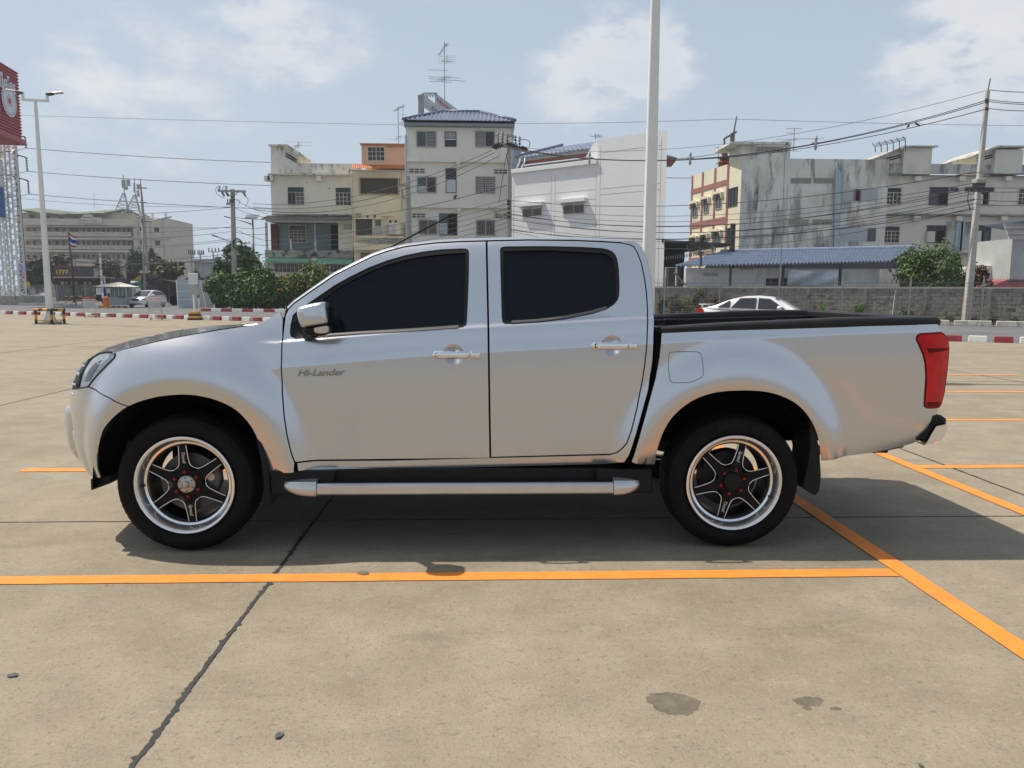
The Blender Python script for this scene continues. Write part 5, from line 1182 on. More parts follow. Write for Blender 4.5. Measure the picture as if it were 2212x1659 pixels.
for (px0, py0, px1, py1, m_) in ((-90, 313, 5.5, 338, mat('panel_yellow', (.55, .33, .05), rough=.5, var=.05)), (-90, 346, 10, 404, mat('panel_white', (.60, .60, .64), rough=.5, var=.04)), (-90, 407, 14, 470, mat('panel_blue', (.03, .12, .30), rough=.5, var=.05))):
    a, b = ff.uz(px0, py1), ff.uz(px1, py0); mb = MB(); mb.box(a[0], b[0], -.7, -.5, a[1], b[1]); mb.build('sign_panel', m_, t)
mb = MB(); q = ff.uz(27, 291); mb.box(q[0]-.15, q[0]+.2, -3, -2.7, q[1], q[1]+.25); mb.build('floodlight', STEELG, t)
# --- banners and posters by the pylon
for (x0, y0, x1, y1, lab, bands) in ((315, 597, 425, 910, 'narrow hanging banner in red and blue beside the pylon', ((0, .08, 'r'), (.08, .5, 'b'), (.5, 1, 'r'))), (350, 915, 468, 1240, 'upright yellow and blue poster at the foot of the pylon', ((0, .28, 'y'), (.28, .55, 'd'), (.55, .8, 't'), (.8, 1, 'b')))):
    p = gnd(*ZB((x0+x1)/2, 1242), ROADZ); t = thing('banner', lab, 'banner', (p.x, p.y, ROADZ)); f = Fac(t, (p.x, p.y, ROADZ), 0, ZB)
    for a, b, c in bands: f.box('banner_panel', mat('banner_'+c, {'r': (.36, .03, .08), 'b': (.06, .14, .30), 'y': (.55, .42, .03), 'd': (.08, .09, .11), 't': (.15, .35, .38)}[c], rough=.6, var=.35, scale=1.8), x0, y0+(y1-y0)*a, x1, y0+(y1-y0)*b, -.02, .02)
    f.box('post', STEELG, x0-3, y0, x0+3, 1242, .03, .10, zlo=0)
# ------------------------------------------------------------------ far left: apartment block, trees, fence, trucks
APW = mat('apartment_wall', (.46, .40, .31), rough=.9, var=.08, scale=.5); APL = mat('apartment_pale', (.56, .51, .42), rough=.9, var=.08, scale=.5); APR = mat('roof_green', (.12, .145, .095), rough=.8, var=.25, scale=.6); APD = mat('apartment_door', (.16, .085, .06), rough=.7, var=.1)
t = building('apartment_block', 'long tan apartment block with green hipped roof beyond the road', *ZA(240, 900), 165); f = Fac(t, t.location, 0, ZA)
f.box('wall', APW, 150, 372, 1440, 980, .9, 14, zlo=0); f.box('end_block', APL, 1438, 440, 1862, 980, -.5, 13, zlo=0)
for a in (1500, 1630, 1770): f.box('pilaster', APW, a, 445, a+12, 860, -.7, -.45)
for yy in (635,): f.box('string_course', APW, 1440, yy, 1865, yy+35, -.75, -.5)
for (a, b, c, d_) in ((1680, 540, 1735, 590), (1690, 685, 1745, 735), (1525, 530, 1565, 580), (1530, 680, 1580, 730)): f.win(a, b, c, d_, grid=False, leaves=2, frame=FRAMED, proud=.1, d=-.5, fw=.05)
f.box('parapet', APL, 245, 440, 1452, 520, -.9, -.7); f.box('ledge', APW, 240, 520, 1460, 540, -1.1, .9)
for r0, r1 in ((588, 645), (735, 782), (885, 930)):
    f.box('balcony_slab', APL, 245, r1, 1440, r1+30, -1.1, .9); f.box('handrail', APL, 245, r0-4, 1440, r0+8, -1.1, -.95)
    u0, u1, z0, z1 = f.rect(245, r0, 1440, r1); 
    for i in range(9): uu = u0+(u1-u0)*i/8; mb = MB(); mb.box(uu-.2, uu+.2, -1.15, -.9, z0, z1); mb.build('balcony_pier', APL, t)
    mb = MB(); n = 150
    for i in range(n): uu = u0+(u1-u0)*(i+.5)/n; mb.box(uu-.06, uu+.06, -1.08, -.98, z0, z1)
    tag(mb.build('balusters', APL, t), kind='stuff')
xs = [(262, 300), (335, 368), (420, 452), (500, 527), (580, 615), (655, 685), (735, 840)]+[(c, c+24) for c in (880, 930, 985, 1033, 1095, 1143, 1205, 1255, 1318, 1372, 1410)]
for y0, y1 in ((545, 605), (685, 742), (838, 890)):
    for i, (a, b) in enumerate(xs): f.box('door' if i % 2 == 0 else 'window', APD if i % 2 == 0 and i != 6 else GLASSD, a, y0, b, y1, .80, .9)
for (a, b, c, d_) in ((290, 398, 355, 438), (485, 412, 512, 450), (608, 420, 668, 460), (790, 420, 808, 458)): f.box('window', GLASSD, a, b, c, d_, .8, .9)
mb = MB()
def P(x, y, d): u, z = f.uz(x, y); return (u, d, z)
q = [P(225, 352, -1.2), P(700, 405, -1.2), P(720, 347, 5), P(268, 303, 5)]; mb.add(q, [(0, 1, 2, 3)]); q = [P(700, 405, -1.2), P(1150, 388, -1.2), P(1262, 309, 5), P(720, 347, 5)]; mb.add(q, [(0, 1, 2, 3)]); q = [P(1150, 388, -1.2), P(1400, 400, 11), P(1262, 309, 5)]; mb.add(q, [(0, 1, 2)]); q = [P(150, 360, 8), P(225, 352, -1.2), P(268, 303, 5)]; mb.add(q, [(0, 1, 2)]); mb.build('roof', APR, t)
for a in (1158, 1270, 1390, 1485, 1605, 1750): f.box('roof_column', APL, a, 370 if a > 1380 else 360, a+16, 440, 2, 2.6)
f.box('roof_tank', FRAMEG, 1415, 382, 1480, 412, 4, 7)
f.box('name_board', mat('name_board', (.58, .55, .48), rough=.8, var=.05), 880, 432, 1110, 492, -1.3, -1.1); q = [(930+120*0.5+58*math.cos(a), 435-36*math.sin(a)) for a in np.linspace(0, math.pi, 12)]; f.poly('board_arch', MATS['name_board'], q, -1.3, -1.1)
SGG = mat('sign_green', (.05, .14, .09), rough=.6, var=.1); lay_text(f, 'lettering', 'อพาร์ทเม้นท์', SGG, 940, 425, 1035, 446, -1.33); lay_text(f, 'lettering', 'คลองหลวง - ธัญบุรี', SGG, 898, 455, 1092, 490, -1.33)
# telecom masts on the roof
for k, (x0, y0, x1, y1, base, lab) in enumerate(((1320, 15, 1412, 130, 400, 'telecom mast with two large panel antennas on the apartment roof'), (1448, 55, 1520, 205, 385, 'slimmer telecom mast with clustered antennas on the apartment roof'))):
    r_ = building('telecom_mast', lab, *ZA((x0+x1)/2, base), 170, cat='mast'); fz = Fac(r_, r_.location, 0, ZA); zb0 = fz.uz((x0+x1)/2, base)[1]; r_.location.z = zb0+ROADZ; fz = Fac(r_, r_.location, 0, ZA)
    zt0 = fz.uz(0, y0)[1]; w0 = 1.7
    for a, b in ((-1, -1), (1, -1), (0, 1)): mb = MB(); mb.bar((a*w0, b*w0, 0), (a*.25, b*.25, zt0*.62), .16); mb.build('leg', STEELG, r_)
    mb = MB(); mb.cyl((0, 0, zt0*.5), (0, 0, zt0+1.2), .10); mb.build('spike', STEELG, r_)
    mb = MB()
    for i in range(6): s0_, s1_ = w0-(w0-.25)*i/6, w0-(w0-.25)*(i+1)/6; z0_, z1_ = zt0*.62*i/6, zt0*.62*(i+1)/6; mb.bar((-s0_, -s0_, z0_), (s1_, -s1_, z1_), .08); mb.bar((s0_, -s0_, z0_), (-s1_, -s1_, z1_), .08); mb.bar((s1_, -s1_, z1_), (0, s1_, z1_), .08); mb.bar((-s1_, -s1_, z1_), (0, s1_, z1_), .08)
    tag(mb.build('bracing', STEELG, r_), kind='stuff')
    for a, b, c, d_ in (((x0, y0, (x0+x1)/2-4, y1-20), ((x0+x1)/2+6, y0, x1, y1-42), ((x0+x1)/2-14, y0+75, (x0+x1)/2+18, y1)) if k == 0 else ((x0, y0, x0+12, y1-50), (x0+35, y0+12, x1, y0+70), (x0+38, y0+80, x1-8, y1))): fz.box('antenna_panel', mat('antenna_grey', (.30, .32, .31), rough=.5, var=.1), a, b, c, d_, -.9, -.4, .05)
# --- restaurant with the 1777 sign
t = building('restaurant', 'dark low restaurant with red-framed signboard reading 1777', *ZA(800, 1170), 104); f = Fac(t, t.location, 0, ZA)
f.box('wall', mat('restaurant_wall', (.05, .045, .042), rough=.9, var=.3, scale=1), 575, 1085, 1180, 1170, .5, 6, zlo=0); SGB = mat('sign_slate', (.035, .045, .055), rough=.6, var=.2, scale=1)
f.box('signboard', SGB, 585, 968, 1010, 1078, 0, .4); RF = mat('frame_red', (.42, .05, .05), rough=.6, var=.1)
for a in ((580, 962, 1010, 970), (580, 1072, 1010, 1080), (582, 970, 588, 1072), (855, 970, 864, 1072)): f.box('sign_frame', RF, *a, -.08, -.005)
lay_text(f, 'numerals', '1777', mat('sign_yellow', (.62, .42, .02), rough=.6, var=.05), 612, 1003, 750, 1052, -.03, .03)
f.box('canopy', mat('canopy_grey', (.42, .41, .39), rough=.7, var=.1), 575, 1080, 1170, 1092, -1.5, .5)
for a in (610, 730, 855, 1020, 1100): f.box('post', BLKB, a, 1090, a+10, 1170, -1.4, -1.1, zlo=0)
for a in (650, 700, 760, 800, 900, 950): f.box('poster', FRAMEG, a, 1130, a+32, 1165, .3, .45)
# --- brown container, green lorry, black-covered trailer
t = building('shipping_container', 'rusty brown shipping container under the trees', *ZC(900, 740), 92, cat='container'); f = Fac(t, t.location, 0, ZC); CONT = mat('container_brown', (.13, .05, .04), rough=.8, var=.25, scale=.7)
f.box('shell', CONT, 700, 592, 1115, 800, .1, 3)
for i in range(26): a = 702+411*i/26; f.box('rib', CONT, a, 600, a+7, 800, .02, .1)
t = building('lorry', 'green lorry with patterned roof visor and crates on its bed', *ZC(870, 1000), 84, cat='lorry'); f = Fac(t, t.location, 0, ZC); GRN = mat('lorry_green', (.02, .16, .09), rough=.4, var=.1, coat=.4)
f.box('cab', GRN, 765, 742, 985, 1000, 0, 2.4, .08, zlo=.5); f.box('windscreen', CGL, 775, 785, 890, 868, -.02, .02); f.box('headboard', SGB, 968, 625, 1112, 745, .2, 2.2)
f.poly('roof_visor', mat('visor_gold', (.30, .26, .08), rough=.6, var=.5, scale=2), [(770, 742), (965, 622), (965, 735)], .1, 2.2); f.box('visor_lamp', CHROME, 780, 762, 880, 778, -.05, .0)
f.box('bumper', SGW, 700, 872, 965, 1000, -.4, -.1)
for i in range(3):
    for j in range(3): f.box('crate', mat('crate_dark', (.04, .045, .05), rough=.8, var=.4, scale=3), 1062+80*i, 690+45*j, 1138+80*i, 732+45*j, .3, 2)
f.box('bed', STEELD, 985, 830, 1300, 1000, .2, 2.3, zlo=.6)
for a in (820, 1180): q = f.uz(a, 990); mb = MB(); mb.cyl((q[0], 0, .45), (q[0], .4, .45), .45, n=16); mb.build('wheel', TYRE, t)
t = building('covered_trailer', 'black tarpaulin-covered trailer behind the direction sign', *ZC(1500, 1150), 74, cat='trailer'); f = Fac(t, t.location, 0, ZC); TARPB = mat('tarp_black', (.015, .015, .017), rough=.6, var=.3, scale=2)
f.poly('tarpaulin', TARPB, [(1300, 770), (1400, 725), (1490, 735), (1635, 770), (1640, 1060), (1300, 1060)], 0, 2.3); f.box('chassis', STEELD, 1300, 1060, 1640, 1090, .2, 2.1)
q = f.uz(1608, 1100); mb = MB(); mb.lathe([(0, .02), (.25, 0), (.30, .06), (.52, .0), (.56, .06), (.56, .3)], c=(q[0], -.1, .5), n=20); mb.build('wheel', TYRE, t, smooth=R(30)); f.box('stanchion', STEELG, 1490, 815, 1505, 1150, -.4, -.3, zlo=0)
for i, (a, m_) in enumerate(((1485, YELB), (1555, BLKB), (1610, YELB))): pass
t = building('parked_van', 'dark van roof showing above the pinkish hoarding', *Z3a(350, 1250), 72, cat='van'); f = Fac(t, t.location, 0, Z3a); f.poly('body', mat('van_dark', (.03, .035, .045), rough=.3, var=.1, coat=.5), [(190, 1160), (215, 1132), (330, 1128), (480, 1135), (500, 1160), (500, 1330), (190, 1330)], 0, 1.8); f.poly('window', CGL, [(205, 1158), (222, 1138), (470, 1140), (485, 1160)], -.02, -.002)
# --- grey warehouses in the gap, far off
WHS = mat('warehouse', (.27, .28, .285), rough=.7, var=.06, scale=.2)
t = building('warehouse', 'far grey warehouse roofs seen in the gap beside the tree', *Z3a(300, 1100), 230, cat='warehouse'); f = Fac(t, t.location, 0, Z3a); f.box('wall', WHS, 60, 985, 560, 1130, 0, 20, zlo=0); f.box('roof', mat('warehouse_roof', (.38, .39, .39), rough=.6, var=.05), 210, 940, 560, 985, -1, 20); f.box('gutter', STEELD, 205, 978, 565, 990, -1.3, -1)
# --- trees and shrubs along the far road
LG1 = leafmat('leaf_dark', (.028, .050, .016)); LG2 = leafmat('leaf_olive', (.065, .075, .026)); LG3 = leafmat('leaf_dry', (.085, .070, .040)); LG4 = leafmat('leaf_mid', (.04, .085, .020)); LG5 = leafmat('leaf_bright', (.06, .12, .022))
def px_tree(cv, cx, cyb, ytop, w, Y, n, size, lm, seed, lab, grp='trees along the far road', **k):
    b = atY(*cv(cx, cyb), Y); tp = atY(*cv(cx, ytop), Y); W_ = abs(atY(*cv(cx+w, cyb), Y).x-b.x); h = tp.z-ROADZ
    return tree(k.pop('name', 'tree'), lab, k.pop('cat', 'tree'), (b.x, b.y, ROADZ), h, (W_, W_*.8, h*k.pop('ch', .38)), n, size, lm, seed, group=grp, **k)
px_tree(ZA, 400, 1170, 850, 150, 112, 1500, .45, LG1, 1, 'dark spreading tree just right of the pylon tower', trunk=.25)
px_tree(ZA, 650, 1170, 790, 165, 118, 900, .42, LG2, 2, 'olive thin-leaved tree in front of the apartment block', trunk=.22)
px_tree(ZA, 1180, 1150, 815, 165, 108, 750, .32, LG3, 3, 'brown half-bare tree behind the guard booth', trunk=.25, bare=22)
px_tree(ZA, 1480, 1040, 690, 110, 120, 1100, .45, LG4, 4, 'tall green tree behind the solar street lamp', trunk=.25)
px_tree(ZA, 1650, 1040, 745, 65, 122, 350, .4, LG4, 5, 'small flat-topped tree against the apartment end wall', trunk=.15, ch=.2)
px_tree(ZC, 1480, 800, 325, 300, 95, 1700, .4, LG2, 6, 'broad olive tree above the brown container', trunk=.3, ch=.36)
px_tree(ZA, 1720, 1100, 880, 130, 100, 800, .38, LG1, 66, 'dark low tree behind the direction sign', trunk=.2)
px_tree(Z3a, 320, 1130, 990, 45, 150, 300, .5, LG4, 7, 'small distant green tree in front of the warehouses', trunk=.2)
px_tree(Z3a, 470, 1130, 1060, 60, 110, 400, .4, LG1, 8, 'dark green hedge tree left of the big bushes', trunk=.2, ch=.45)
for i, (x, w_) in enumerate(((780, 45), (900, 50), (985, 55), (1090, 40))):
    px_tree(ZA, x, 1265, 1190, w_, 98, 350, .28, LG1 if i % 2 else LG2, 20+i, 'clipped rounded shrub behind the wire fence', grp='rounded shrubs behind the fence', name='shrub', cat='shrub', ch=.5, trunk=.06)
vb = MB(); q = [gnd(*ZB(400, 1190), ROADZ), gnd(*ZB(1480, 1190), ROADZ)]; vb.box(q[0].x-6, q[1].x+3, q[0].y, q[0].y+16, ROADZ-.05, ROADZ+.05); tag(vb.build('verge', mat('dry_grass', (.17, .125, .06), rough=.95, var=.3, scale=.8, bump=.5, bscale=8, world_space=True)), kind='structure')
# wire fence
p = gnd(*ZB(890, 1245), ROADZ); t = thing('wire_fence', 'thin grey wire fence with slim posts behind the flagpole', 'fence', (p.x, p.y, ROADZ)); f = Fac(t, (p.x, p.y, ROADZ), 0, ZB)
u0, u1, z0, z1 = f.rect(440, 955, 1485, 1240)
for a in (455, 890, 1325): f.box('post', STEELG, a-5, 950, a+5, 1245, -.05, .05, zlo=0)
mb = MB()
for i in range(70): u = u0+(u1-u0)*i/69; mb.bar((u, 0, .1), (u, 0, z1), .018)
for j in range(12): z = .1+(z1-.1)*j/11; mb.bar((u0, 0, z), (u1, 0, z), .018)
tag(mb.build('wire_mesh', STEELG, t), kind='stuff')
for i in range(5):
    a = 390+170*i; pq = gnd(*ZB(a+60, 1268), ROADZ); mb = MB(); mb.box(-.95, .95, -.12, .12, 0, .20); o = mb.build('wheel_stop', WHTP, bevel=.02); o.location = (pq.x, pq.y, ROADZ); tag(o, 'low white concrete beam in the row below the wire fence', 'wheel stop', 'white beams below the wire fence')
p = gnd(*ZB(610, 1118), ROADZ); t = thing('parked_car', 'white car roof glimpsed behind the far fence', 'car', (p.x, 92, ROADZ)); f = Fac(t, (p.x, 92, ROADZ), 0, ZB); f.poly('body', CARW, [(555, 1125), (560, 1100), (600, 1090), (660, 1105), (675, 1125)], 0, 1.6); f.poly('window', CGL, [(575, 1103), (600, 1094), (645, 1104)], -.02, -.002)
# --- utility poles
def disc_string(mb, p, q, n, r):
    p = Vector(p); q = Vector(q)
    for i in range(n): a = p.lerp(q, (i+.25)/n); b = p.lerp(q, (i+.7)/n); mb.cyl(a, b, r, r*.45, 8)
    mb.cyl(p, q, r*.22, n=6)
P3 = atY(*ZT(330, 1000), 84); t = thing('utility_pole', 'tall concrete utility pole with three insulator arms beside the pylon', 'utility pole', (P3.x, 84, ROADZ)); f = Fac(t, (P3.x, 84, ROADZ), 0, ZT)
zt = f.uz(270, -60)[1]; mb = MB(); mb.hexa([(-.22, -.2, 0), (.22, -.2, 0), (.22, .2, 0), (-.22, .2, 0)], [(-.16, -.15, zt), (.16, -.15, zt), (.16, .15, zt), (-.16, .15, zt)]); mb.build('pole', mat('pole_dark', (.17, .155, .135), rough=.9, var=.15, scale=1), t, bevel=.03)
PW = []
for (x0, y0, x1, y1, yb) in ((120, -60, 482, 5, 208), (100, 255, 505, 380, 628), (125, 680, 535, 795, 1040)):
    a, b, c = f.uz(x0, y0), f.uz(x1, y1), f.uz(x1+20, yb); mb = MB(); mb.bar((a[0], -.3, a[1]), (b[0], -.3, b[1]), .12); m_ = f.uz(330, (y0+y1)/2+85); mb.bar((m_[0], -.25, m_[1]), ((a[0]*.35+b[0]*.65), -.3, a[1]*.35+b[1]*.65), .06); mb.bar((m_[0], -.25, m_[1]), ((a[0]*.65+b[0]*.35), -.3, a[1]*.65+b[1]*.35), .06); arm = mb.build('cross_arm', STEELD, t)
    mb = MB(); disc_string(mb, (b[0], -.3, b[1]), (c[0], -.3, c[1]), 7, .15); mb.build('insulator_string', INSUL, arm); PW.append(Vector((P3.x+c[0], 84-.3, ROADZ+c[1])))
    mb = MB(); q = f.uz(-60, y0-60); 
P6 = atY(*ZA(1625, 1040), 95); t = thing('utility_pole', 'leaning concrete utility pole in front of the apartment end block', 'utility pole', (P6.x, 95, ROADZ)); f = Fac(t, (P6.x, 95, ROADZ), 0, ZA)
tp = f.uz(1528, 5); mb = MB(); mb.tube([(0, 0, 0), (tp[0]*.85, 0, tp[1]*.8), (tp[0], 0, tp[1])], [.22, .17, .05], 8); mb.build('pole', CPOLE, t, smooth=R(40))
for yy in (110, 268): a, b = f.uz(1530, yy), f.uz(1605, yy+6); mb = MB(); mb.bar((a[0], -.2, a[1]), (b[0], -.2, b[1]), .14); mb.build('cross_arm', STEELG, t)
# solar street lamps
def solar_lamp(cv, xb, yb, xt, yt, panel, arm, Y, label):
    b = atY(*cv(xb, yb), Y); t = thing('street_lamp', label, 'street lamp', (b.x, Y, ROADZ), 0, 'solar street lamps'); f = Fac(t, (b.x, Y, ROADZ), 0, cv); tp = f.uz(xt, yt); mb = MB(); mb.tube([(0, 0, 0), (tp[0], 0, tp[1])], [.14, .08], 8); mb.build('pole', STEELG, t, smooth=True)
    a = [f.uz(*p_) for p_ in panel]; mb = MB(); mb.add([(a[0][0], .6, a[0][1]), (a[1][0], .9, a[1][1]), (a[2][0], -.9, a[2][1]), (a[3][0], -1.1, a[3][1])]+[(a[0][0], .6, a[0][1]+.08), (a[1][0], .9, a[1][1]+.08), (a[2][0], -.9, a[2][1]+.08), (a[3][0], -1.1, a[3][1]+.08)], [(0, 1, 2, 3), (4, 5, 6, 7), (0, 1, 5, 4), (1, 2, 6, 5), (2, 3, 7, 6), (3, 0, 4, 7)]); mb.build('solar_panel', mat('solar', (.10, .11, .125), rough=.3, var=.2), t)
    q = [f.uz(*p_) for p_ in arm]; mb = MB(); mb.tube([(x, -.1, z) for x, z in q], .06, 6); ar = mb.build('arm', STEELG, t, smooth=True); mb = MB(); e, d_ = q[-1], q[-2]; k = (Vector((e[0]-d_[0], 0, e[1]-d_[1]))).normalized(); mb.bar((e[0], -.1, e[1]), (e[0]+k.x*.9, -.1, e[1]+k.z*.9), .22, .10); mb.build('lamp_head', FRAMEG, ar)
solar_lamp(ZA, 1575, 1240, 1547, 440, [(1450, 425), (1520, 400), (1640, 412), (1570, 440)], [(1548, 490), (1680, 465), (1780, 445)], 78, 'solar street lamp behind the white hatchback')
solar_lamp(Z3a, 893, 1000, 880, 548, [(802, 500), (915, 497), (955, 548), (840, 550)], [(880, 598), (790, 565), (700, 542)], 66, 'solar street lamp above the tree beside the old white building')
# --- big bushes and the tree behind them
BG = 'bushes by the roadside'
px_tree(Z3a, 800, 1420, 765, 215, 66, 7500, .27, LG5, 31, 'tall leafy green tree behind the utility pole', grp=BG, trunk=.2, k=20, ch=.44)
px_tree(Z3a, 575, 1430, 905, 95, 64, 1800, .25, LG4, 34, 'dark green sapling left of the utility pole', grp=BG, trunk=.1, k=9, ch=.42)
px_tree(Z3a, 590, 1440, 1085, 170, 57.5, 6500, .2, LG5, 32, 'big dense green bush at the left end of the roadside row', grp=BG, name='bush', cat='bush', trunk=.05, stems=5, k=26, ch=.5)
px_tree(Z3a, 790, 1440, 1060, 190, 57.2, 6500, .2, LG5, 37, 'rounded green bush at the foot of the utility pole', grp=BG, name='bush', cat='bush', trunk=.05, stems=5, k=26, ch=.5)
px_tree(Z3a, 1000, 1440, 1055, 210, 57.0, 7000, .2, LG5, 33, 'wide green bush with a few yellow flowers in the middle of the row', grp=BG, name='bush', cat='bush', trunk=.05, stems=5, k=26, ch=.5, flowers=80)
px_tree(Z3a, 1250, 1420, 1075, 200, 58.0, 5500, .19, leafmat('leaf_yellowgreen', (.085, .135, .03)), 38, 'straggly bush thick with yellow flowers beside the car bonnet', grp=BG, name='bush', cat='bush', trunk=.05, stems=6, k=22, ch=.48, flowers=260)
px_tree(Z3a, 1500, 1400, 985, 220, 58.5, 5500, .19, MATS['leaf_yellowgreen'], 35, 'taller bush with yellow flowers below the green awnings', grp=BG, name='bush', cat='bush', trunk=.05, stems=6, k=20, ch=.48, flowers=200)
# --- concrete pole with transformer fuses, in front of the bushes
P1 = atY(*Z3a(695, 1150), 60); t = thing('utility_pole', 'concrete utility pole with cross-arm and lamp rising from the bushes', 'utility pole', (P1.x, 60, ROADZ)); f1 = Fac(t, (P1.x, 60, ROADZ), 0, Z3a)
tp = f1.uz(678, 240); mb = MB(); mb.hexa([(-.2, -.16, 0), (.2, -.16, 0), (.2, .16, 0), (-.2, .16, 0)], [(tp[0]-.14, -.12, tp[1]), (tp[0]+.14, -.12, tp[1]), (tp[0]+.14, .12, tp[1]), (tp[0]-.14, .12, tp[1])]); mb.build('pole', CPOLE, t, bevel=.02)
a, b = f1.uz(540, 262), f1.uz(818, 268); mb = MB(); mb.bar((a[0], -.2, a[1]), (b[0], -.2, b[1]), .16); arm = mb.build('cross_arm', CPOLE, t)
for (x0, y0, x1, y1) in ((548, 255, 560, 212), (618, 258, 628, 215), (580, 275, 605, 318), (620, 275, 648, 318), (795, 278, 820, 320)): p_, q_ = f1.uz(x0, y0), f1.uz(x1, y1); mb = MB(); disc_string(mb, (p_[0], -.2, p_[1]), (q_[0], -.2, q_[1]), 4, .12); mb.build('insulator', INSUL, arm)
f1.box('fuse_rack', FRAMEG, 612, 378, 700, 400, -.3, -.1)
for xx in (622, 646, 670, 690): f1.box('fuse', INSUL, xx, 340, xx+9, 380, -.3, -.18)
for s_ in (-1, 1): q0, q1 = f1.uz(680, 330), f1.uz(680+s_*60, 275); mb = MB(); mb.bar((q0[0], -.18, q0[1]), (q1[0], -.2, q1[1]), .05); mb.build('arm_brace', STEELD, t)
for k_, pts in enumerate(([(548, 214), (520, 235), (518, 280), (560, 320), (610, 335)], [(620, 216), (590, 225), (585, 260), (600, 290)], [(700, 350), (760, 355), (765, 385), (740, 410)], [(820, 320), (848, 350), (840, 390), (812, 412)])):
    mb = MB(); mb.tube([(f1.uz(*q)[0], -.25, f1.uz(*q)[1]) for q in chaikin(pts, 2)], .02, 5); mb.build('jumper', WIREM, t)
pts = [(675, 775), (600, 745), (535, 722)]; mb = MB(); mb.tube([(f1.uz(*q)[0], -.3, f1.uz(*q)[1]) for q in pts], .05, 6); ar = mb.build('lamp_arm', STEELG, t); q0, q1, q2 = f1.uz(535, 722), f1.uz(490, 708), f1.uz(455, 698); mb = MB(); mb.bar((q0[0], -.3, q0[1]), (q1[0], -.3, q1[1]), .2, .1); mb.build('lamp_driver', STEELD, ar); mb = MB(); mb.bar((q1[0], -.3, q1[1]), (q2[0], -.3, q2[1]), .22, .07); mb.build('lamp_head', WHITEM, ar)
mb = MB(); c0 = f1.uz(738, 795); mb.tube([(c0[0]+.34*math.cos(a_), -.3, c0[1]+.42*math.sin(a_)) for a_ in np.linspace(0, 6.28, 20)], .06, 5); mb.build('cable_coil', WIREM, t)
for i, (cx, yt, w_) in enumerate(((270, 893, 30), (360, 893, 28), (490, 868, 50))):
    P_ = atY(*Z3a(cx, 1060), 120+10*i); t = thing('utility_pole', 'distant utility pole with small cross-arm in the warehouse gap', 'utility pole', (P_.x, P_.y, ROADZ), 0, 'distant poles in the gap'); fq = Fac(t, t.location, 0, Z3a); z_ = fq.uz(cx, yt)[1]; mb = MB(); mb.cyl((0, 0, 0), (0, 0, z_), .16, .12, 8); mb.build('pole', CPOLE, t); u0, u1, z0, z1 = fq.rect(cx-w_, yt+2, cx+w_, yt+9); mb = MB(); mb.box(u0, u1, -.15, .15, z0, z1); mb.build('cross_arm', CPOLE, t)
    for k_ in range(4): uu = u0+(u1-u0)*k_/3; mb = MB(); mb.cyl((uu, 0, z1), (uu, 0, z1+.7), .12, .08, 6); mb.build('insulator', INSUL, t)
# ------------------------------------------------------------------ row of buildings in the middle
Z4a = conv(1000, 500, .36157); Z5a = conv(1550, 100, .54269); Z6a = conv(1980, 480, .37374); Z7a = conv(2550, 450, .48232); Z8a = conv(3250, 300, .63269)
OLDW = mat('old_white', (.74, .69, .58), rough=.92, var=.06, scale=.9, stains=(((.58, .53, .43), .5, .5, .4, .52), ((.25, .23, .19), .35, 2.2, .3, .60)))
OLDS = mat('stained_white', (.68, .65, .57), rough=.92, var=.08, scale=1.2, stains=(((.24, .23, .20), .75, 1.3, .55, .50), ((.04, .04, .038), .9, 1.7, .5, .56)))
OLDB = mat('blackened_slab', (.36, .345, .31), rough=.92, var=.1, scale=1.2, stains=(((.03, .03, .028), .95, 1.4, .9, .49),))
BLUEW = mat('balcony_blue', (.20, .26, .275), rough=.9, var=.06, scale=1); TILEG = mat('fibre_cement', (.23, .225, .20), rough=.9, var=.2, scale=2, stains=(((.07, .07, .06), .7, 2.5, 1, .56),)); AWNG = mat('awning_green', (.17, .42, .27), rough=.6, var=.12, scale=1.5, stains=(((.50, .58, .44), .6, .8, .3, .58),))
DARKO = mat('opening_dark', (.010, .011, .014), rough=.9, var=0); MAROON = mat('maroon', (.13, .035, .035), rough=.9, var=.1)
YA = 64
tA = building('old_shophouse', 'stained white three-storey house with blue balcony and green awnings', *Z4a(130, 1600), YA); f = Fac(tA, tA.location, 0, Z4a)
f.box('upper_wall', OLDW, 178, 515, 1074, 960, 0, 9); f.box('parapet', OLDS, 330, 392, 1168, 512, .05, .35); f.box('roof_slab', OLDS, 150, 505, 1062, 526, -.55, 9)
f.poly('stair_tower', OLDS, [(182, 508), (180, 205), (328, 203), (482, 298), (482, 392), (330, 395), (330, 508)], .1, 3.4); f.poly('stair_roof', OLDS, [(166, 212), (166, 194), (372, 196), (524, 292), (524, 308), (480, 312), (330, 212)], -.3, 3.8)
for j in range(2): f.poly('stair_vent', VENTD, [(342, 272+j*30), (462, 348+j*24), (462, 366+j*24), (342, 292+j*30)], .06, .098)
for a, b in ((110, 170), (676, 730)): f.box('bracket', OLDW, a, 530, b, 588, -.5, .1)
f.box('corner_bracket', OLDS, 146, 520, 205, 585, -.5, -.01)
f.win(362, 650, 553, 853, 2, 3, leaves=2, transom=.28, fw=.05, frame=FRAMEW, glass=[DARKO, GLASSG]); f.win(884, 656, 1062, 858, 2, 3, leaves=2, transom=.28, fw=.05)
f.slats(370, 712, 455, 848, 6, STEELD, 'window_grille', .09, vertical=True)
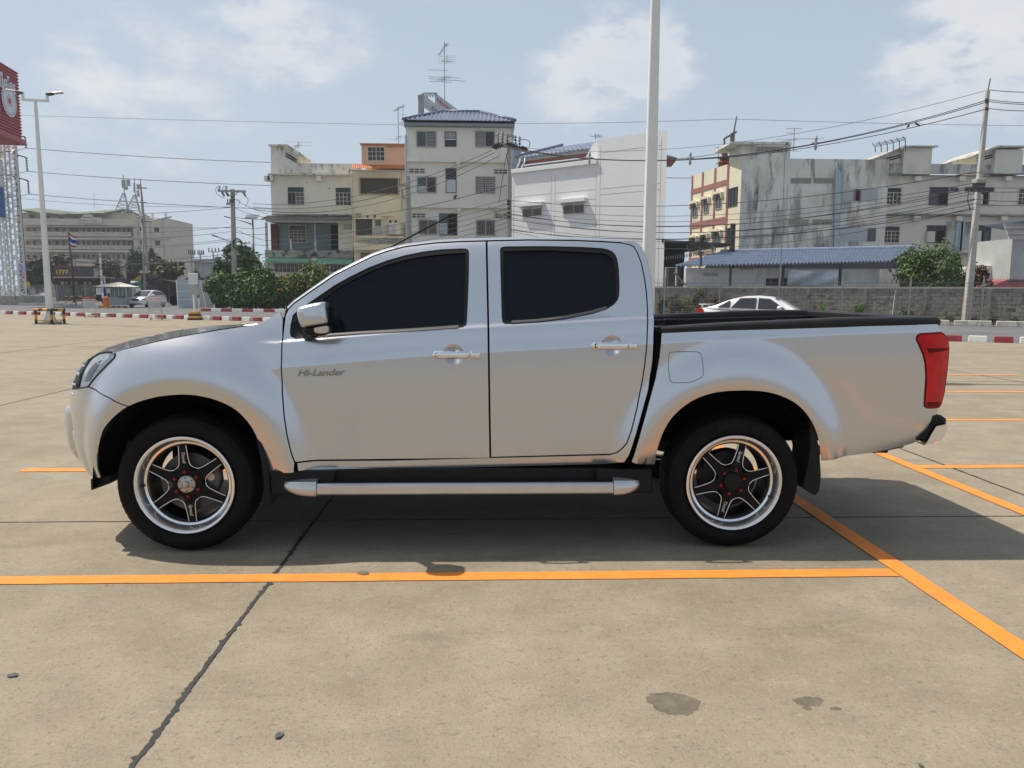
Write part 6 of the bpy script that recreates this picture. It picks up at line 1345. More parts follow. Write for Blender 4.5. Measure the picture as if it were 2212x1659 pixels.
# balcony floor and recess
u0, u1, z0, z1 = f.rect(122, 1030, 1078, 1340)
f.box('balcony_back', BLUEW, 215, 1040, 918, 1336, 1.6, 1.8); f.box('balcony_end', MAROON, 140, 1040, 222, 1336, 1.2, 1.6); f.box('side_wall', OLDW, 915, 1030, 1080, 1400, 0, 1.8); f.box('balcony_soffit', OLDW, 122, 1000, 1078, 1030, .02, 9); f.box('inner_wall', OLDW, 122, 1030, 140, 1340, 1.6, 9)
f.box('doorway', DARKO, 800, 1050, 916, 1336, 1.5, 1.597)
fb = Fac(tA, tA.location, 0, Z4a); fb.win(380, 1068, 572, 1260, 2, 4, leaves=2, transom=.27, fw=.05, d=1.6)
f.vent(972, 1066, 1076, 1113, 4, 3)
for a, b in ((118, 148), (652, 682)): f.box('column', OLDS, a, 1215 if a > 300 else 1040, b, 1345, -.02, .25)
f.box('column', mat('post_pale', (.48, .49, .48), rough=.7, var=.1), 655, 1038, 672, 1220, .0, .12); f.box('stub_post', OLDW, 391, 1220, 411, 1355, .0, .15)
for yy in (1236, 1266, 1291, 1316): f.box('rail', STEELG, 140, yy-2, 918, yy+3, .04, .08)
f.box('floor_slab', OLDB, 118, 1340, 1082, 1425, -.1, 9); f.box('corner_pier', OLDS, 118, 1425, 158, 1700, -.08, .2, zlo=0)
f.box('ground_wall', mat('ground_wall', (.60, .59, .54), rough=.92, var=.08, scale=1, stains=(((.30, .29, .26), .6, 1.5, .4, .56),)), 158, 1425, 1082, 1650, 0, 9, zlo=0); f.box('middle_pier', OLDW, 620, 1425, 690, 1650, -.12, .0, zlo=0)
f.win(218, 1487, 580, 1587, 2, 2, leaves=4, fw=.06, proud=.07); f.win(735, 1490, 1090, 1584, 2, 2, leaves=4, fw=.06, proud=.07)
for (a, b, c) in ((160, 620, 1425), (690, 1088, 1437)):
    u0, u1, z0, z1 = f.rect(a, c, b, c+56); mb = MB(); n = 40; top = []; mid = []; bt = []; dr = []
    for i in range(n+1): u = u0+(u1-u0)*i/n; w_ = .015*(i % 2); top.append((u, -.02, z1+w_)); mid.append((u, -.55, z1-.22+w_)); bt.append((u, -.95, z0+.30+w_)); dr.append((u, -1.0-w_, z0-.02))
    mb.grid([top, mid, bt, dr]); mb.build('awning', AWNG, tA)
    for uu in (u0, u1): mb = MB(); mb.add([(uu, -.02, z1), (uu, -.55, z1-.22), (uu, -.95, z0+.30), (uu, -1.0, z0), (uu, -.02, z0)], [(0, 1, 2, 3, 4)]); mb.build('awning_end', AWNG, tA)
# corrugated sheet over the balcony
u0, u1, z0, z1 = f.rect(115, 962, 1075, 1025); nsh = 12; sw = (u1-u0)/nsh
mb = MB(); n = 16; mb.grid([[(sw*1.02*i/n, -1.15, .035*math.cos(i*math.pi)) for i in range(n+1)], [(sw*1.02*i/n+.25, .2, z1-z0+.035*math.cos(i*math.pi)) for i in range(n+1)]]); sh = mb.build('roof_sheet', TILEG, tA, loc=(u0, 0, z0))
for i in range(1, nsh): link('roof_sheet', sh.data, tA, (u0+i*sw, 0, z0+.004*(i % 2)))
f.box('gutter', FRAMEG, 130, 1022, 1078, 1042, -1.1, -.95); f.box('ledge', OLDB, 190, 945, 1074, 966, -.06, .0)
for i in range(2): f.box('damage_patch', STEELD, (575, 812)[i], (600, 660)[i], (585, 828)[i], (610, 674)[i], -.012, .0)
q0, q1 = f.uz(520, 490), f.uz(640, 1000); mb = MB(); mb.tube([(q0[0], -.6, q0[1]), (q1[0], -.7, q1[1])], .012, 4); mb.build('hanging_cord', FRAMEW, tA)
# --- narrow yellow house
YEL = mat('wall_yellow', (.66, .585, .42), rough=.9, var=.05, scale=1, stains=(((.50, .42, .27), .4, .8, .35, .58),)); ORW = mat('wall_orange', (.68, .43, .28), rough=.9, var=.05, scale=1); ORT = mat('tile_orange', (.50, .17, .07), rough=.7, var=.2, scale=3); BROWNM = mat('grille_brown', (.17, .135, .10), rough=.7, var=.1)
tB = building('yellow_house', 'narrow yellow house with orange top storey and grilled openings', *Z4a(1100, 1600), 62); f = Fac(tB, tB.location, 0, Z4a)
f.box('wall', YEL, 1072, 478, 1655, 1650, 0, 9, zlo=0); f.box('top_storey', ORW, 1166, 188, 1650, 415, .18, 9); f.box('top_roof', ORT, 1150, 175, 1652, 192, -.2, 9.3); f.box('gutter', FRAMEG, 1058, 465, 1645, 482, -.45, -.3)
u0, u1, z0, z1 = f.rect(1070, 408, 1645, 466); n = 27; w_ = (u1-u0)/n; mb = MB(); mb.grid([[(w_*.98*k/4, -.4+.55*v, (z1-z0)*v+.05*math.sin(k*math.pi/4)) for k in range(5)] for v in (0, .33, .335, .66, .665, 1)]); tl = mb.build('roof_tile', ORT, tB, loc=(u0, 0, z0), smooth=R(40))
for i in range(1, n): link('roof_tile', tl.data, tB, (u0+i*w_, 0, z0))
f.win(1235, 214, 1428, 374, 2, 3, leaves=2, fw=.06, proud=.06, d=.18, frame=FRAMEW); f.vent(1452, 205, 1640, 228, 7, 1, ORW, .18)
f.box('grille_backing', VENTD, 1160, 562, 1566, 728, -.02, -.005)
for a in ((1144, 552, 1582, 562), (1144, 728, 1582, 740), (1144, 562, 1160, 728), (1566, 562, 1582, 728)): f.box('grille_frame', mat('frame_tan', (.36, .30, .22), rough=.8, var=.1), *a, -.12, -.002)
u0, u1, z0, z1 = f.rect(1160, 562, 1566, 728); n = 26
for i in range(n): u = u0+(u1-u0)*(i+.5)/n; mb = MB(); mb.tube([(u+.035*math.sin(k*1.57), -.06, z0+(z1-z0)*k/12) for k in range(13)], .016, 4); mb.build('grille_bar', BROWNM, tB)
f.slats(1108, 1005, 1290, 1180, 15, BROWNM, 'balcony_grille', .10, vertical=True)
for a in ((1088, 988, 1418, 1001), (1392, 960, 1478, 969), (1140, 548, 1590, 553)): f.box('hood', YEL, *a, -.35, .0)
f.box('wall_box', mat('ac_tan', (.33, .27, .20), rough=.8, var=.1), 1108, 938, 1160, 986, -.2, 0); f.box('vent_hole', VENTD, 1224, 960, 1248, 985, -.02, -.002); f.box('vent_hole', VENTD, 1303, 960, 1328, 985, -.02, -.002); f.box('vent_hole', VENTD, 1472, 1015, 1496, 1042, -.02, -.002); f.box('vent_hole', VENTD, 1530, 1015, 1556, 1042, -.02, -.002)
f.box('door', mat('door_grey', (.40, .40, .39), rough=.6, var=.06), 1305, 1090, 1392, 1180, -.05, -.01); f.slats(1320, 1015, 1382, 1080, 6, STEELG, 'door_grille', .07, vertical=True)
f.box('balcony_rail', YEL, 1085, 1183, 1625, 1209, -.9, -.6); f.box('balcony_wall', YEL, 1085, 1275, 1655, 1340, -.9, -.6); f.box('balcony_floor', YEL, 1085, 1262, 1655, 1290, -.6, 0)
BALU = mat('baluster_blue', (.24, .34, .37), rough=.7, var=.1); u0, u1, z0, z1 = f.rect(1130, 1209, 1612, 1275); n = 19; h = z1-z0; mb = MB(); mb.lathe([(.06, 0), (.06, h*.1), (.035, h*.2), (.085, h*.45), (.03, h*.7), (.055, h*.85), (.06, h)], ax='z', n=10); bl = mb.build('baluster', BALU, tB, loc=(u0, -.75, z0), smooth=R(40))
for i in range(1, n): link('baluster', bl.data, tB, (u0+(u1-u0)*i/(n-1), -.75, z0))
u, z = f.uz(1553, 1180); mb = MB(); r_ = .78; H_ = f.uz(1553, 1045)[1]-z; mb.lathe([(0, 0), (r_, 0)]+[(r_+.03*(k % 2), H_*.85*k/14) for k in range(15)]+[(r_*.9, H_*.92), (r_*.3, H_), (0, H_)], c=(u, -.0, z), ax='z', n=20); o = mb.build('water_tank', mat('tank_steel', (.50, .49, .45), rough=.4, metal=.4, var=.15, scale=2), tB, smooth=R(30)); o.location.y = -.3
f.box('drain_pipe', mat('pipe_tan', (.38, .32, .22), rough=.7, var=.1), 1605, 485, 1613, 900, -.1, -.02); f.box('drain_pipe', YEL, 1066, 485, 1076, 1300, -.12, -.0); f.box('lower_grille', BROWNM, 1160, 1370, 1330, 1480, -.05, -.002)
# --- four-storey house with blue tiled roof
CW = mat('wall_cream', (.74, .71, .62), rough=.92, var=.04, scale=.8, stains=(((.56, .53, .43), .45, .5, .45, .55), ((.30, .28, .23), .35, 3, .25, .62)))
YC_ = 57; tC = building('tall_house', 'cream four-storey house with blue tiled hip roof', *Z5a(100, 1600), YC_); f = Fac(tC, tC.location, 0, Z5a)
f.box('wall', CW, 88, 725, 866, 1750, 0, 8.0, zlo=0)
for yy in (981, 1313): f.box('ledge', CW, 92, yy, 832, yy+14, -.35, 0)
f.box('eaves', mat('fascia_grey', (.20, .22, .235), rough=.6, var=.1), 74, 703, 878, 736, -.5, 8.3)
for (a, b) in ((458, 990), (460, 1326)): f.box('beam_end', CW, a, b, a+25, b+35, -.4, 0)
u0, u1, z0, z1 = f.rect(72, 622, 880, 706); BLT = mat('tile_blue', (.42, .46, .56), rough=.22, var=.18, scale=4, coat=.3); BLT2 = mat('tile_blue_dark', (.10, .125, .20), rough=.4, var=.2, scale=4)
r0, r1 = f.uz(345, 622)[0], f.uz(625, 622)[0]; dep = 4.3; hr = f.uz(345, 622, 4.0)[1]-z0
mb = MB(); ov = -.55; mb.add([(u0, ov, z0), (u1, ov, z0), (r1, dep, z0+hr), (r0, dep, z0+hr), (u1, 8.4, z0), (u0, 8.4, z0)], [(0, 1, 2, 3), (1, 4, 2), (4, 5, 3, 2), (5, 0, 3)]); hip = mb.build('roof', BLT2, tC)
nrow = 7; ncol = 26; tw = (u1-u0)/ncol; sl = (dep-ov)/nrow; hz_ = hr/nrow
mb = MB(); mb.grid([[(tw*k/8, sl*v*1.08, hz_*v*1.08+.055*math.cos(k*math.pi/4)+.05-.05*v) for k in range(9)] for v in (0, .5, 1)]); mb.grid([[(tw*k/8, 0, .055*math.cos(k*math.pi/4)+.05) for k in range(9)], [(tw*k/8, .03, -.02) for k in range(9)]]); tm = mb.build('tile', BLT, hip, smooth=R(35)); first = True
for j in range(nrow):
    for i in range(ncol):
        x = u0+i*tw; v = (j+.5)/nrow; lo_, hi_ = u0+(r0-u0)*v, u1+(r1-u1)*v
        if x+tw*.3 < lo_ or x+tw*.7 > hi_: continue
        if first: tm.location = (x, ov+j*sl, z0+j*hz_+.01); first = False
        else: link('tile', tm.data, hip, (x, ov+j*sl, z0+j*hz_+.01))
for (a, b) in (((u0, ov, z0), (r0, dep, z0+hr)), ((u1, ov, z0), (r1, dep, z0+hr)), ((r0, dep, z0+hr), (r1, dep, z0+hr))): mb = MB(); mb.tube([Vector(a)+Vector((0, 0, .07)), Vector(b)+Vector((0, 0, .07))], .13, 8); mb.build('ridge_cap', BLT2, hip, smooth=True)
f.win(163, 765, 311, 886, grid=False, leaves=2, frame=FRAMEG, glass=[GLASSG, GLASSD], fw=.09, proud=.08); f.slats(242, 778, 299, 875, 9, FRAMEG, 'louvre', .07)
f.win(370, 770, 456, 881, grid=False, ny=2, frame=FRAMED, fw=.05); f.box('curtain', mat('curtain', (.34, .33, .30), rough=.9, var=.25, scale=6), 376, 775, 450, 818, -.05, -.03); f.box('window_bar', WHITEM, 374, 822, 452, 830, -.07, -.03)
f.win(590, 765, 736, 886, grid=False, leaves=2, frame=FRAMEG, fw=.09, proud=.08, glass=[GLASSG, GLASSD]); f.slats(602, 776, 655, 875, 7, FRAMEG, 'louvre', .06)
for (a, b, c, d_) in ((112, 1037, 226, 1073), (728, 1043, 826, 1079), (133, 1363, 231, 1398), (730, 1367, 826, 1400)): f.vent(a, b, c, d_, 3, 4 if a == 0 else 2)
f.win(168, 1096, 312, 1218, grid=False, leaves=2, frame=FRAMEG, fw=.09, proud=.08, glass=[GLASSG, GLASSD]); f.slats(243, 1108, 300, 1208, 9, mat('slat_red', (.10, .06, .055), rough=.6, var=.1), 'louvre', .07); f.box('paper', mat('paper_grey', (.42, .43, .42), rough=.8, var=.1), 178, 1165, 236, 1208, -.035, -.02)
f.win(377, 1036, 456, 1216, grid=False, frame=FRAMED, fw=.06); f.box('panel', mat('panel_pale', (.50, .52, .54), rough=.6, var=.1, scale=1), 383, 1118, 450, 1211, -.06, -.03); f.slats(384, 1042, 449, 1115, 7, STEELD, 'window_grille', .07, vertical=True)
f.win(593, 1096, 738, 1221, grid=False, leaves=2, frame=FRAMEG, fw=.09, proud=.08, glass=GLASSG); f.slats(604, 1108, 657, 1210, 8, FRAMEG, 'louvre', .06); f.slats(673, 1108, 727, 1210, 8, FRAMEG, 'louvre', .06)
f.win(180, 1408, 318, 1520, grid=False, leaves=2, frame=FRAMEG, fw=.09, proud=.08, glass=[GLASSG, GLASSD]); f.slats(190, 1418, 312, 1514, 12, FRAMEG, 'window_grille', .07, vertical=True)
f.win(330, 1364, 462, 1524, grid=False, leaves=2, frame=FRAMED, fw=.05, glass=[GLASSG, DARKO]); f.box('shutter', mat('shutter_pale', (.38, .42, .44), rough=.6, var=.15), 333, 1436, 390, 1516, -.12, -.06)
f.win(598, 1409, 736, 1526, grid=False, leaves=2, frame=FRAMEG, fw=.09, proud=.08, glass=GLASSG); f.slats(610, 1420, 724, 1516, 10, FRAMEG, 'window_grille', .07, vertical=True)
PIPEB = mat('pipe_blue', (.38, .46, .50), rough=.5, var=.08)
for (a, y0) in ((88, 800), (864, 730)): q0, q1 = f.uz(a, y0), f.uz(a, 1700); mb = MB(); mb.tube([(q0[0], -.15, q0[1]), (q0[0], -.15, max(.1, q1[1]))], .07, 8); mb.build('drain_pipe', PIPEB, tC, smooth=R(40))
q = f.uz(445, 1250); mb = MB(); mb.bar((q[0], -.1, q[1]), (q[0]+.1, -.55, q[1]+.1), .12); mb.box(q[0]-.08, q[0]+.06, -.2, 0, q[1]-.1, q[1]+.1); mb.build('camera_unit', STEELD, tC)
# pale blue block behind
t = building('blue_block', 'pale blue-grey wall just behind the cream four-storey house', *Z5a(900, 1300), 70); fz = Fac(t, t.location, 0, Z5a); fz.box('wall', mat('block_blue', (.33, .39, .43), rough=.9, var=.05), 866, 892, 926, 1150, 0, 4, zlo=0); fz.box('coping', WHITEW, 862, 884, 930, 893, -.1, 4.1); fz.box('small_roof', BLT2, 880, 1020, 960, 1040, -1, 2); fz.box('fascia', mat('fascia_red', (.33, .10, .06), rough=.7, var=.1), 880, 1040, 960, 1062, -.9, 2)
# --- billboard behind
def skew(f, root, nm, m, c4, Ys, th=.25):
    q = [atY(*f(*p), y)-root.location for p, y in zip(c4, Ys)]; mb = MB(); mb.add(q+[v+Vector((.1, th, 0)) for v in q], [(0, 1, 2, 3), (4, 5, 6, 7), (0, 1, 5, 4), (1, 2, 6, 5), (2, 3, 7, 6), (3, 0, 4, 7)]); return mb.build(nm, m, root), q
t = building('billboard', 'angled rooftop billboard lettered Narawan City behind the blue roof', *Z5a(250, 700), 80, cat='billboard'); t.location.z = 14
BBW = mat('board_white', (.44, .46, .48), rough=.6, var=.06, scale=.5); BBR = mat('letter_red', (.45, .10, .07), rough=.6, var=.05); BBB = mat('letter_blue', (.05, .13, .33), rough=.6, var=.05)
o1, q1_ = skew(Z5a, t, 'panel', BBW, [(212, 497), (352, 612), (352, 690), (212, 590)], (80, 86, 86, 80)); o2, q2_ = skew(Z5a, t, 'panel', BBW, [(300, 488), (472, 618), (472, 690), (300, 590)], (82, 92, 92, 82))
o3, _ = skew(Z5a, t, 'end_panel', STEELD, [(178, 508), (212, 497), (212, 690), (178, 690)], (84, 80, 80, 84))
def quad_text(txt, m, q, a, b, c, d_, nm):      # text on a quad (tl,tr,br,bl), in fractions
    me = text_mesh(txt, 1.0, .0, bold=.02); co = np.array([v.co[:] for v in me.vertices]); lo, hi = co.min(0), co.max(0)
    for v in me.vertices:
        s_ = a+(b-a)*(v.co.x-lo[0])/(hi[0]-lo[0]); r_ = d_+(c-d_)*(v.co.y-lo[1])/(hi[1]-lo[1]); p = q[0].lerp(q[1], s_).lerp(q[3].lerp(q[2], s_), r_); v.co = p+Vector((.05, -.12, 0))
    me.materials.clear(); me.materials.append(m); me.name = nm; link(nm, me, t)
quad_text('Narawan', BBR, q2_, .07, .90, .22, .62, 'lettering'); quad_text('CITY', BBB, q1_, .42, .98, .40, .80, 'lettering')
mb = MB()
for k in range(5):
    a = atY(*Z5a(178+8*k, 508-3*k), 84-k)-t.location; b = atY(*Z5a(186+8*k, 600), 84-k)-t.location; mb.bar(a, b, .12); c = atY(*Z5a(215+20*k, 492), 82)-t.location; d_ = atY(*Z5a(225+20*k, 520), 82)-t.location; mb.bar(c, d_, .10); mb.bar(c, atY(*Z5a(235+20*k, 491), 82)-t.location, .1); mb.bar(d_, atY(*Z5a(235+20*k, 491), 82)-t.location, .08)
tag(mb.build('frame_bars', STEELG, t), kind='stuff')
# --- white building set at an angle
PRt, PLt = atY(*Z6a(1690, 1659), 46), atY(*Z6a(93, 1400), 54.3); dd = PRt-PLt; rzD = math.atan2(dd.y, dd.x)
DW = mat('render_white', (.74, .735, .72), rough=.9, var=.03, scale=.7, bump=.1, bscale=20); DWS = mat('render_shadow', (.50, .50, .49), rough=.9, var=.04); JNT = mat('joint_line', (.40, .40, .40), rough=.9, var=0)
tD = thing('white_building', 'clean white windowless-looking building with blue roof, set at an angle', 'building', (PLt.x, PLt.y, ROADZ), rzD); f = Fac(tD, tD.location, rzD, Z6a)
ul, um, ur = f.uz(93, 1300)[0], f.uz(985, 1300)[0], f.uz(1702, 1300)[0]; zp = f.uz(93, 548)[1]; zt = f.uz(1710, 88)[1]
mb = MB(); mb.box(ul, um, 0, .3, 0, zp); mb.build('low_wall', DW, tD); mb = MB(); mb.prism([(um, -.02), (ur, -.02), (ur-4.6, 8), (um, 8)], 0, zt, 'z'); mb.build('tall_block', DW, tD)
mb = MB(); mb.box(ul-.06, um+.0, -.18, .42, zp, zp+.30); mb.build('coping', DW, tD, bevel=.02)
za = f.uz(905, 205)[1]; q_ = [(f.uz(828, 352)[0], f.uz(828, 352)[1]), (f.uz(905, 215)[0], za), (um, za), (um, zp+.3), (f.uz(905, 460)[0], zp+.3), (f.uz(905, 360)[0], f.uz(905, 360)[1])]
mb = MB(); mb.prism([(x, z) for x, z in q_], .6, .9); mb.build('wing_wall', DW, tD)
fr = Fac(tD, tD.location, rzD, Z6a); SB = 2.2
def rb(nm, m, x0, y0, x1, y1, d0, d1):
    u0, u1, z0, z1 = f.rect(x0, y0, x1, y1, SB); mb = MB(); mb.box(u0, u1, d0, d1, z0, z1); return mb.build(nm, m, tD)
u0, _, _, _ = f.rect(245, 420, 246, 421, SB); zf1 = f.uz(600, 385, SB)[1]; zf0 = f.uz(600, 416, SB)[1]
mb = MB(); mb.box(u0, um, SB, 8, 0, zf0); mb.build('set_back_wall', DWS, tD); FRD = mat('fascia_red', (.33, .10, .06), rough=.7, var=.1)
mb = MB(); mb.box(u0-.2, um, SB-.5, SB-.4, zf0, zf1); mb.build('fascia', FRD, tD); mb = MB(); mb.box(u0-.3, um, SB-.62, SB-.5, zf1, zf1+.28); mb.build('gutter', FRAMEG, tD)
zr = zf1+.28; BT_ = mat('tile_bright_blue', (.27, .31, .39), rough=.2, var=.2, scale=3, coat=.4); nt_ = 22; tw = (um-u0+.5)/nt_; mb = MB(); mb.grid([[(tw*k/8, 1.0*v, .36*v+.06*math.cos(k*math.pi/4)+.05-.05*v) for k in range(9)] for v in (0, 1)]); mb.grid([[(tw*k/8, 0, .06*math.cos(k*math.pi/4)+.05) for k in range(9)], [(tw*k/8, .02, -.03) for k in range(9)]]); tm = mb.build('tile', BT_, tD, smooth=R(35), loc=(u0-.5, SB-.7, zr))
for j in range(3):
    for i in range(nt_):
        if i == j == 0: continue
        x = u0-.5+i*tw
        if x < u0-.5+j*.8: continue
        link('tile', tm.data, tD, (x, SB-.7+j*.95, zr+j*.342))
mb = MB(); mb.tube([(u0-.5, SB-.7, zr+.1), (u0+1.9, SB+2.2, zr+1.15)], .14, 8); mb.build('hip_cap', BLT2, tD)
for k_, (a, b) in enumerate(((285, 385), (235, 385))): p0, p1, p2 = f.uz(a, b, SB), f.uz(a-2, b+45, SB), f.uz(a-110, b+150, .5); mb = MB(); mb.tube([(p0[0], SB-.6, p0[1]), (p1[0], SB-.6, p1[1]), (p2[0], .5, p2[1])], .08, 8); mb.build('drain_pipe', WHITEM, tD, smooth=True)
for (a, b, c, d_, h0, h1, h2, h3) in ((206, 912, 422, 996, 180, 893, 440, 905), (634, 873, 866, 968, 606, 855, 888, 866)):
    f.win(a, b, c, d_, grid=False, leaves=2, frame=FRAMEW, fw=.08, proud=.06, glass=GLASSG); uu0, uu1 = f.uz(h0, h1)[0], f.uz(h2, h3)[0]; zz = f.rect(a, b, c, d_)[3]+.10; mb = MB(); mb.box(uu0, uu1, -.36, 0, zz, zz+.26); mb.build('window_hood', DW, tD, bevel=.01)
    u_0, u_1, z_0, z_1 = f.rect(a, b, c, d_)
    for k_ in range(3): mb = MB(); zq = z_0+.1+(z_1-z_0-.2)*(k_+.5)/3; mb.hexa([(u_0+.1, -.05, zq-.1), (u_1-.1, -.05, zq-.1), (u_1-.1, -.02, zq+.22), (u_0+.1, -.02, zq+.22)], [(u_0+.1, -.065, zq-.1), (u_1-.1, -.065, zq-.1), (u_1-.1, -.035, zq+.22), (u_0+.1, -.035, zq+.22)]); mb.build('glass_louvre', GLASSG, tD)
H = [.45, .86]; zs = [f.uz(540, 752)[1], f.uz(540, 1090)[1], f.uz(540, 865)[1]]
for xx in (115, 508, 548, 978, 1022, 1655): u = f.uz(xx, 900)[0]; mb = MB(); y_ = 0 if xx < 985 else -.02; mb.box(u-.015, u+.015, y_-.006, y_-.002, .5, (zp if xx < 985 else zt)-.45); mb.build('wall_joint', JNT, tD)
for (x0, x1, yy) in ((115, 508, 752), (548, 978, 752), (1022, 1655, 752), (115, 508, 848), (548, 978, 848), (1022, 1655, 810), (1022, 1655, 207)):
    u0_, u1_ = f.uz(x0, 900)[0], f.uz(x1, 900)[0]; z_ = f.uz(540, yy)[1] if yy > 300 else zt-.9; y_ = 0 if x0 < 985 else -.02; mb = MB(); mb.box(u0_, u1_, y_-.006, y_-.002, z_-.015, z_+.015); mb.build('wall_joint', JNT, tD)
z3 = [f.uz(1706, y_)[1] for y_ in (345, 372, 400, 455)]
mb = MB(); mb.prism([(ur-.4, z3[1]), (ur+.30, z3[1]), (ur+.26, z3[0]-.1), (ur-.4, z3[0]+.1)], .3, .9); mb.build('side_eaves', BT_, tD); mb = MB(); mb.prism([(ur-.4, z3[3]), (ur-.1, z3[3]), (ur+.2, z3[2]), (ur+.24, z3[1]), (ur-.4, z3[1])], .35, .85); mb.build('side_fascia', FRD, tD)
# --- stained grey building with yellow flank
ES = mat('wall_weathered', (.66, .63, .56), rough=.95, var=.08, scale=.6, stains=(((.42, .395, .34), .5, .7, .5, .52), ((.20, .19, .175), .8, .8, .22, .49), ((.05, .05, .05), .85, 1.5, .20, .565)))
EY = mat('wall_paleyellow', (.66, .61, .46), rough=.9, var=.06, scale=.8, stains=(((.55, .52, .44), .5, .9, .6, .58),)); ER = mat('band_red', (.30, .13, .115), rough=.9, var=.1, scale=1)
YE = 55; cE = atY(*Z7a(740, 1150), YE); tE = thing('weathered_building', 'grey streaked building with blank front and yellow red-banded flank', 'building', (cE.x, YE, ROADZ)); f = Fac(tE, tE.location, 0, Z7a); f8 = Fac(tE, tE.location, 0, Z8a)
uE = f8.uz(388, 700)[0]; zE = f.uz(750, 368)[1]; u1_, u2_ = f.uz(866, 300)[0], f.uz(1166, 300)[0]; zbx = f.uz(900, 240)[1]
mb = MB(); mb.prism([(0, 0), (uE, 0), (uE, zE+.1), (u2_, zE+.1), (u2_, zbx), (u1_, zbx), (u1_, zE), (0, zE)], 0, .4); mb.build('front_wall', ES, tE)
mb = MB(); mb.box(.02, uE-.02, .4, 8.5, 0, zE-.3); mb.build('core', ES, tE); mb = MB(); mb.box(u1_+.02, u2_-.02, .4, 3.5, zE-.3, zbx-.05); mb.build('stair_tower', ES, tE); mb = MB(); mb.box(u1_-1.9, u2_, -.15, 3.8, zbx-.05, zbx+.12); mb.build('stair_roof', OLDS, tE); mb = MB(); mb.box(u1_-.8, u1_+.02, .5, 3.4, zE-.3, zbx-.06); mb.build('stair_wall', OLDW, tE)
for a in ((1172, 523, 1330, 562), (1360, 523, 1518, 562), (1152, 862, 1309, 900), (1345, 862, 1503, 900), (893, 268, 1138, 308)): f.vent(*a, 8, 3, mat('vent_grey', (.34, .32, .28), rough=.9, var=.1))
PAT = mat('boarding_grey', (.40, .405, .41), rough=.7, var=.05)
f8.box('boarded_window', PAT, 112, 700, 325, 779, -.03, -.002); f8.box('boarded_window', PAT, 88, 942, 266, 1030, -.03, -.002); f8.box('opening', DARKO, 188, 703, 215, 776, -.05, -.032); f8.box('opening', GLASSG, 266, 945, 312, 1028, -.05, -.002)
for a, b in ((180, 188), (215, 221)): f8.box('red_jamb', ER, a, 703, b, 776, -.07, -.03)
for k_, (a, y0) in enumerate(((66, 530), (74, 560), (82, 585), (89, 600))): q0, q1 = f8.uz(a, y0), f8.uz(a-14, 1085); mb = MB(); mb.tube([(q0[0], -.12, q0[1]), (q1[0], -.12, q1[1])], .06, 6); mb.build('drain_pipe', PIPEB, tE)
# flank
far = atY(*Z7a(360, 515), 63.6); fd = Vector((cE.x-far.x, YE-63.6, 0)); rzE = math.atan2(fd.y, fd.x); ft = thing('flank', None, None, (far.x-cE.x, 63.6-YE, 0), rzE); ft.parent = tE; LF = fd.length
fE = Fac(ft, Vector((far.x, 63.6, ROADZ)), rzE, Z7a)
mb = MB(); mb.box(0, LF-.005, 0, .35, 0, zE); mb.build('flank_wall', EY, ft)
for (xx, w_) in ((362, .25), (446, .3), (547, .3), (651, .3)): u = fE.uz(xx, 700)[0]; mb = MB(); mb.box(u-w_/2, u+w_/2, -.05, -.002, 0, zE); mb.build('red_pilaster', ER, ft)
for (xa, ya, yb) in ((500, 575, 615), (500, 862, 910), (500, 1160, 1200)): z0, z1 = fE.uz(xa, yb)[1], fE.uz(xa, ya)[1]; um_ = fE.uz(648, 800)[0]; mb = MB(); mb.box(0, um_, -.045, -.003, z0, z1); mb.build('red_band', ER, ft)
for (a, b, c, d_) in ((372, 735, 410, 838), (462, 700, 502, 803), (562, 660, 606, 770), (364, 1012, 404, 1105), (452, 990, 492, 1080), (548, 965, 600, 1065)):
    fE.win(a, b, c, d_, grid=False, leaves=2, frame=FRAMEG, fw=.07, proud=.06, glass=GLASSG); u0, u1, z0, z1 = fE.rect(a, b, c, d_); mb = MB(); mb.prism([(u0-.22, z1-.4), (u0-.22, z1+.1), (u0, z1+.25), (u1, z1+.25), (u1+.22, z1+.1), (u1+.22, z1-.4), (u1+.06, z1+.03), (u0-.06, z1+.03)], -.28, -.003); mb.build('window_hood', EY, ft)
for (a, b, c, d_) in ((653, 612, 733, 742), (642, 932, 712, 1050)): fE.win(a, b, c, d_, grid=False, leaves=3, frame=FRAMED, fw=.06, proud=.06)
# roof shrine
t = building('roof_shrine', 'small orange tiered shrine on the yellow flank roof', *Z7a(625, 425), 60, cat='shrine'); fz = Fac(t, t.location, 0, Z7a); zz = fz.uz(625, 428)[1]; t.location.z += zz; t.scale = (.55, .55, .55); SHR = mat('shrine_orange', (.22, .07, .03), rough=.6, var=.3, scale=4)
for k_, (w_, z0_, z1_) in enumerate(((.75, .0, .5), (1.05, .5, .68), (.65, .68, 1.2), (.85, 1.2, 1.35), (.42, 1.35, 1.9), (.5, 1.9, 2.0), (.12, 2.0, 3.0))): mb = MB(); b_ = w_*.75; mb.hexa([(-w_, -w_, z0_), (w_, -w_, z0_), (w_, w_, z0_), (-w_, w_, z0_)], [(-b_, -b_, z1_), (b_, -b_, z1_), (b_, b_, z1_), (-b_, b_, z1_)]); mb.build('tier', SHR, t)
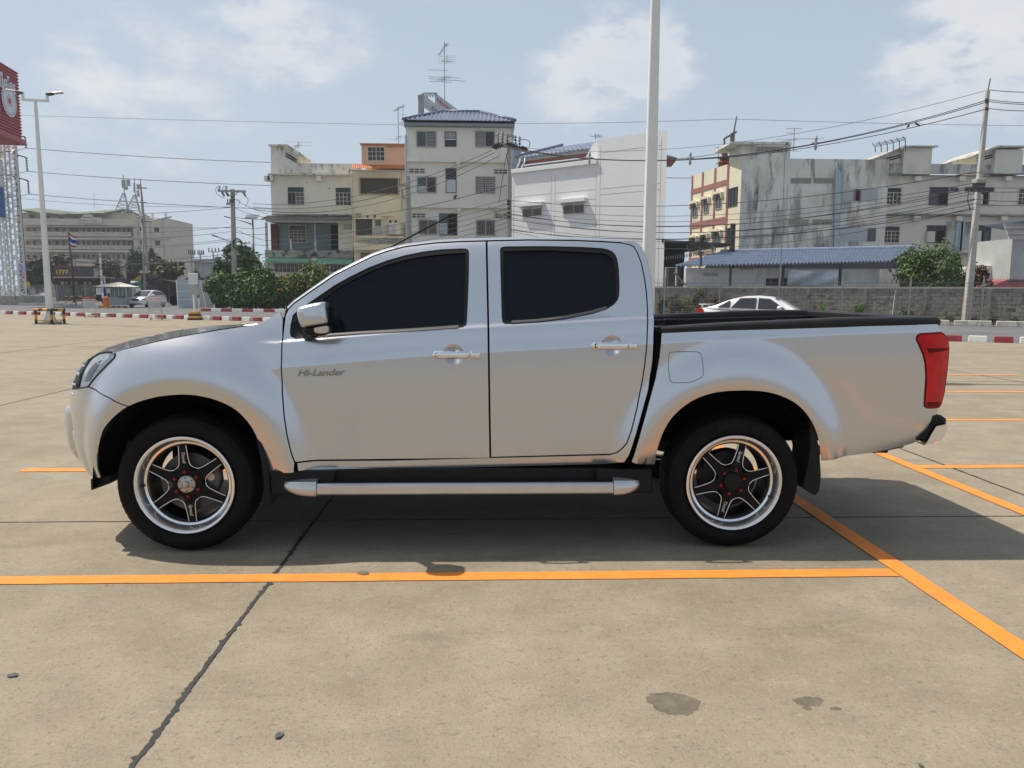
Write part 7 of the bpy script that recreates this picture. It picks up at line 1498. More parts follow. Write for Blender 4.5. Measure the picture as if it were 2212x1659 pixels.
# --- long apartment building at the right
FW_ = mat('wall_offwhite', (.70, .66, .56), rough=.92, var=.05, scale=.7, stains=(((.48, .45, .37), .5, .6, .4, .54), ((.20, .19, .165), .5, 1.6, .25, .62))); FP = mat('parapet_stained', (.52, .50, .45), rough=.95, var=.1, scale=.8, stains=(((.14, .135, .125), .85, 1.0, .35, .48), ((.04, .04, .04), .8, 2, .4, .60)))
YF = 62; tF = building('walk_up_flats', 'long off-white flats with stained parapet and rooftop stair boxes', *Z8a(360, 1200), YF); f = Fac(tF, tF.location, 0, Z8a)
XR = 1420
f.box('wall', FW_, 352, 612, XR, 1250, 0, 9, zlo=0); f.box('parapet', FP, 372, 542, XR, 613, -.05, .25)
for y0 in (612, 862): f.box('ledge', OLDB, 362, y0, XR, y0+11, -.6, 0)
f.box('ledge', OLDB, 740, 1098, XR, 1108, -.6, 0); f.box('corridor_wall', FW_, 352, 840, XR, 863, -.2, -.0)
for (a, b, c, d_) in ((490, 445, 655, 611), (1060, 455, 1222, 611)):
    f.box('stair_box', FW_, a, b, c, d_, -.1, 5); f.poly('stair_roof', FP, [(a-175, 505), (a-15, 438), (c+28, 438), (c+28, 446), (a, 448), (a-170, 515)], -.5, 5.4); f.poly('stair_flank', FW_, [(a-105, 545), (a-105, 492), (a, 452), (a, 545)], .3, 5)
    for k_ in range(2): f.poly('stair_vent', VENTD, [(a-100, 505+k_*14), (a-8, 482+k_*14), (a-8, 490+k_*14), (a-100, 514+k_*14)], .25, .298)
for (a, b) in ((562, 622), (838, 622), (1126, 622), (556, 870), (818, 870), (1100, 870)): f.box('bracket', FW_, a, b, a+36, b+28, -.55, 0)
W8 = dict(leaves=2, fw=.08, proud=.07)
f.win(374, 690, 470, 802, 2, 3, transom=.27, **W8); f.win(650, 690, 758, 804, grid=False, transom=.27, frame=FRAMED, glass=[GLASSG, DARKO], **W8); f.win(958, 694, 1040, 804, grid=False, transom=.27, frame=FRAMED, glass=[DARKO, DARKO], **W8); f.win(1200, 696, 1300, 806, 2, 3, transom=.27, **W8)
f.win(772, 690, 827, 721, grid=False, leaves=2, frame=FRAMEG, fw=.06); f.win(868, 690, 923, 721, grid=False, leaves=2, frame=FRAMEG, fw=.06)
f.win(357, 930, 459, 1040, 2, 3, transom=.27, **W8); f.win(632, 928, 741, 1039, grid=False, transom=.25, frame=FRAMED, glass=[GLASSG, DARKO], **W8); f.win(945, 928, 1023, 1040, grid=False, transom=.25, frame=FRAMED, glass=[DARKO, GLASSG], **W8); f.win(757, 930, 808, 955, grid=False, leaves=2, frame=FRAMEG, fw=.06); f.win(850, 925, 908, 955, grid=False, leaves=2, frame=FRAMEG, fw=.06)
for (a, b, c, d_, m_) in ((1025, 722, 1055, 800, FRAMEW), (636, 965, 680, 1034, FRAMEW), (950, 962, 968, 1036, FRAMEW), (960, 735, 978, 800, FRAMEW)): f.box('open_casement', m_, a, b, c, d_, -.30, -.08)
f.win(958, 1140, 1058, 1200, 2, 2, leaves=2, fw=.07); f.box('stain_strip', FP, 755, 905, 920, 1080, -.03, -.002)
for a in (818, 838, 848): f.box('drain_pipe', PIPEB, a, 905, a+9, 1085, -.15, -.04)
for k_ in range(6): a = 200+k_*36; b0, b1 = f.uz(a, 512), f.uz(a-2, 478-k_*8); mb = MB(); mb.bar((b0[0], -3, b0[1]), (b1[0], -3, b1[1]), .05); mb.bar((b1[0], -3, b1[1]), (b1[0]-.25, -3, b1[1]+.25), .045); o = mb.build('fence_post', STEELD, tF)
for k_ in range(3): pts = [(f.uz(200+k2*36, 480-k2*8-k_*8)[0], -3, f.uz(200+k2*36, 480-k2*8-k_*8)[1]) for k2 in range(6)]; mb = MB(); mb.tube(pts, .02, 4); mb.build('barbed_strand', STEELD, tF)
# side annexe at the far right
t = building('annexe', 'grey corrugated lean-to with blue roof edge at the right-hand border', *Z8a(1180, 1300), 50); fz = Fac(t, t.location, 0, Z8a); fz.box('wall', mat('annexe_wall', (.42, .43, .42), rough=.8, var=.1, scale=1), 1165, 1010, 1330, 1250, 0, 4, zlo=0); fz.poly('roof', BLT2, [(1160, 905), (1330, 930), (1330, 945), (1160, 912)], -1.5, 3)
for k_ in range(6): fz.box('cladding_sheet', mat('sheet_pale', (.50, .51, .51), rough=.6, var=.12) if k_ % 2 else FRAMEG, 1115+6*k_, 915+17*k_, 1300, 930+17*k_, -1.2+.1*k_, -1.1+.1*k_)
# ------------------------------------------------------------------ right: wall, fence, shed, sedan, poles, cables
F0 = gnd(*Z8a(965, 1552), ROADZ); FD = KD; FN = KN; rzK = math.atan2(KD.y, KD.x)
# --- block wall behind the fence
W0 = F0+FN*2.6+FD*7.5; WL = 33.0; wall = thing('block_wall', 'grimy grey concrete-block wall behind the wire fence', 'wall', (W0.x, W0.y, ROADZ), rzK)      # local x from the right end (0) to -WL
HB, LB, GB = .20, .40, .012; NR = 9; ztopw = NR*HB
BLK = [mat('block_%d' % i, c, rough=.95, var=.18, scale=5, bump=.4, bscale=40, stains=(((.045, .043, .04), .8, 2.2, .7, .53), ((.03, .03, .028), .7, 1.0, .8, .60))) for i, c in enumerate(((.27, .255, .225), (.25, .235, .21), (.29, .27, .24)))]
mb = MB(); mb.box(-WL, 0, .03, .16, 0, ztopw); mb.build('mortar', mat('mortar', (.22, .205, .185), rough=.95, var=.2, scale=4), wall)
bm_ = []
for m_ in BLK:
    mb = MB(); mb.box(-LB/2+GB/2, LB/2-GB/2, 0, .10, GB/2, HB-GB/2); o = mb.build('block', m_, bevel=.008); bm_.append(o.data); bpy.data.objects.remove(o)
rb_ = random.Random(9); rest = MB(); nbk = 0
order = []
for j in range(NR):
    for i in range(int(WL/LB)): order.append((j, -(i+.5+(j % 2)*.5)*LB))
vis = []
for j, x in order:
    pw = Vector((W0.x, W0.y, ROADZ))+KD*x+Vector((0, 0, j*HB+.1)); px = proj(pw)
    hid = px[1] > (704-.042*(px[0]-1420) if px[0] < 2030 else 9999) or px[0] > 2225 or px[0] < 1415
    vis.append((1 if hid else 0, (pw-CAM).length, j, x))
vis.sort()
for k_, (hid, dist, j, x) in enumerate(vis):
    if x-LB/2 < -WL: continue
    if k_ < 300 and not hid: link('block', bm_[rb_.randrange(3)], wall, (x, rb_.uniform(-.008, .008), j*HB))
    else: rest.box(x-LB/2+GB/2, x+LB/2-GB/2, 0, .10, j*HB+GB/2, (j+1)*HB-GB/2)
tag(rest.build('more_blocks', BLK[0], wall), kind='stuff')
mb = MB(); mb.box(-WL, 0, -.03, .19, ztopw, ztopw+.09); mb.build('coping', mat('coping_pale', (.42, .39, .33), rough=.9, var=.2, scale=2), wall)
for i in range(12): mb = MB(); x = -1.2-i*2.9; mb.box(x-.10, x+.10, -.05, .2, 0, ztopw+.0); mb.build('pier', BLK[1], wall)
# --- wire mesh fence
fen = thing('mesh_fence', 'galvanised welded-mesh fence with bent top in front of the block wall', 'fence', (F0.x, F0.y, ROADZ), rzK); SP = 3.15; NL, NRt = 8, 2; HF = 2.35
for k_ in range(-NL, NRt+1): mb = MB(); mb.box(k_*SP-.035, k_*SP+.035, -.03, .03, 0, HF+.05); mb.build('post', STEELG, fen)
FENW = mat('fence_wire', (.16, .16, .155), rough=.6, metal=.2, var=.1)
for k_ in range(-NL, NRt):
    mb = MB()
    for i in range(26): x = k_*SP+.06+(SP-.12)*i/25; mb.tube([(x, -.05, .12), (x, -.05, HF-.22), (x+.03, -.12, HF-.05), (x+.05, -.22, HF)], .0055, 3)
    for j in range(11): z = .15+(HF-.4)*j/10; mb.bar((k_*SP+.04, -.055, z), (k_*SP+SP-.04, -.055, z), .010)
    for z in (.45, 1.2, HF-.30): mb.bar((k_*SP+.04, -.045, z), (k_*SP+SP-.04, -.045, z), .018)
    tag(mb.build('mesh_panel', FENW, fen), kind='stuff')
# low beams along the foot of the fence
for k_ in range(-3, 5):
    p = F0-FN*.75+FD*(k_*1.75-.4); mb = MB(); mb.box(-.78, .78, -.09, .09, .0, .26); o = mb.build('beam', mat('beam_pale', (.52, .50, .45), rough=.9, var=.15, scale=3, stains=(((.18, .17, .15), .7, 3, .8, .52),)), bevel=.02); o.location = (p.x, p.y, ROADZ); o.rotation_euler = (0, 0, rzK); tag(o, 'low weathered concrete beam at the foot of the mesh fence', 'kerb beam', 'beams at the foot of the mesh fence')
vb = MB(); a, b = F0-FN*.7-FD*30, F0-FN*.7+FD*9; vb.add([tuple(a+Vector((0, 0, .02))), tuple(b+Vector((0, 0, .02))), tuple(b+FN*3.6+Vector((0, 0, .03))), tuple(a+FN*3.6+Vector((0, 0, .03)))], [(0, 1, 2, 3)]); tag(vb.build('verge', mat('dry_grass', (.2, .15, .08), rough=.95, var=.3, scale=1)), kind='structure')
# plants along the fence
def fplant(px, py, w, h, n, lm, lab, size=.06, seed=0, grp='weeds along the mesh fence', name='weed', flowers=None):
    r = ray(px, py); q = F0+FN*.5; t_ = (q-CAM).dot(FN)/r.dot(FN); p = CAM+r*t_; sc_ = (p-CAM).dot(CF)/FPX
    return tree(name, lab, 'plant', (p.x, p.y, ROADZ), h, (w*sc_, .35, h*.5), n, size, lm, seed or int(px), k=9, trunk=.012, group=grp, stems=4, flowers=flowers)
LW1 = leafmat('weed_green', (.10, .16, .025)); LW2 = leafmat('weed_dry', (.13, .09, .04)); LW3 = leafmat('weed_olive', (.09, .085, .03))
fplant(1850, 660, 20, 1.35, 900, LW1, 'bright green weed left of the tallest fence post gap', .06); fplant(1958, 668, 22, 1.2, 800, LW3, 'olive weed beside the fence near the leaning stake', .06)
fplant(1776, 660, 9, 1.2, 350, LW1, 'small green weed right of the white sedan', .05); fplant(1482, 655, 15, 1.3, 500, LW1, 'green weed at the tail of the white sedan', .06)
for i, (px, w_, h_) in enumerate(((1432, 16, 1.7), (1460, 26, 1.75), (1505, 26, 1.75), (1545, 22, 1.6), (1580, 16, 1.2))): fplant(px, 650, w_, h_, 800, LW2 if i % 2 else LW3, 'dry brown creeper climbing the fence behind the sedan', .07, 40+i, 'creepers on the mesh fence', 'creeper')
for i, px in enumerate((2050, 2105, 2150, 2190)): fplant(px, 700, 9, .5, 260, LW3, 'low dry grass tuft at the foot of the fence', .05, 60+i, 'grass tufts at the fence', 'grass_tuft')
r = ray(*Z8a(425, 1390)); p = CAM+r*((F0+FN*.8-CAM).dot(FN)/r.dot(FN)); mb = MB(); mb.hexa([(-.06, -.04, 0), (.06, -.04, 0), (.06, .04, 0), (-.06, .04, 0)], [(.06, -.04, 1.75), (.18, -.04, 1.75), (.18, .04, 1.75), (.06, .04, 1.75)]); o = mb.build('concrete_stake', CPOLE); o.location = (p.x, p.y, ROADZ); tag(o, 'short leaning concrete stake against the block wall', 'stake')
# --- tree over the wall
px_tree(Z8a, 640, 1330, 1045, 205, 41, 7500, .12, leafmat('leaf_tree', (.075, .12, .028)), 51, 'leafy green tree standing behind the block wall', grp='garden trees behind the wall', trunk=.12, k=22, ch=.34)
px_tree(Z8a, 830, 1330, 1085, 90, 42, 2800, .12, MATS['leaf_tree'], 52, 'smaller green tree beside the concrete pole', grp='garden trees behind the wall', trunk=.08, k=12, ch=.36)
px_tree(Z8a, 985, 1330, 1175, 75, 40, 350, .22, leafmat('leaf_red', (.11, .055, .035)), 53, 'sparse reddish broad-leaved plant right of the concrete pole', grp='garden trees behind the wall', trunk=.04, stems=3, k=8, ch=.4)
# --- blue-roofed shed
SH = 41.0; eL, eR = atY(*Z7a(225, 1240), SH), atY(*Z8a(412, 1152), SH); rR = atY(*Z8a(556, 1070), SH+5.2); t = thing('shed', 'long white shed with blue corrugated roof and hanging grey tarpaulin', 'shed', (eL.x, SH, ROADZ)); f = Fac(t, t.location, 0, Z7a); f8 = Fac(t, t.location, 0, Z8a)
BLR = mat('sheet_blue', (.24, .285, .37), rough=.45, var=.15, scale=1.5, stains=(((.25, .30, .42), .4, 1.2, 1, .58),))
Ev = eR-eL; Vv = rR-eR; ns, nr_ = 20, 5; mb = MB(); nc = 18
for v0, v1 in ((0, 1.06),): mb.grid([[Ev/ns*(k_/nc*1.01)+Vv/nr_*v+Vector((0, 0, .055*math.cos(k_*math.pi*2/6)+(.04 if v == 0 else 0))) for k_ in range(nc+1)] for v in (0, 1.06)])
mb.grid([[Ev/ns*(k_/nc*1.01)+Vector((0, 0, .055*math.cos(k_*math.pi*2/6)+.04)) for k_ in range(nc+1)], [Ev/ns*(k_/nc*1.01)+Vector((0, .02, .055*math.cos(k_*math.pi*2/6)-.03)) for k_ in range(nc+1)]])
z_e = eL.z-ROADZ; shm = mb.build('roof_sheet', BLR, t, smooth=R(40), loc=(0, 0, z_e))
for j in range(nr_):
    for i in range(ns):
        if i == j == 0: continue
        link('roof_sheet', shm.data, t, Ev/ns*i+Vv/nr_*j+Vector((0, 0, z_e)))
mb = MB(); a_ = Vector((0, 0, z_e))+Vv; mb.tube([a_+Vector((0, 0, .05)), a_+Ev+Vector((0, 0, .05))], .14, 8); mb.build('ridge_cap', BLR, t)
mb = MB(); mb.add([tuple(a_), tuple(a_+Ev), tuple(a_+Ev+Vector((1.5, 5, -1.2))), tuple(a_+Vector((0, 5, -1.2)))], [(0, 1, 2, 3)]); mb.build('rear_slope', BLR, t)
SHW = mat('shed_wall', (.76, .76, .75), rough=.85, var=.06, scale=1, stains=(((.36, .35, .32), .5, 1.5, .4, .58),))
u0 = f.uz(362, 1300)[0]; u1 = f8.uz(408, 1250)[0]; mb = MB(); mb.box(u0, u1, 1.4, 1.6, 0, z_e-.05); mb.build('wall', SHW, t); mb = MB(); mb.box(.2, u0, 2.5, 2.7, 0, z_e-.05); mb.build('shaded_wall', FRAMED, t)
fW = Fac(t, Vector(t.location)+Vector((0, 1.4, 0)), 0, Z7a); fW2 = Fac(t, Vector(t.location), 0, Z7a)
def sbox(nm, m, x0, y0, x1, y1, d0, d1, cv=None):
    fz = Fac(t, t.location, 0, cv or Z7a); u0, u1, z0, z1 = fz.rect(x0, y0, x1, y1, 1.4); mb = MB(); mb.box(u0, u1, 1.4+d0, 1.4+d1, max(.05, z0), z1); return mb.build(nm, m, t)
for a in (458, 522):
    sbox('pierced_block', VENTD, a, 1295, a+52, 1319, -.02, -.002)
    for q in range(3): sbox('pierced_motif', SHW, a+3+17*q, 1298, a+13+17*q, 1316, -.03, -.021)
sbox('dark_window', GLASSD, 966, 1340, 1052, 1398, -.03, -.002); sbox('red_board', MAROON, 1056, 1336, 1165, 1398, -.03, -.002); sbox('lamp_tube', FRAMEG, 757, 1262, 862, 1270, -.12, -.02)
for a in (618, 1036, 1490): sbox('post', STEELD, a, 1240, a+9, 1400, -1.3, -1.2)
mb = MB(); rows = []
for v in np.linspace(0, 1, 8):
    rw = []
    for u_ in np.linspace(0, 1, 14):
        a, b = fW2.uz(1170+u_*395-22*v, 1266+8*u_+v*(128-10*u_)); rw.append((a, .1+.12*math.sin(u_*9+v*5)+.25*v, b-.06*math.sin(u_*3.14)*(1-v)))
    rows.append(rw)
mb.grid(rows).build('tarpaulin', mat('tarp_grey', (.52, .57, .61), rough=.6, var=.25, scale=1.2, bump=.6, bscale=3), t, smooth=True)
q0, q1 = fW2.uz(225, 1290), fW2.uz(315, 1395); mb = MB(); mb.bar((q0[0], .2, q0[1]), (q1[0], .2, q1[1]), .10); mb.build('raking_prop', mat('timber', (.25, .2, .14), rough=.9, var=.2), t); sbox('door_frame', FRAMEW, 125, 1252, 132, 1400, -.6, -.5); sbox('door_frame', FRAMEW, 212, 1252, 219, 1400, -.6, -.5); sbox('door_head', FRAMEW, 125, 1250, 219, 1256, -.62, -.52)
# --- dark carport roof
t = building('carport', 'dark flat-roofed carport between the white and the weathered building', *Z7a(120, 1390), 46, cat='carport'); f = Fac(t, t.location, 0, Z7a); CPT = mat('carport_dark', (.05, .06, .062), rough=.7, var=.2, scale=1)
q = [f.uz(118, 1044), f.uz(690, 1074)]; mb = MB(); mb.add([(q[0][0], 0, q[0][1]), (q[1][0], 0, q[1][1]), (q[1][0]-2, 6, q[1][1]-.2), (q[0][0], 6, q[0][1]-.1)]+[(q[0][0], 0, q[0][1]+.16), (q[1][0], 0, q[1][1]+.16), (q[1][0]-2, 6, q[1][1]-.04), (q[0][0], 6, q[0][1]+.06)], [(0, 1, 2, 3), (4, 5, 6, 7), (0, 1, 5, 4), (1, 2, 6, 5), (2, 3, 7, 6), (3, 0, 4, 7)]); mb.build('roof', CPT, t)
f.box('back_wall', CPT, 100, 1062, 470, 1400, 5.5, 5.7, zlo=0); f.box('column', STEELD, 683, 890, 700, 1400, -.1, .1, zlo=0)
for i in range(20): a = 125+19*i; f.box('rafter', FRAMEG, a, 1160-2.4*i, a+5, 1190-2.4*i, 1.0, 1.1)
# --- satellite dish
pd = atY(*Z7a(436, 1240), 40); t = thing('satellite_dish', 'large black mesh satellite dish above the shed roof', 'satellite dish', (pd.x, 40, pd.z)); f = Fac(t, t.location, 0, Z7a)
cu, cz_ = f.uz(440, 1080); rx = abs(f.uz(556, 1080)[0]-cu); rz_ = abs(f.uz(440, 1143)[1]-cz_); DSH = mat('dish_mesh', (.02, .02, .02), rough=.6, var=0, alpha=.55)
mb = MB(); rows = []
for q in np.linspace(0.02, 1, 8): rows.append([(cu+rx*q*math.cos(a), -.35*(1-q*q)*0+.9*q*math.sin(a)*.6, cz_-.10+rz_*q*math.sin(a)*.95+.45*(q*q-1)*.6) for a in np.linspace(0, 2*math.pi, 37)])
mb.grid(rows).build('dish', DSH, t, smooth=True)
for k_ in range(8): a = k_*math.pi/4; mb = MB(); mb.tube([(cu+rx*q*math.cos(a), .9*q*math.sin(a)*.6-.01, cz_-.10+rz_*q*math.sin(a)*.95+.45*(q*q-1)*.6) for q in np.linspace(0, 1, 6)], .015, 4); mb.build('rib', BLKB, t)
mb = MB(); mb.tube([(cu+rx*math.cos(a), .9*math.sin(a)*.6, cz_-.10+rz_*math.sin(a)*.95) for a in np.linspace(0, 2*math.pi, 33)], .02, 4); mb.build('rim', BLKB, t)
zf = f.uz(436, 1030)[1]; mb = MB(); mb.cyl((cu, 0, 0), (cu, 0, cz_-.3), .05); mb.build('mast', BLKB, t); mb = MB(); mb.cyl((cu, 0, zf-.2), (cu, 0, zf+.15), .11); mb.build('feed_horn', BLKB, t)
for a in (2.6, .5, -1.57): mb = MB(); mb.tube([(cu, 0, zf), (cu+rx*.8*math.cos(a), .3, cz_+rz_*.7*math.sin(a))], .014, 4); mb.build('feed_strut', BLKB, t)
# --- white sedan on the road
def sedan(loc, rz):
    t = thing('sedan_car', 'white saloon car with rear spoiler parked before the mesh fence', 'car', loc, rz)
    loft_car(t, [(-2.18, .35, .75, .60), (-2.12, .24, .98, .76), (-1.9, .22, 1.01, .82), (-1.2, .22, .97, .845), (0, .22, .93, .85), (.9, .22, .92, .85), (1.2, .22, .90, .84), (1.75, .22, .80, .80), (2.05, .24, .70, .70), (2.18, .30, .58, .50)], CARW, CGL, .85)
    cabin(t, [(-1.85, 1.0, 1.01, .72, .62), (-1.45, .99, 1.13, .77, .62), (-1.0, .97, 1.33, .80, .60), (-.5, .95, 1.44, .81, .585), (.0, .94, 1.46, .815, .58), (.45, .93, 1.42, .815, .585), (.85, .92, 1.24, .81, .62), (1.22, .91, 1.0, .80, .68), (1.4, .90, .91, .78, .7)], CARW)
    for pts in ([(-1.42, 1.03, .785), (-.98, 1.01, .805), (-.98, 1.28, .675)], [(-.93, 1.01, .805), (-.06, .98, .82), (-.06, 1.37, .645), (-.62, 1.36, .645)], [(.02, .98, .82), (.98, .97, .812), (.42, 1.34, .65), (.02, 1.37, .642)]): side_quads(t, 'window', CGL, pts, 0, 0)
    mb = MB(); mb.add([(1.15, -.66, .975), (1.15, .66, .975), (.55, .56, 1.36), (.55, -.56, 1.36)], [(0, 1, 2, 3)]); mb.add([(1.17, -.66, .985), (1.17, .66, .985), (.57, .56, 1.385), (.57, -.56, 1.385)], [(0, 1, 2, 3)]); mb.build('windscreen', CGL, t)
    mb = MB(); mb.add([(-1.74, -.6, 1.04), (-1.74, .6, 1.04), (-1.0, .54, 1.35), (-1.0, -.54, 1.35)], [(0, 1, 2, 3)]); mb.build('rear_window', CGL, t)
    mb = MB(); mb.box(-2.14, -1.85, -.66, .66, 1.10, 1.135); mb.box(-2.05, -1.98, -.6, -.55, 1.0, 1.11); mb.box(-2.05, -1.98, .55, .6, 1.0, 1.11); mb.build('spoiler', CARW, t, bevel=.01)
    for s in (-1, 1):
        mb = MB(); mb.prism([(-2.17, .80), (-2.15, .98), (-1.95, .97), (-1.90, .86), (-2.0, .76)], s*.72, s*.845); mb.build('tail_lamp', REDLENS, t)
        mb = MB(); mb.lathe([(0, -.12), (.07, -.09), (.09, 0), (.06, .08), (0, .10)], c=(.78, s*.93, 1.02), ax='y', n=12); mb.build('door_mirror', CARW, t, smooth=True)
        for x in (-.35, -1.15): mb = MB(); mb.box(x-.11, x+.11, s*.85-.02*s-.012, s*.85-.02*s+.03*s, .80, .83); mb.build('door_handle', CARW, t)
        for x in (-.03, -1.0): mb = MB(); mb.box(x-.004, x+.004, s*.8475-.004, s*.8475+.004, .3, .93); mb.build('door_gap', BLKB, t)
        for x in (-1.30, 1.30): car_wheel(t, x, s*.81, .30)
        mb = MB(); mb.prism([(2.05, .62), (2.10, .70), (1.75, .79), (1.72, .72)], s*.55, s*.79); mb.build('headlamp', MATS['car_lamp'], t)
    return t
r = ray(1643, 668); q = gnd(1628, 690); ps = CAM+r*((28.2)/r.dot(CF)); sedan((ps.x, ps.y, ROADZ-.02), rzK)
# --- red car glimpsed at the right
t = building('parked_car', 'red car roof showing above the block wall', *Z8a(1180, 1300), 46, cat='car'); f = Fac(t, t.location, 0, Z8a); f.poly('body', mat('car_red', (.35, .03, .05), rough=.3, var=.05, coat=.6), [(1055, 1300), (1110, 1275), (1150, 1262), (1240, 1265), (1300, 1280), (1300, 1350), (1055, 1350)], 0, 1.7); f.poly('window', CGL, [(1130, 1280), (1155, 1268), (1230, 1270), (1250, 1282)], -.02, -.003)
t = building('low_outhouse', 'white low outhouse with blue door behind the wall by the pole', *Z8a(1080, 1300), 52, cat='outhouse'); f = Fac(t, t.location, 0, Z8a); f.box('wall', WHITEW, 960, 1180, 1135, 1320, 0, 4, zlo=0); f.box('roof', STEELD, 1130, 1178, 1330, 1200, -.6, 4); f.box('blue_door', mat('door_blue', (.03, .05, .16), rough=.6, var=.1), 1140, 1210, 1330, 1320, .5, .7, zlo=0)
# --- concrete pole at the right
b4 = gnd(2086, 702, ROADZ); tp = atY(2133.5, 196, b4.y); t = thing('utility_pole', 'leaning concrete utility pole at the right with cables on top', 'utility pole', (b4.x, b4.y, ROADZ)); H_ = tp.z-ROADZ; dx = tp.x-b4.x
mb = MB(); mb.hexa([(-.17, -.14, 0), (.17, -.14, 0), (.17, .14, 0), (-.17, .14, 0)], [(dx-.08, -.08, H_), (dx+.08, -.08, H_), (dx+.08, .08, H_), (dx-.08, .08, H_)]); pl = mb.build('pole', mat('pole_pale', (.46, .44, .40), rough=.9, var=.1, scale=2, stains=(((.28, .26, .23), .4, 2, .4, .6),)), t, bevel=.02)
for i in range(26): z = .8+i*(H_-1.2)/26; k_ = z/H_; mb = MB(); mb.cyl((dx*k_, -.145+.06*k_, z), (dx*k_, -.13+.06*k_, z), .02, n=8); mb.build('bolt_hole', VENTD, pl)
zc_ = atY(2118, 393, b4.y).z-ROADZ; mb = MB(); k_ = zc_/H_; mb.box(dx*k_-.25, dx*k_+.25, -.22, .2, zc_-.08, zc_+.13); mb.build('collar', CPOLE, t, bevel=.02); mb = MB(); mb.hexa([(dx*k_-.12, -.2, zc_-.5), (dx*k_+.12, -.2, zc_-.5), (dx*k_+.12, .15, zc_-.5), (dx*k_-.12, .15, zc_-.5)], [(dx*k_-.22, -.2, zc_-.1), (dx*k_+.22, -.2, zc_-.1), (dx*k_+.22, .18, zc_-.1), (dx*k_-.22, .18, zc_-.1)]); mb.build('collar_bracket', STEELD, t)
mb = MB(); mb.tube([(dx, 0, H_-.1), (dx+.05, -.05, H_+.55)], .035, 6); mb.build('lightning_rod', STEELG, t)
ATT = [atY(2128, y_, b4.y)+Vector((0, -.25, 0)) for y_ in (197, 218, 222, 237)]
for i, a in enumerate(ATT[1:]): mb = MB(); c = a-Vector(t.location); mb.cyl(c+Vector((-.1, 0, 0)), c+Vector((.12, .25, 0)), .07, n=8); mb.build('insulator', INSUL, t)
pts = [(2096, 455), (2090, 432), (2093, 405), (2112, 400)]; mb = MB(); mb.tube([atY(x_, y_, b4.y-.3)-Vector(t.location) for x_, y_ in pts], .02, 5); mb.build('cable_loop', WIREM, t)
# --- transformer pole between the cream house and the white building
b2 = atY(*Z5a(845, 1600), 48); t2 = thing('utility_pole', 'concrete pole crowded with insulators beside the cream house', 'utility pole', (b2.x, 48, ROADZ)); f2 = Fac(t2, t2.location, 0, Z5a); tp = f2.uz(838, 862)
mb = MB(); mb.hexa([(-.14, -.13, 0), (.14, -.13, 0), (.14, .13, 0), (-.14, .13, 0)], [(tp[0]-.11, -.12, tp[1]), (tp[0]+.11, -.12, tp[1]), (tp[0]+.11, .12, tp[1]), (tp[0]-.11, .12, tp[1])]); mb.build('pole', CPOLE, t2, bevel=.02)
a, b = f2.uz(745, 858), f2.uz(975, 905); mb = MB(); mb.bar((a[0], -.3, a[1]), (b[0], .3, b[1]), .16); arm = mb.build('cross_arm', CPOLE, t2); mb = MB(); mb.bar((a[0], .1, a[1]-.02), (b[0], .5, b[1]-.02), .14); mb.build('cross_arm', CPOLE, t2)
for (x_, y_) in ((757, 862), (790, 858), (824, 868), (883, 888), (913, 893)): p_ = f2.uz(x_, y_); mb = MB(); disc_string(mb, (p_[0], -.1, p_[1]), (p_[0], -.1, p_[1]+.78), 4, .13); mb.build('pin_insulator', INSUL, arm)
for (x0, y0, x1, y1) in ((770, 872, 712, 898), (790, 878, 730, 906), (820, 862, 875, 888), (845, 870, 900, 892), (925, 893, 968, 912), (765, 868, 722, 888)): p_, q_ = f2.uz(x0, y0), f2.uz(x1, y1); mb = MB(); disc_string(mb, (p_[0], -.35, p_[1]), (q_[0], -.6, q_[1]), 4, .14); mb.build('strain_insulator', INSUL, arm)
for pts in ([(757, 810), (720, 812), (690, 835), (690, 880)], [(790, 808), (840, 800), (880, 815), (885, 850)], [(912, 838), (965, 838), (990, 860), (975, 905)], [(824, 815), (860, 815), (880, 845)], [(835, 880), (805, 1010), (775, 1200), (765, 1290)], [(815, 940), (825, 1000), (840, 1020)]): mb = MB(); mb.tube([(f2.uz(*q)[0], -.45, f2.uz(*q)[1]) for q in chaikin(pts, 2)], .022, 5); mb.build('jumper', WIREM, t2)
for yy in (1278, 1300, 1330, 1362, 1390): p_ = f2.uz(833, yy); mb = MB(); mb.cyl((p_[0]-.1, -.25, p_[1]), (p_[0]+.12, -.25, p_[1]), .07, n=8); mb.build('spool_insulator', INSUL, t2)
pts = [(845, 1435), (830, 1410), (790, 1385), (745, 1362)]; mb = MB(); mb.tube([(f2.uz(*q)[0], -.5, f2.uz(*q)[1]) for q in pts], .045, 6); ar = mb.build('lamp_arm', STEELG, t2); p_, q_ = f2.uz(748, 1362), f2.uz(684, 1330); mb = MB(); mb.hexa([(p_[0], -.75, p_[1]-.05), (p_[0], -.3, p_[1]-.05), (q_[0], -.3, q_[1]), (q_[0], -.8, q_[1])], [(p_[0], -.75, p_[1]+.1), (p_[0], -.3, p_[1]+.1), (q_[0], -.3, q_[1]+.06), (q_[0], -.8, q_[1]+.06)]); mb.build('lamp_head', FRAMEG, ar)
b3 = atY(*Z5a(125, 1600), 55.0); t3 = thing('utility_pole', 'short leaning concrete pole between the yellow and cream houses', 'utility pole', (b3.x, 55.0, ROADZ)); f3 = Fac(t3, t3.location, 0, Z5a); tp = f3.uz(102, 1090); mb = MB(); mb.hexa([(-.2, -.14, 0), (.2, -.14, 0), (.2, .14, 0), (-.2, .14, 0)], [(tp[0]-.15, -.12, tp[1]), (tp[0]+.15, -.12, tp[1]), (tp[0]+.15, .12, tp[1]), (tp[0]-.15, .12, tp[1])]); mb.build('pole', CPOLE, t3, bevel=.02)
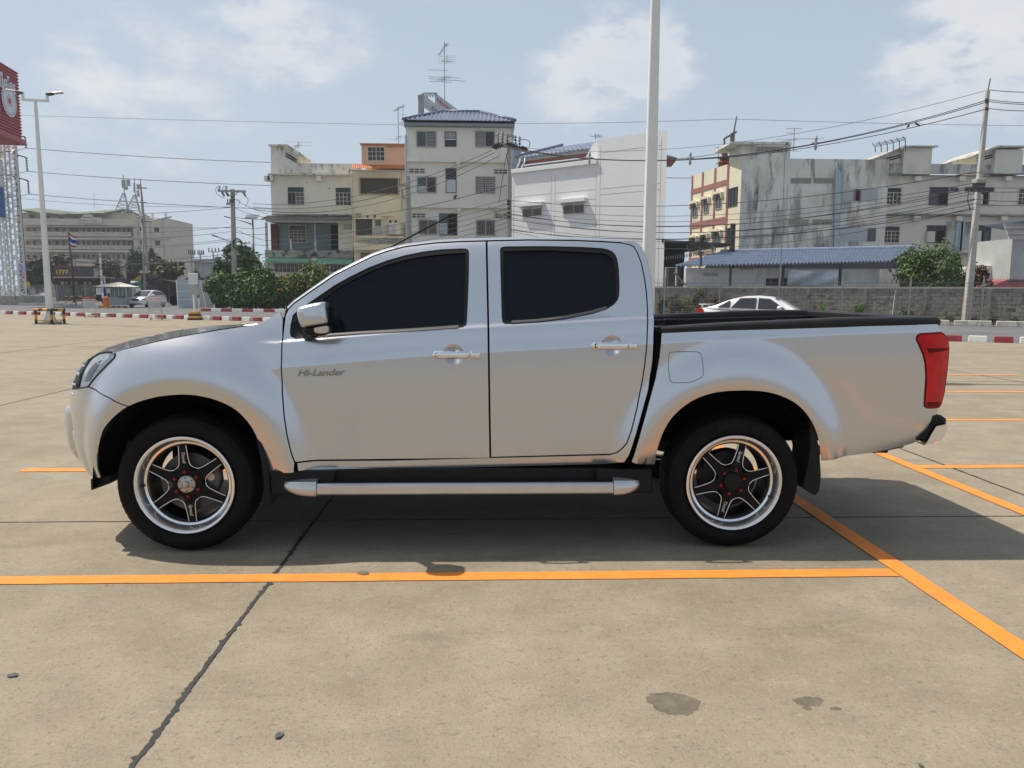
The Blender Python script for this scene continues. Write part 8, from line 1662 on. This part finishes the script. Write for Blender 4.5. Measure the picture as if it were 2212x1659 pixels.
for y_ in (1165, 1258): p_, q_ = f3.uz(105, y_), f3.uz(45 if y_ < 1200 else 68, y_); mb = MB(); mb.bar((p_[0], -.25, p_[1]), (q_[0], -.3, q_[1]), .12); ar = mb.build('side_arm', CPOLE, t3); mb = MB(); disc_string(mb, (q_[0], -.3, q_[1]), (q_[0], -.3, q_[1]+.55), 3, .10); mb.build('insulator', INSUL, ar)
b5 = atY(*Z7a(668, 420), 74); t5 = thing('utility_pole', 'rusty brown utility pole rising behind the yellow flank', 'utility pole', (b5.x, 74, ROADZ)); f5 = Fac(t5, t5.location, 0, Z7a); RUST = mat('pole_rust', (.15, .11, .085), rough=.9, var=.2, scale=2); zz = f5.uz(675, 155)[1]; zt = f5.uz(688, 15)[1]; mb = MB(); mb.cyl((0, 0, 0), (.2, 0, zz), .32, .24, 8); mb.build('pole', RUST, t5); mb = MB(); mb.cyl((.25, 0, zz-.3), (.55, 0, zt), .1, .06, 6); mb.build('extension', RUST, t5)
for (x0, y0, x1, y1) in ((618, 205, 718, 148), (650, 372, 706, 338)): p_, q_ = f5.uz(x0, y0), f5.uz(x1, y1); mb = MB(); mb.bar((p_[0], -.3, p_[1]), (q_[0], -.3, q_[1]), .18); ar = mb.build('cross_arm', RUST, t5)
p_, q_ = f5.uz(618, 205), f5.uz(624, 312); mb = MB(); disc_string(mb, (p_[0], -.3, p_[1]), (q_[0], -.3, q_[1]), 8, .16); mb.build('insulator_string', INSUL, ar)
# --- roof aerials
def aerial(cv, xm, y0, y1, els, Y, lab, grp='roof aerials'):
    b = atY(*cv(xm, y1), Y); t = thing('roof_aerial', lab, 'aerial', (b.x, Y, b.z), 0, grp); f = Fac(t, t.location, 0, cv); zt = f.uz(xm, y0)[1]; mb = MB(); mb.cyl((0, 0, 0), (0, 0, zt), .035, n=6); mb.build('mast', STEELG, t)
    for (x0, ya, x1, yb, n, l) in els:
        p_, q_ = f.uz(x0, ya), f.uz(x1, yb); p3, q3 = Vector((p_[0], -.05, p_[1])), Vector((q_[0], -.05, q_[1])); mb = MB(); mb.tube([p3, q3], .024, 5); bo = mb.build('boom', STEELG, t)
        mb = MB(); pr_ = Vector((0, 1, 0)) if abs((q3-p3).x) > abs((q3-p3).z)*2 and n > 3 else Vector((1, 0, .05))
        for i in range(n): c = p3.lerp(q3, (i+.5)/n); mb.tube([c-pr_*l/2, c+pr_*l/2], .012, 4)
        if n: tag(mb.build('elements', STEELG, bo), kind='stuff')
aerial(Z5a, 370, 120, 560, [(326, 220, 390, 130, 12, .35), (386, 130, 386, 152, 2, .5), (387, 218, 387, 280, 5, 1.4), (250, 323, 392, 328, 0, 0), (256, 373, 482, 384, 0, 0), (254, 387, 525, 407, 0, 0), (260, 407, 423, 415, 0, 0), (345, 408, 390, 365, 3, 1.0), (350, 258, 424, 266, 0, 0)], 61, 'tall television aerial on the blue tiled roof')
aerial(Z5a, 35, 590, 870, [(0, 625, 75, 580, 8, .5), (68, 568, 68, 732, 3, .7), (0, 738, 66, 705, 4, .7), (5, 835, 60, 800, 3, 1.2)], 66, 'television aerial on the orange top storey')
aerial(Z4a, 482, 158, 235, [(330, 160, 630, 168, 0, 0), (418, 205, 636, 205, 0, 0), (440, 240, 490, 180, 5, .6)], 68, 'low television aerial on the old white house')
aerial(Z7a, 1190, 112, 305, [(1128, 118, 1258, 118, 0, 0), (1130, 152, 1200, 156, 0, 0), (1045, 205, 1440, 200, 0, 0), (1050, 232, 1222, 205, 9, .9), (1130, 268, 1255, 265, 0, 0), (1180, 302, 1250, 302, 0, 0)], 57, 'wide television aerial on the weathered stair tower')
aerial(Z7a, 575, 280, 450, [(553, 268, 600, 275, 2, .4), (550, 295, 602, 300, 2, .4)], 66, 'small aerial beside the shrine')
aerial(Z6a, 975, 128, 185, [(913, 152, 985, 157, 4, .3), (1000, 130, 1020, 170, 4, .6)], 53, 'small dish aerial on the white building')
aerial(ZA, 1030, 155, 340, [(985, 283, 1085, 288, 0, 0), (990, 265, 1075, 262, 3, 1), (1015, 160, 1035, 200, 4, 1)], 168, 'aerial above the apartment name board')
mb = MB(); pm = atY(*Z7a(1085, 1400), 40.5); zz = atY(*Z7a(1122, 240), 40.5).z; xx = atY(*Z7a(1122, 240), 40.5).x-pm.x; mb.tube([(0, 0, 0), (xx*.5, 0, zz*.5), (xx, 0, zz-ROADZ)], .035, 6); o = mb.build('antenna_mast', STEELG); o.location = (pm.x, 40.5, ROADZ); tag(o, 'thin steel mast in front of the weathered wall', 'mast')
# ------------------------------------------------------------------ cables
LA = 'thin overhead cable crossing the sky on the left'; GA = 'overhead cables left'
def W(pa, Ya, pb, Yb, sag, r=.016, lab=LA, grp=GA): return wire(atY(*pa, Ya), atY(*pb, Yb), sag, r, lab, grp)
for p_, e, n_ in zip(PW, ((700, 354), (700, 404), (700, 455)), ('uppermost', 'middle', 'lowest')): wire(p_, atY(*e, 76), .25, .032, n_+' of the three thick cables from the pylon pole towards the white house', 'high-voltage cables')
for p_, e, n_ in zip(PW, ((-60, 330), (-60, 378), (-60, 426)), ('uppermost', 'middle', 'lowest')): wire(p_, atY(*e, 60), .2, .03, n_+' of the three cables leaving the pylon pole behind the lattice', 'high-voltage cables off left')
W((-20, 247), 90, (1000, 272), 76, .1, .02, 'faint earth wire high in the sky left of the blue roof', 'earth wires'); W((1112, 267), 76, (1581, 257), 74, .1, .02, 'faint earth wire between the blue roof and the rusty pole', 'earth wires'); W((1581, 257), 74, (2260, 272), 80, .1, .02, 'faint earth wire running right from the rusty pole', 'earth wires')
for k_, (ya, yb, sg_) in enumerate(((428, 447, .3), (455, 448, .5), (468, 492, .4), (492, 490, .6), (497, 500, .8), (520, 516, .7), (535, 520, .5), (542, 548, .8), (548, 555, .9), (552, 560, .6))): W((40+k_*2, ya), 88, (500, yb), 60, sg_, .018+.006*(k_ > 6))
for k_, (ya, yb) in enumerate(((428, 462), (447, 470), (490, 470), (492, 520), (500, 505), (516, 530), (548, 500), (555, 545))): W((503, ya), 60, (579, yb if yb > ya else ya), 63.5, .15, .018, 'short overhead cable between the bush pole and the white house', 'cables to the white house')
LB_ = 'slack cable looping from the bush pole to the crowded insulator pole'; GB_ = 'cables across the house fronts'
for (a, b, sg_) in (((545, 440), (1062, 325), 1.1), ((545, 447), (1068, 330), 1.3), ((548, 452), (1078, 337), 1.5), ((505, 470), (1095, 400), 1.0)): W(a, 59.5, b, 47.6, sg_, .022, LB_, GB_)
for k_ in range(7): W((580, 520+k_*9), 61, (1098, 430+k_*10), 47.7, .45+.08*k_, .016, 'thin telephone cable across the house fronts', 'telephone cables across the houses')
# crowded pole to the right-hand pole
LC_ = 'power cable from the crowded pole up to the leaning right-hand pole'; GC = 'power cables to the right pole'
E2 = [atY(*Z5a(x_, y_), 48) for x_, y_ in ((970, 890), (968, 906), (972, 912), (965, 918))]
for a, b, sg_, n_ in zip(E2, ATT, (1.15, 1.55, 1.5, 1.35), ('thin topmost', 'upper thick', 'middle thick', 'lowest thick')): wire(a, b, sg_, .02 if b is not ATT[0] else .012, n_+' power cable rising to the leaning right-hand pole', GC, n=24)
PR2 = [atY(2300, y_, b4.y-6) for y_ in (196, 221, 224, 237)]
for a, b in zip(ATT, PR2): wire(a, b, .08, .018, 'power cable leaving the right-hand pole towards the border', 'cables off right')
def on_cable(px_, k_=1):
    a, b, sg_ = E2[k_], ATT[k_], (1.15, 1.55, 1.5, 1.35)[k_]; best = None
    for i in range(401): q_ = a.lerp(b, i/400)-Vector((0, 0, 4*sg_*(i/400)*(1-i/400))); d_ = abs(proj(q_)[0]-px_)
        
    cand = [(abs(proj(a.lerp(b, i/400)-Vector((0, 0, 4*sg_*(i/400)*(1-i/400))))[0]-px_), i) for i in range(401)]; i = min(cand)[1]; return a.lerp(b, i/400)-Vector((0, 0, 4*sg_*(i/400)*(1-i/400)))
for k_, px_ in enumerate((1274, 1490, 1763)):
    c = on_cable(px_); t = thing('cable_spacer', ['grey cable spacer clamp in front of the white wing wall', 'grey cable spacer clamp right of the tall lamp post', 'grey cable spacer clamp left of the birds'][k_], 'cable spacer', c, 0, 'cable spacers'); SPM = mat('spacer_grey', (.32, .31, .30), rough=.6, var=.1)
    mb = MB(); mb.lathe([(0, .42), (.06, .38), (.09, .2), (.05, .1), (.12, 0), (.05, -.1), (.09, -.22), (.04, -.34), (0, -.36)], ax='z', n=8); mb.build('clamp', SPM, t, smooth=True); mb = MB(); mb.bar((-.2, 0, .02), (.2, 0, .02), .07); mb.build('arm', SPM, t)
for k_, px_ in enumerate((1963, 1982)):
    c = on_cable(px_, 3); t = thing('bird', ['small dark bird perched on the lower cable, left of the pair', 'small dark bird perched on the lower cable, right of the pair'][k_], 'bird', c, R(40+80*k_), 'birds on the cable'); BIRD = mat('bird_dark', (.04, .038, .036), rough=.8, var=.2)
    sp = [(-.17, .02, .02), (-.08, .06, .03), (-.02, .10, .055), (.03, .14, .06), (.06, .17, .04), (.075, .195, .042), (.10, .20, .025), (.125, .195, .008)]
    mb = MB(); mb.tube([(x_, 0, z_) for x_, z_, r_ in sp], [r_ for _, _, r_ in sp], 8); mb.build('body', BIRD, t, smooth=True)
LD_ = 'low telephone cable running from the crowded pole to the right-hand pole'; GD = 'telephone cables to the right pole'
for k_, (ya, yb, sg_) in enumerate(((433, 372, 1.0), (445, 395, 1.2), (455, 402, 1.3), (462, 405, 1.45), (464, 412, 1.3), (470, 418, 1.55), (474, 430, 1.35), (486, 432, 1.5), (495, 440, 1.4), (497, 452, 1.1), (500, 448, 1.7))): W((1104, ya), 47.7, (2106, yb), b4.y-.3, sg_*.9, .014 if k_ % 3 else .02, LD_, GD)
for k_, (ya, yb) in enumerate(((372, 366), (402, 398), (412, 405), (430, 428), (440, 436))): W((2106, ya), b4.y-.3, (2300, yb), b4.y-6, .12, .016, 'low telephone cable leaving the right-hand pole', 'telephone cables off right')
W((1435, 384), 66, (1600, 380), 74, .1, .03, 'thick cable between the white building and the rusty pole', 'cables behind the white building'); W((1440, 345), 66, (1576, 327), 74, .1, .03, 'thick cable between the white building and the rusty pole', 'cables behind the white building'); W((1576, 327), 74, (1700, 345), 80, .1, .03, 'thick cable running right from the rusty pole', 'cables behind the white building')
# ------------------------------------------------------------------ thin city haze
hzm = bpy.data.materials.new('haze'); hzm.use_nodes = True; nt = hzm.node_tree; nt.nodes.remove(nt.nodes['Principled BSDF'])
pv = nt.nodes.new('ShaderNodeVolumePrincipled'); pv.inputs['Color'].default_value = (.86, .90, .96, 1); pv.inputs['Density'].default_value = .0005; pv.inputs['Anisotropy'].default_value = .3
nt.links.new(pv.outputs[0], nt.nodes['Material Output'].inputs['Volume'])
mb = MB(); mb.box(-160, 160, -30, 290, -1.6, 34); hz_o = mb.build('haze', hzm); tag(hz_o, kind='stuff')
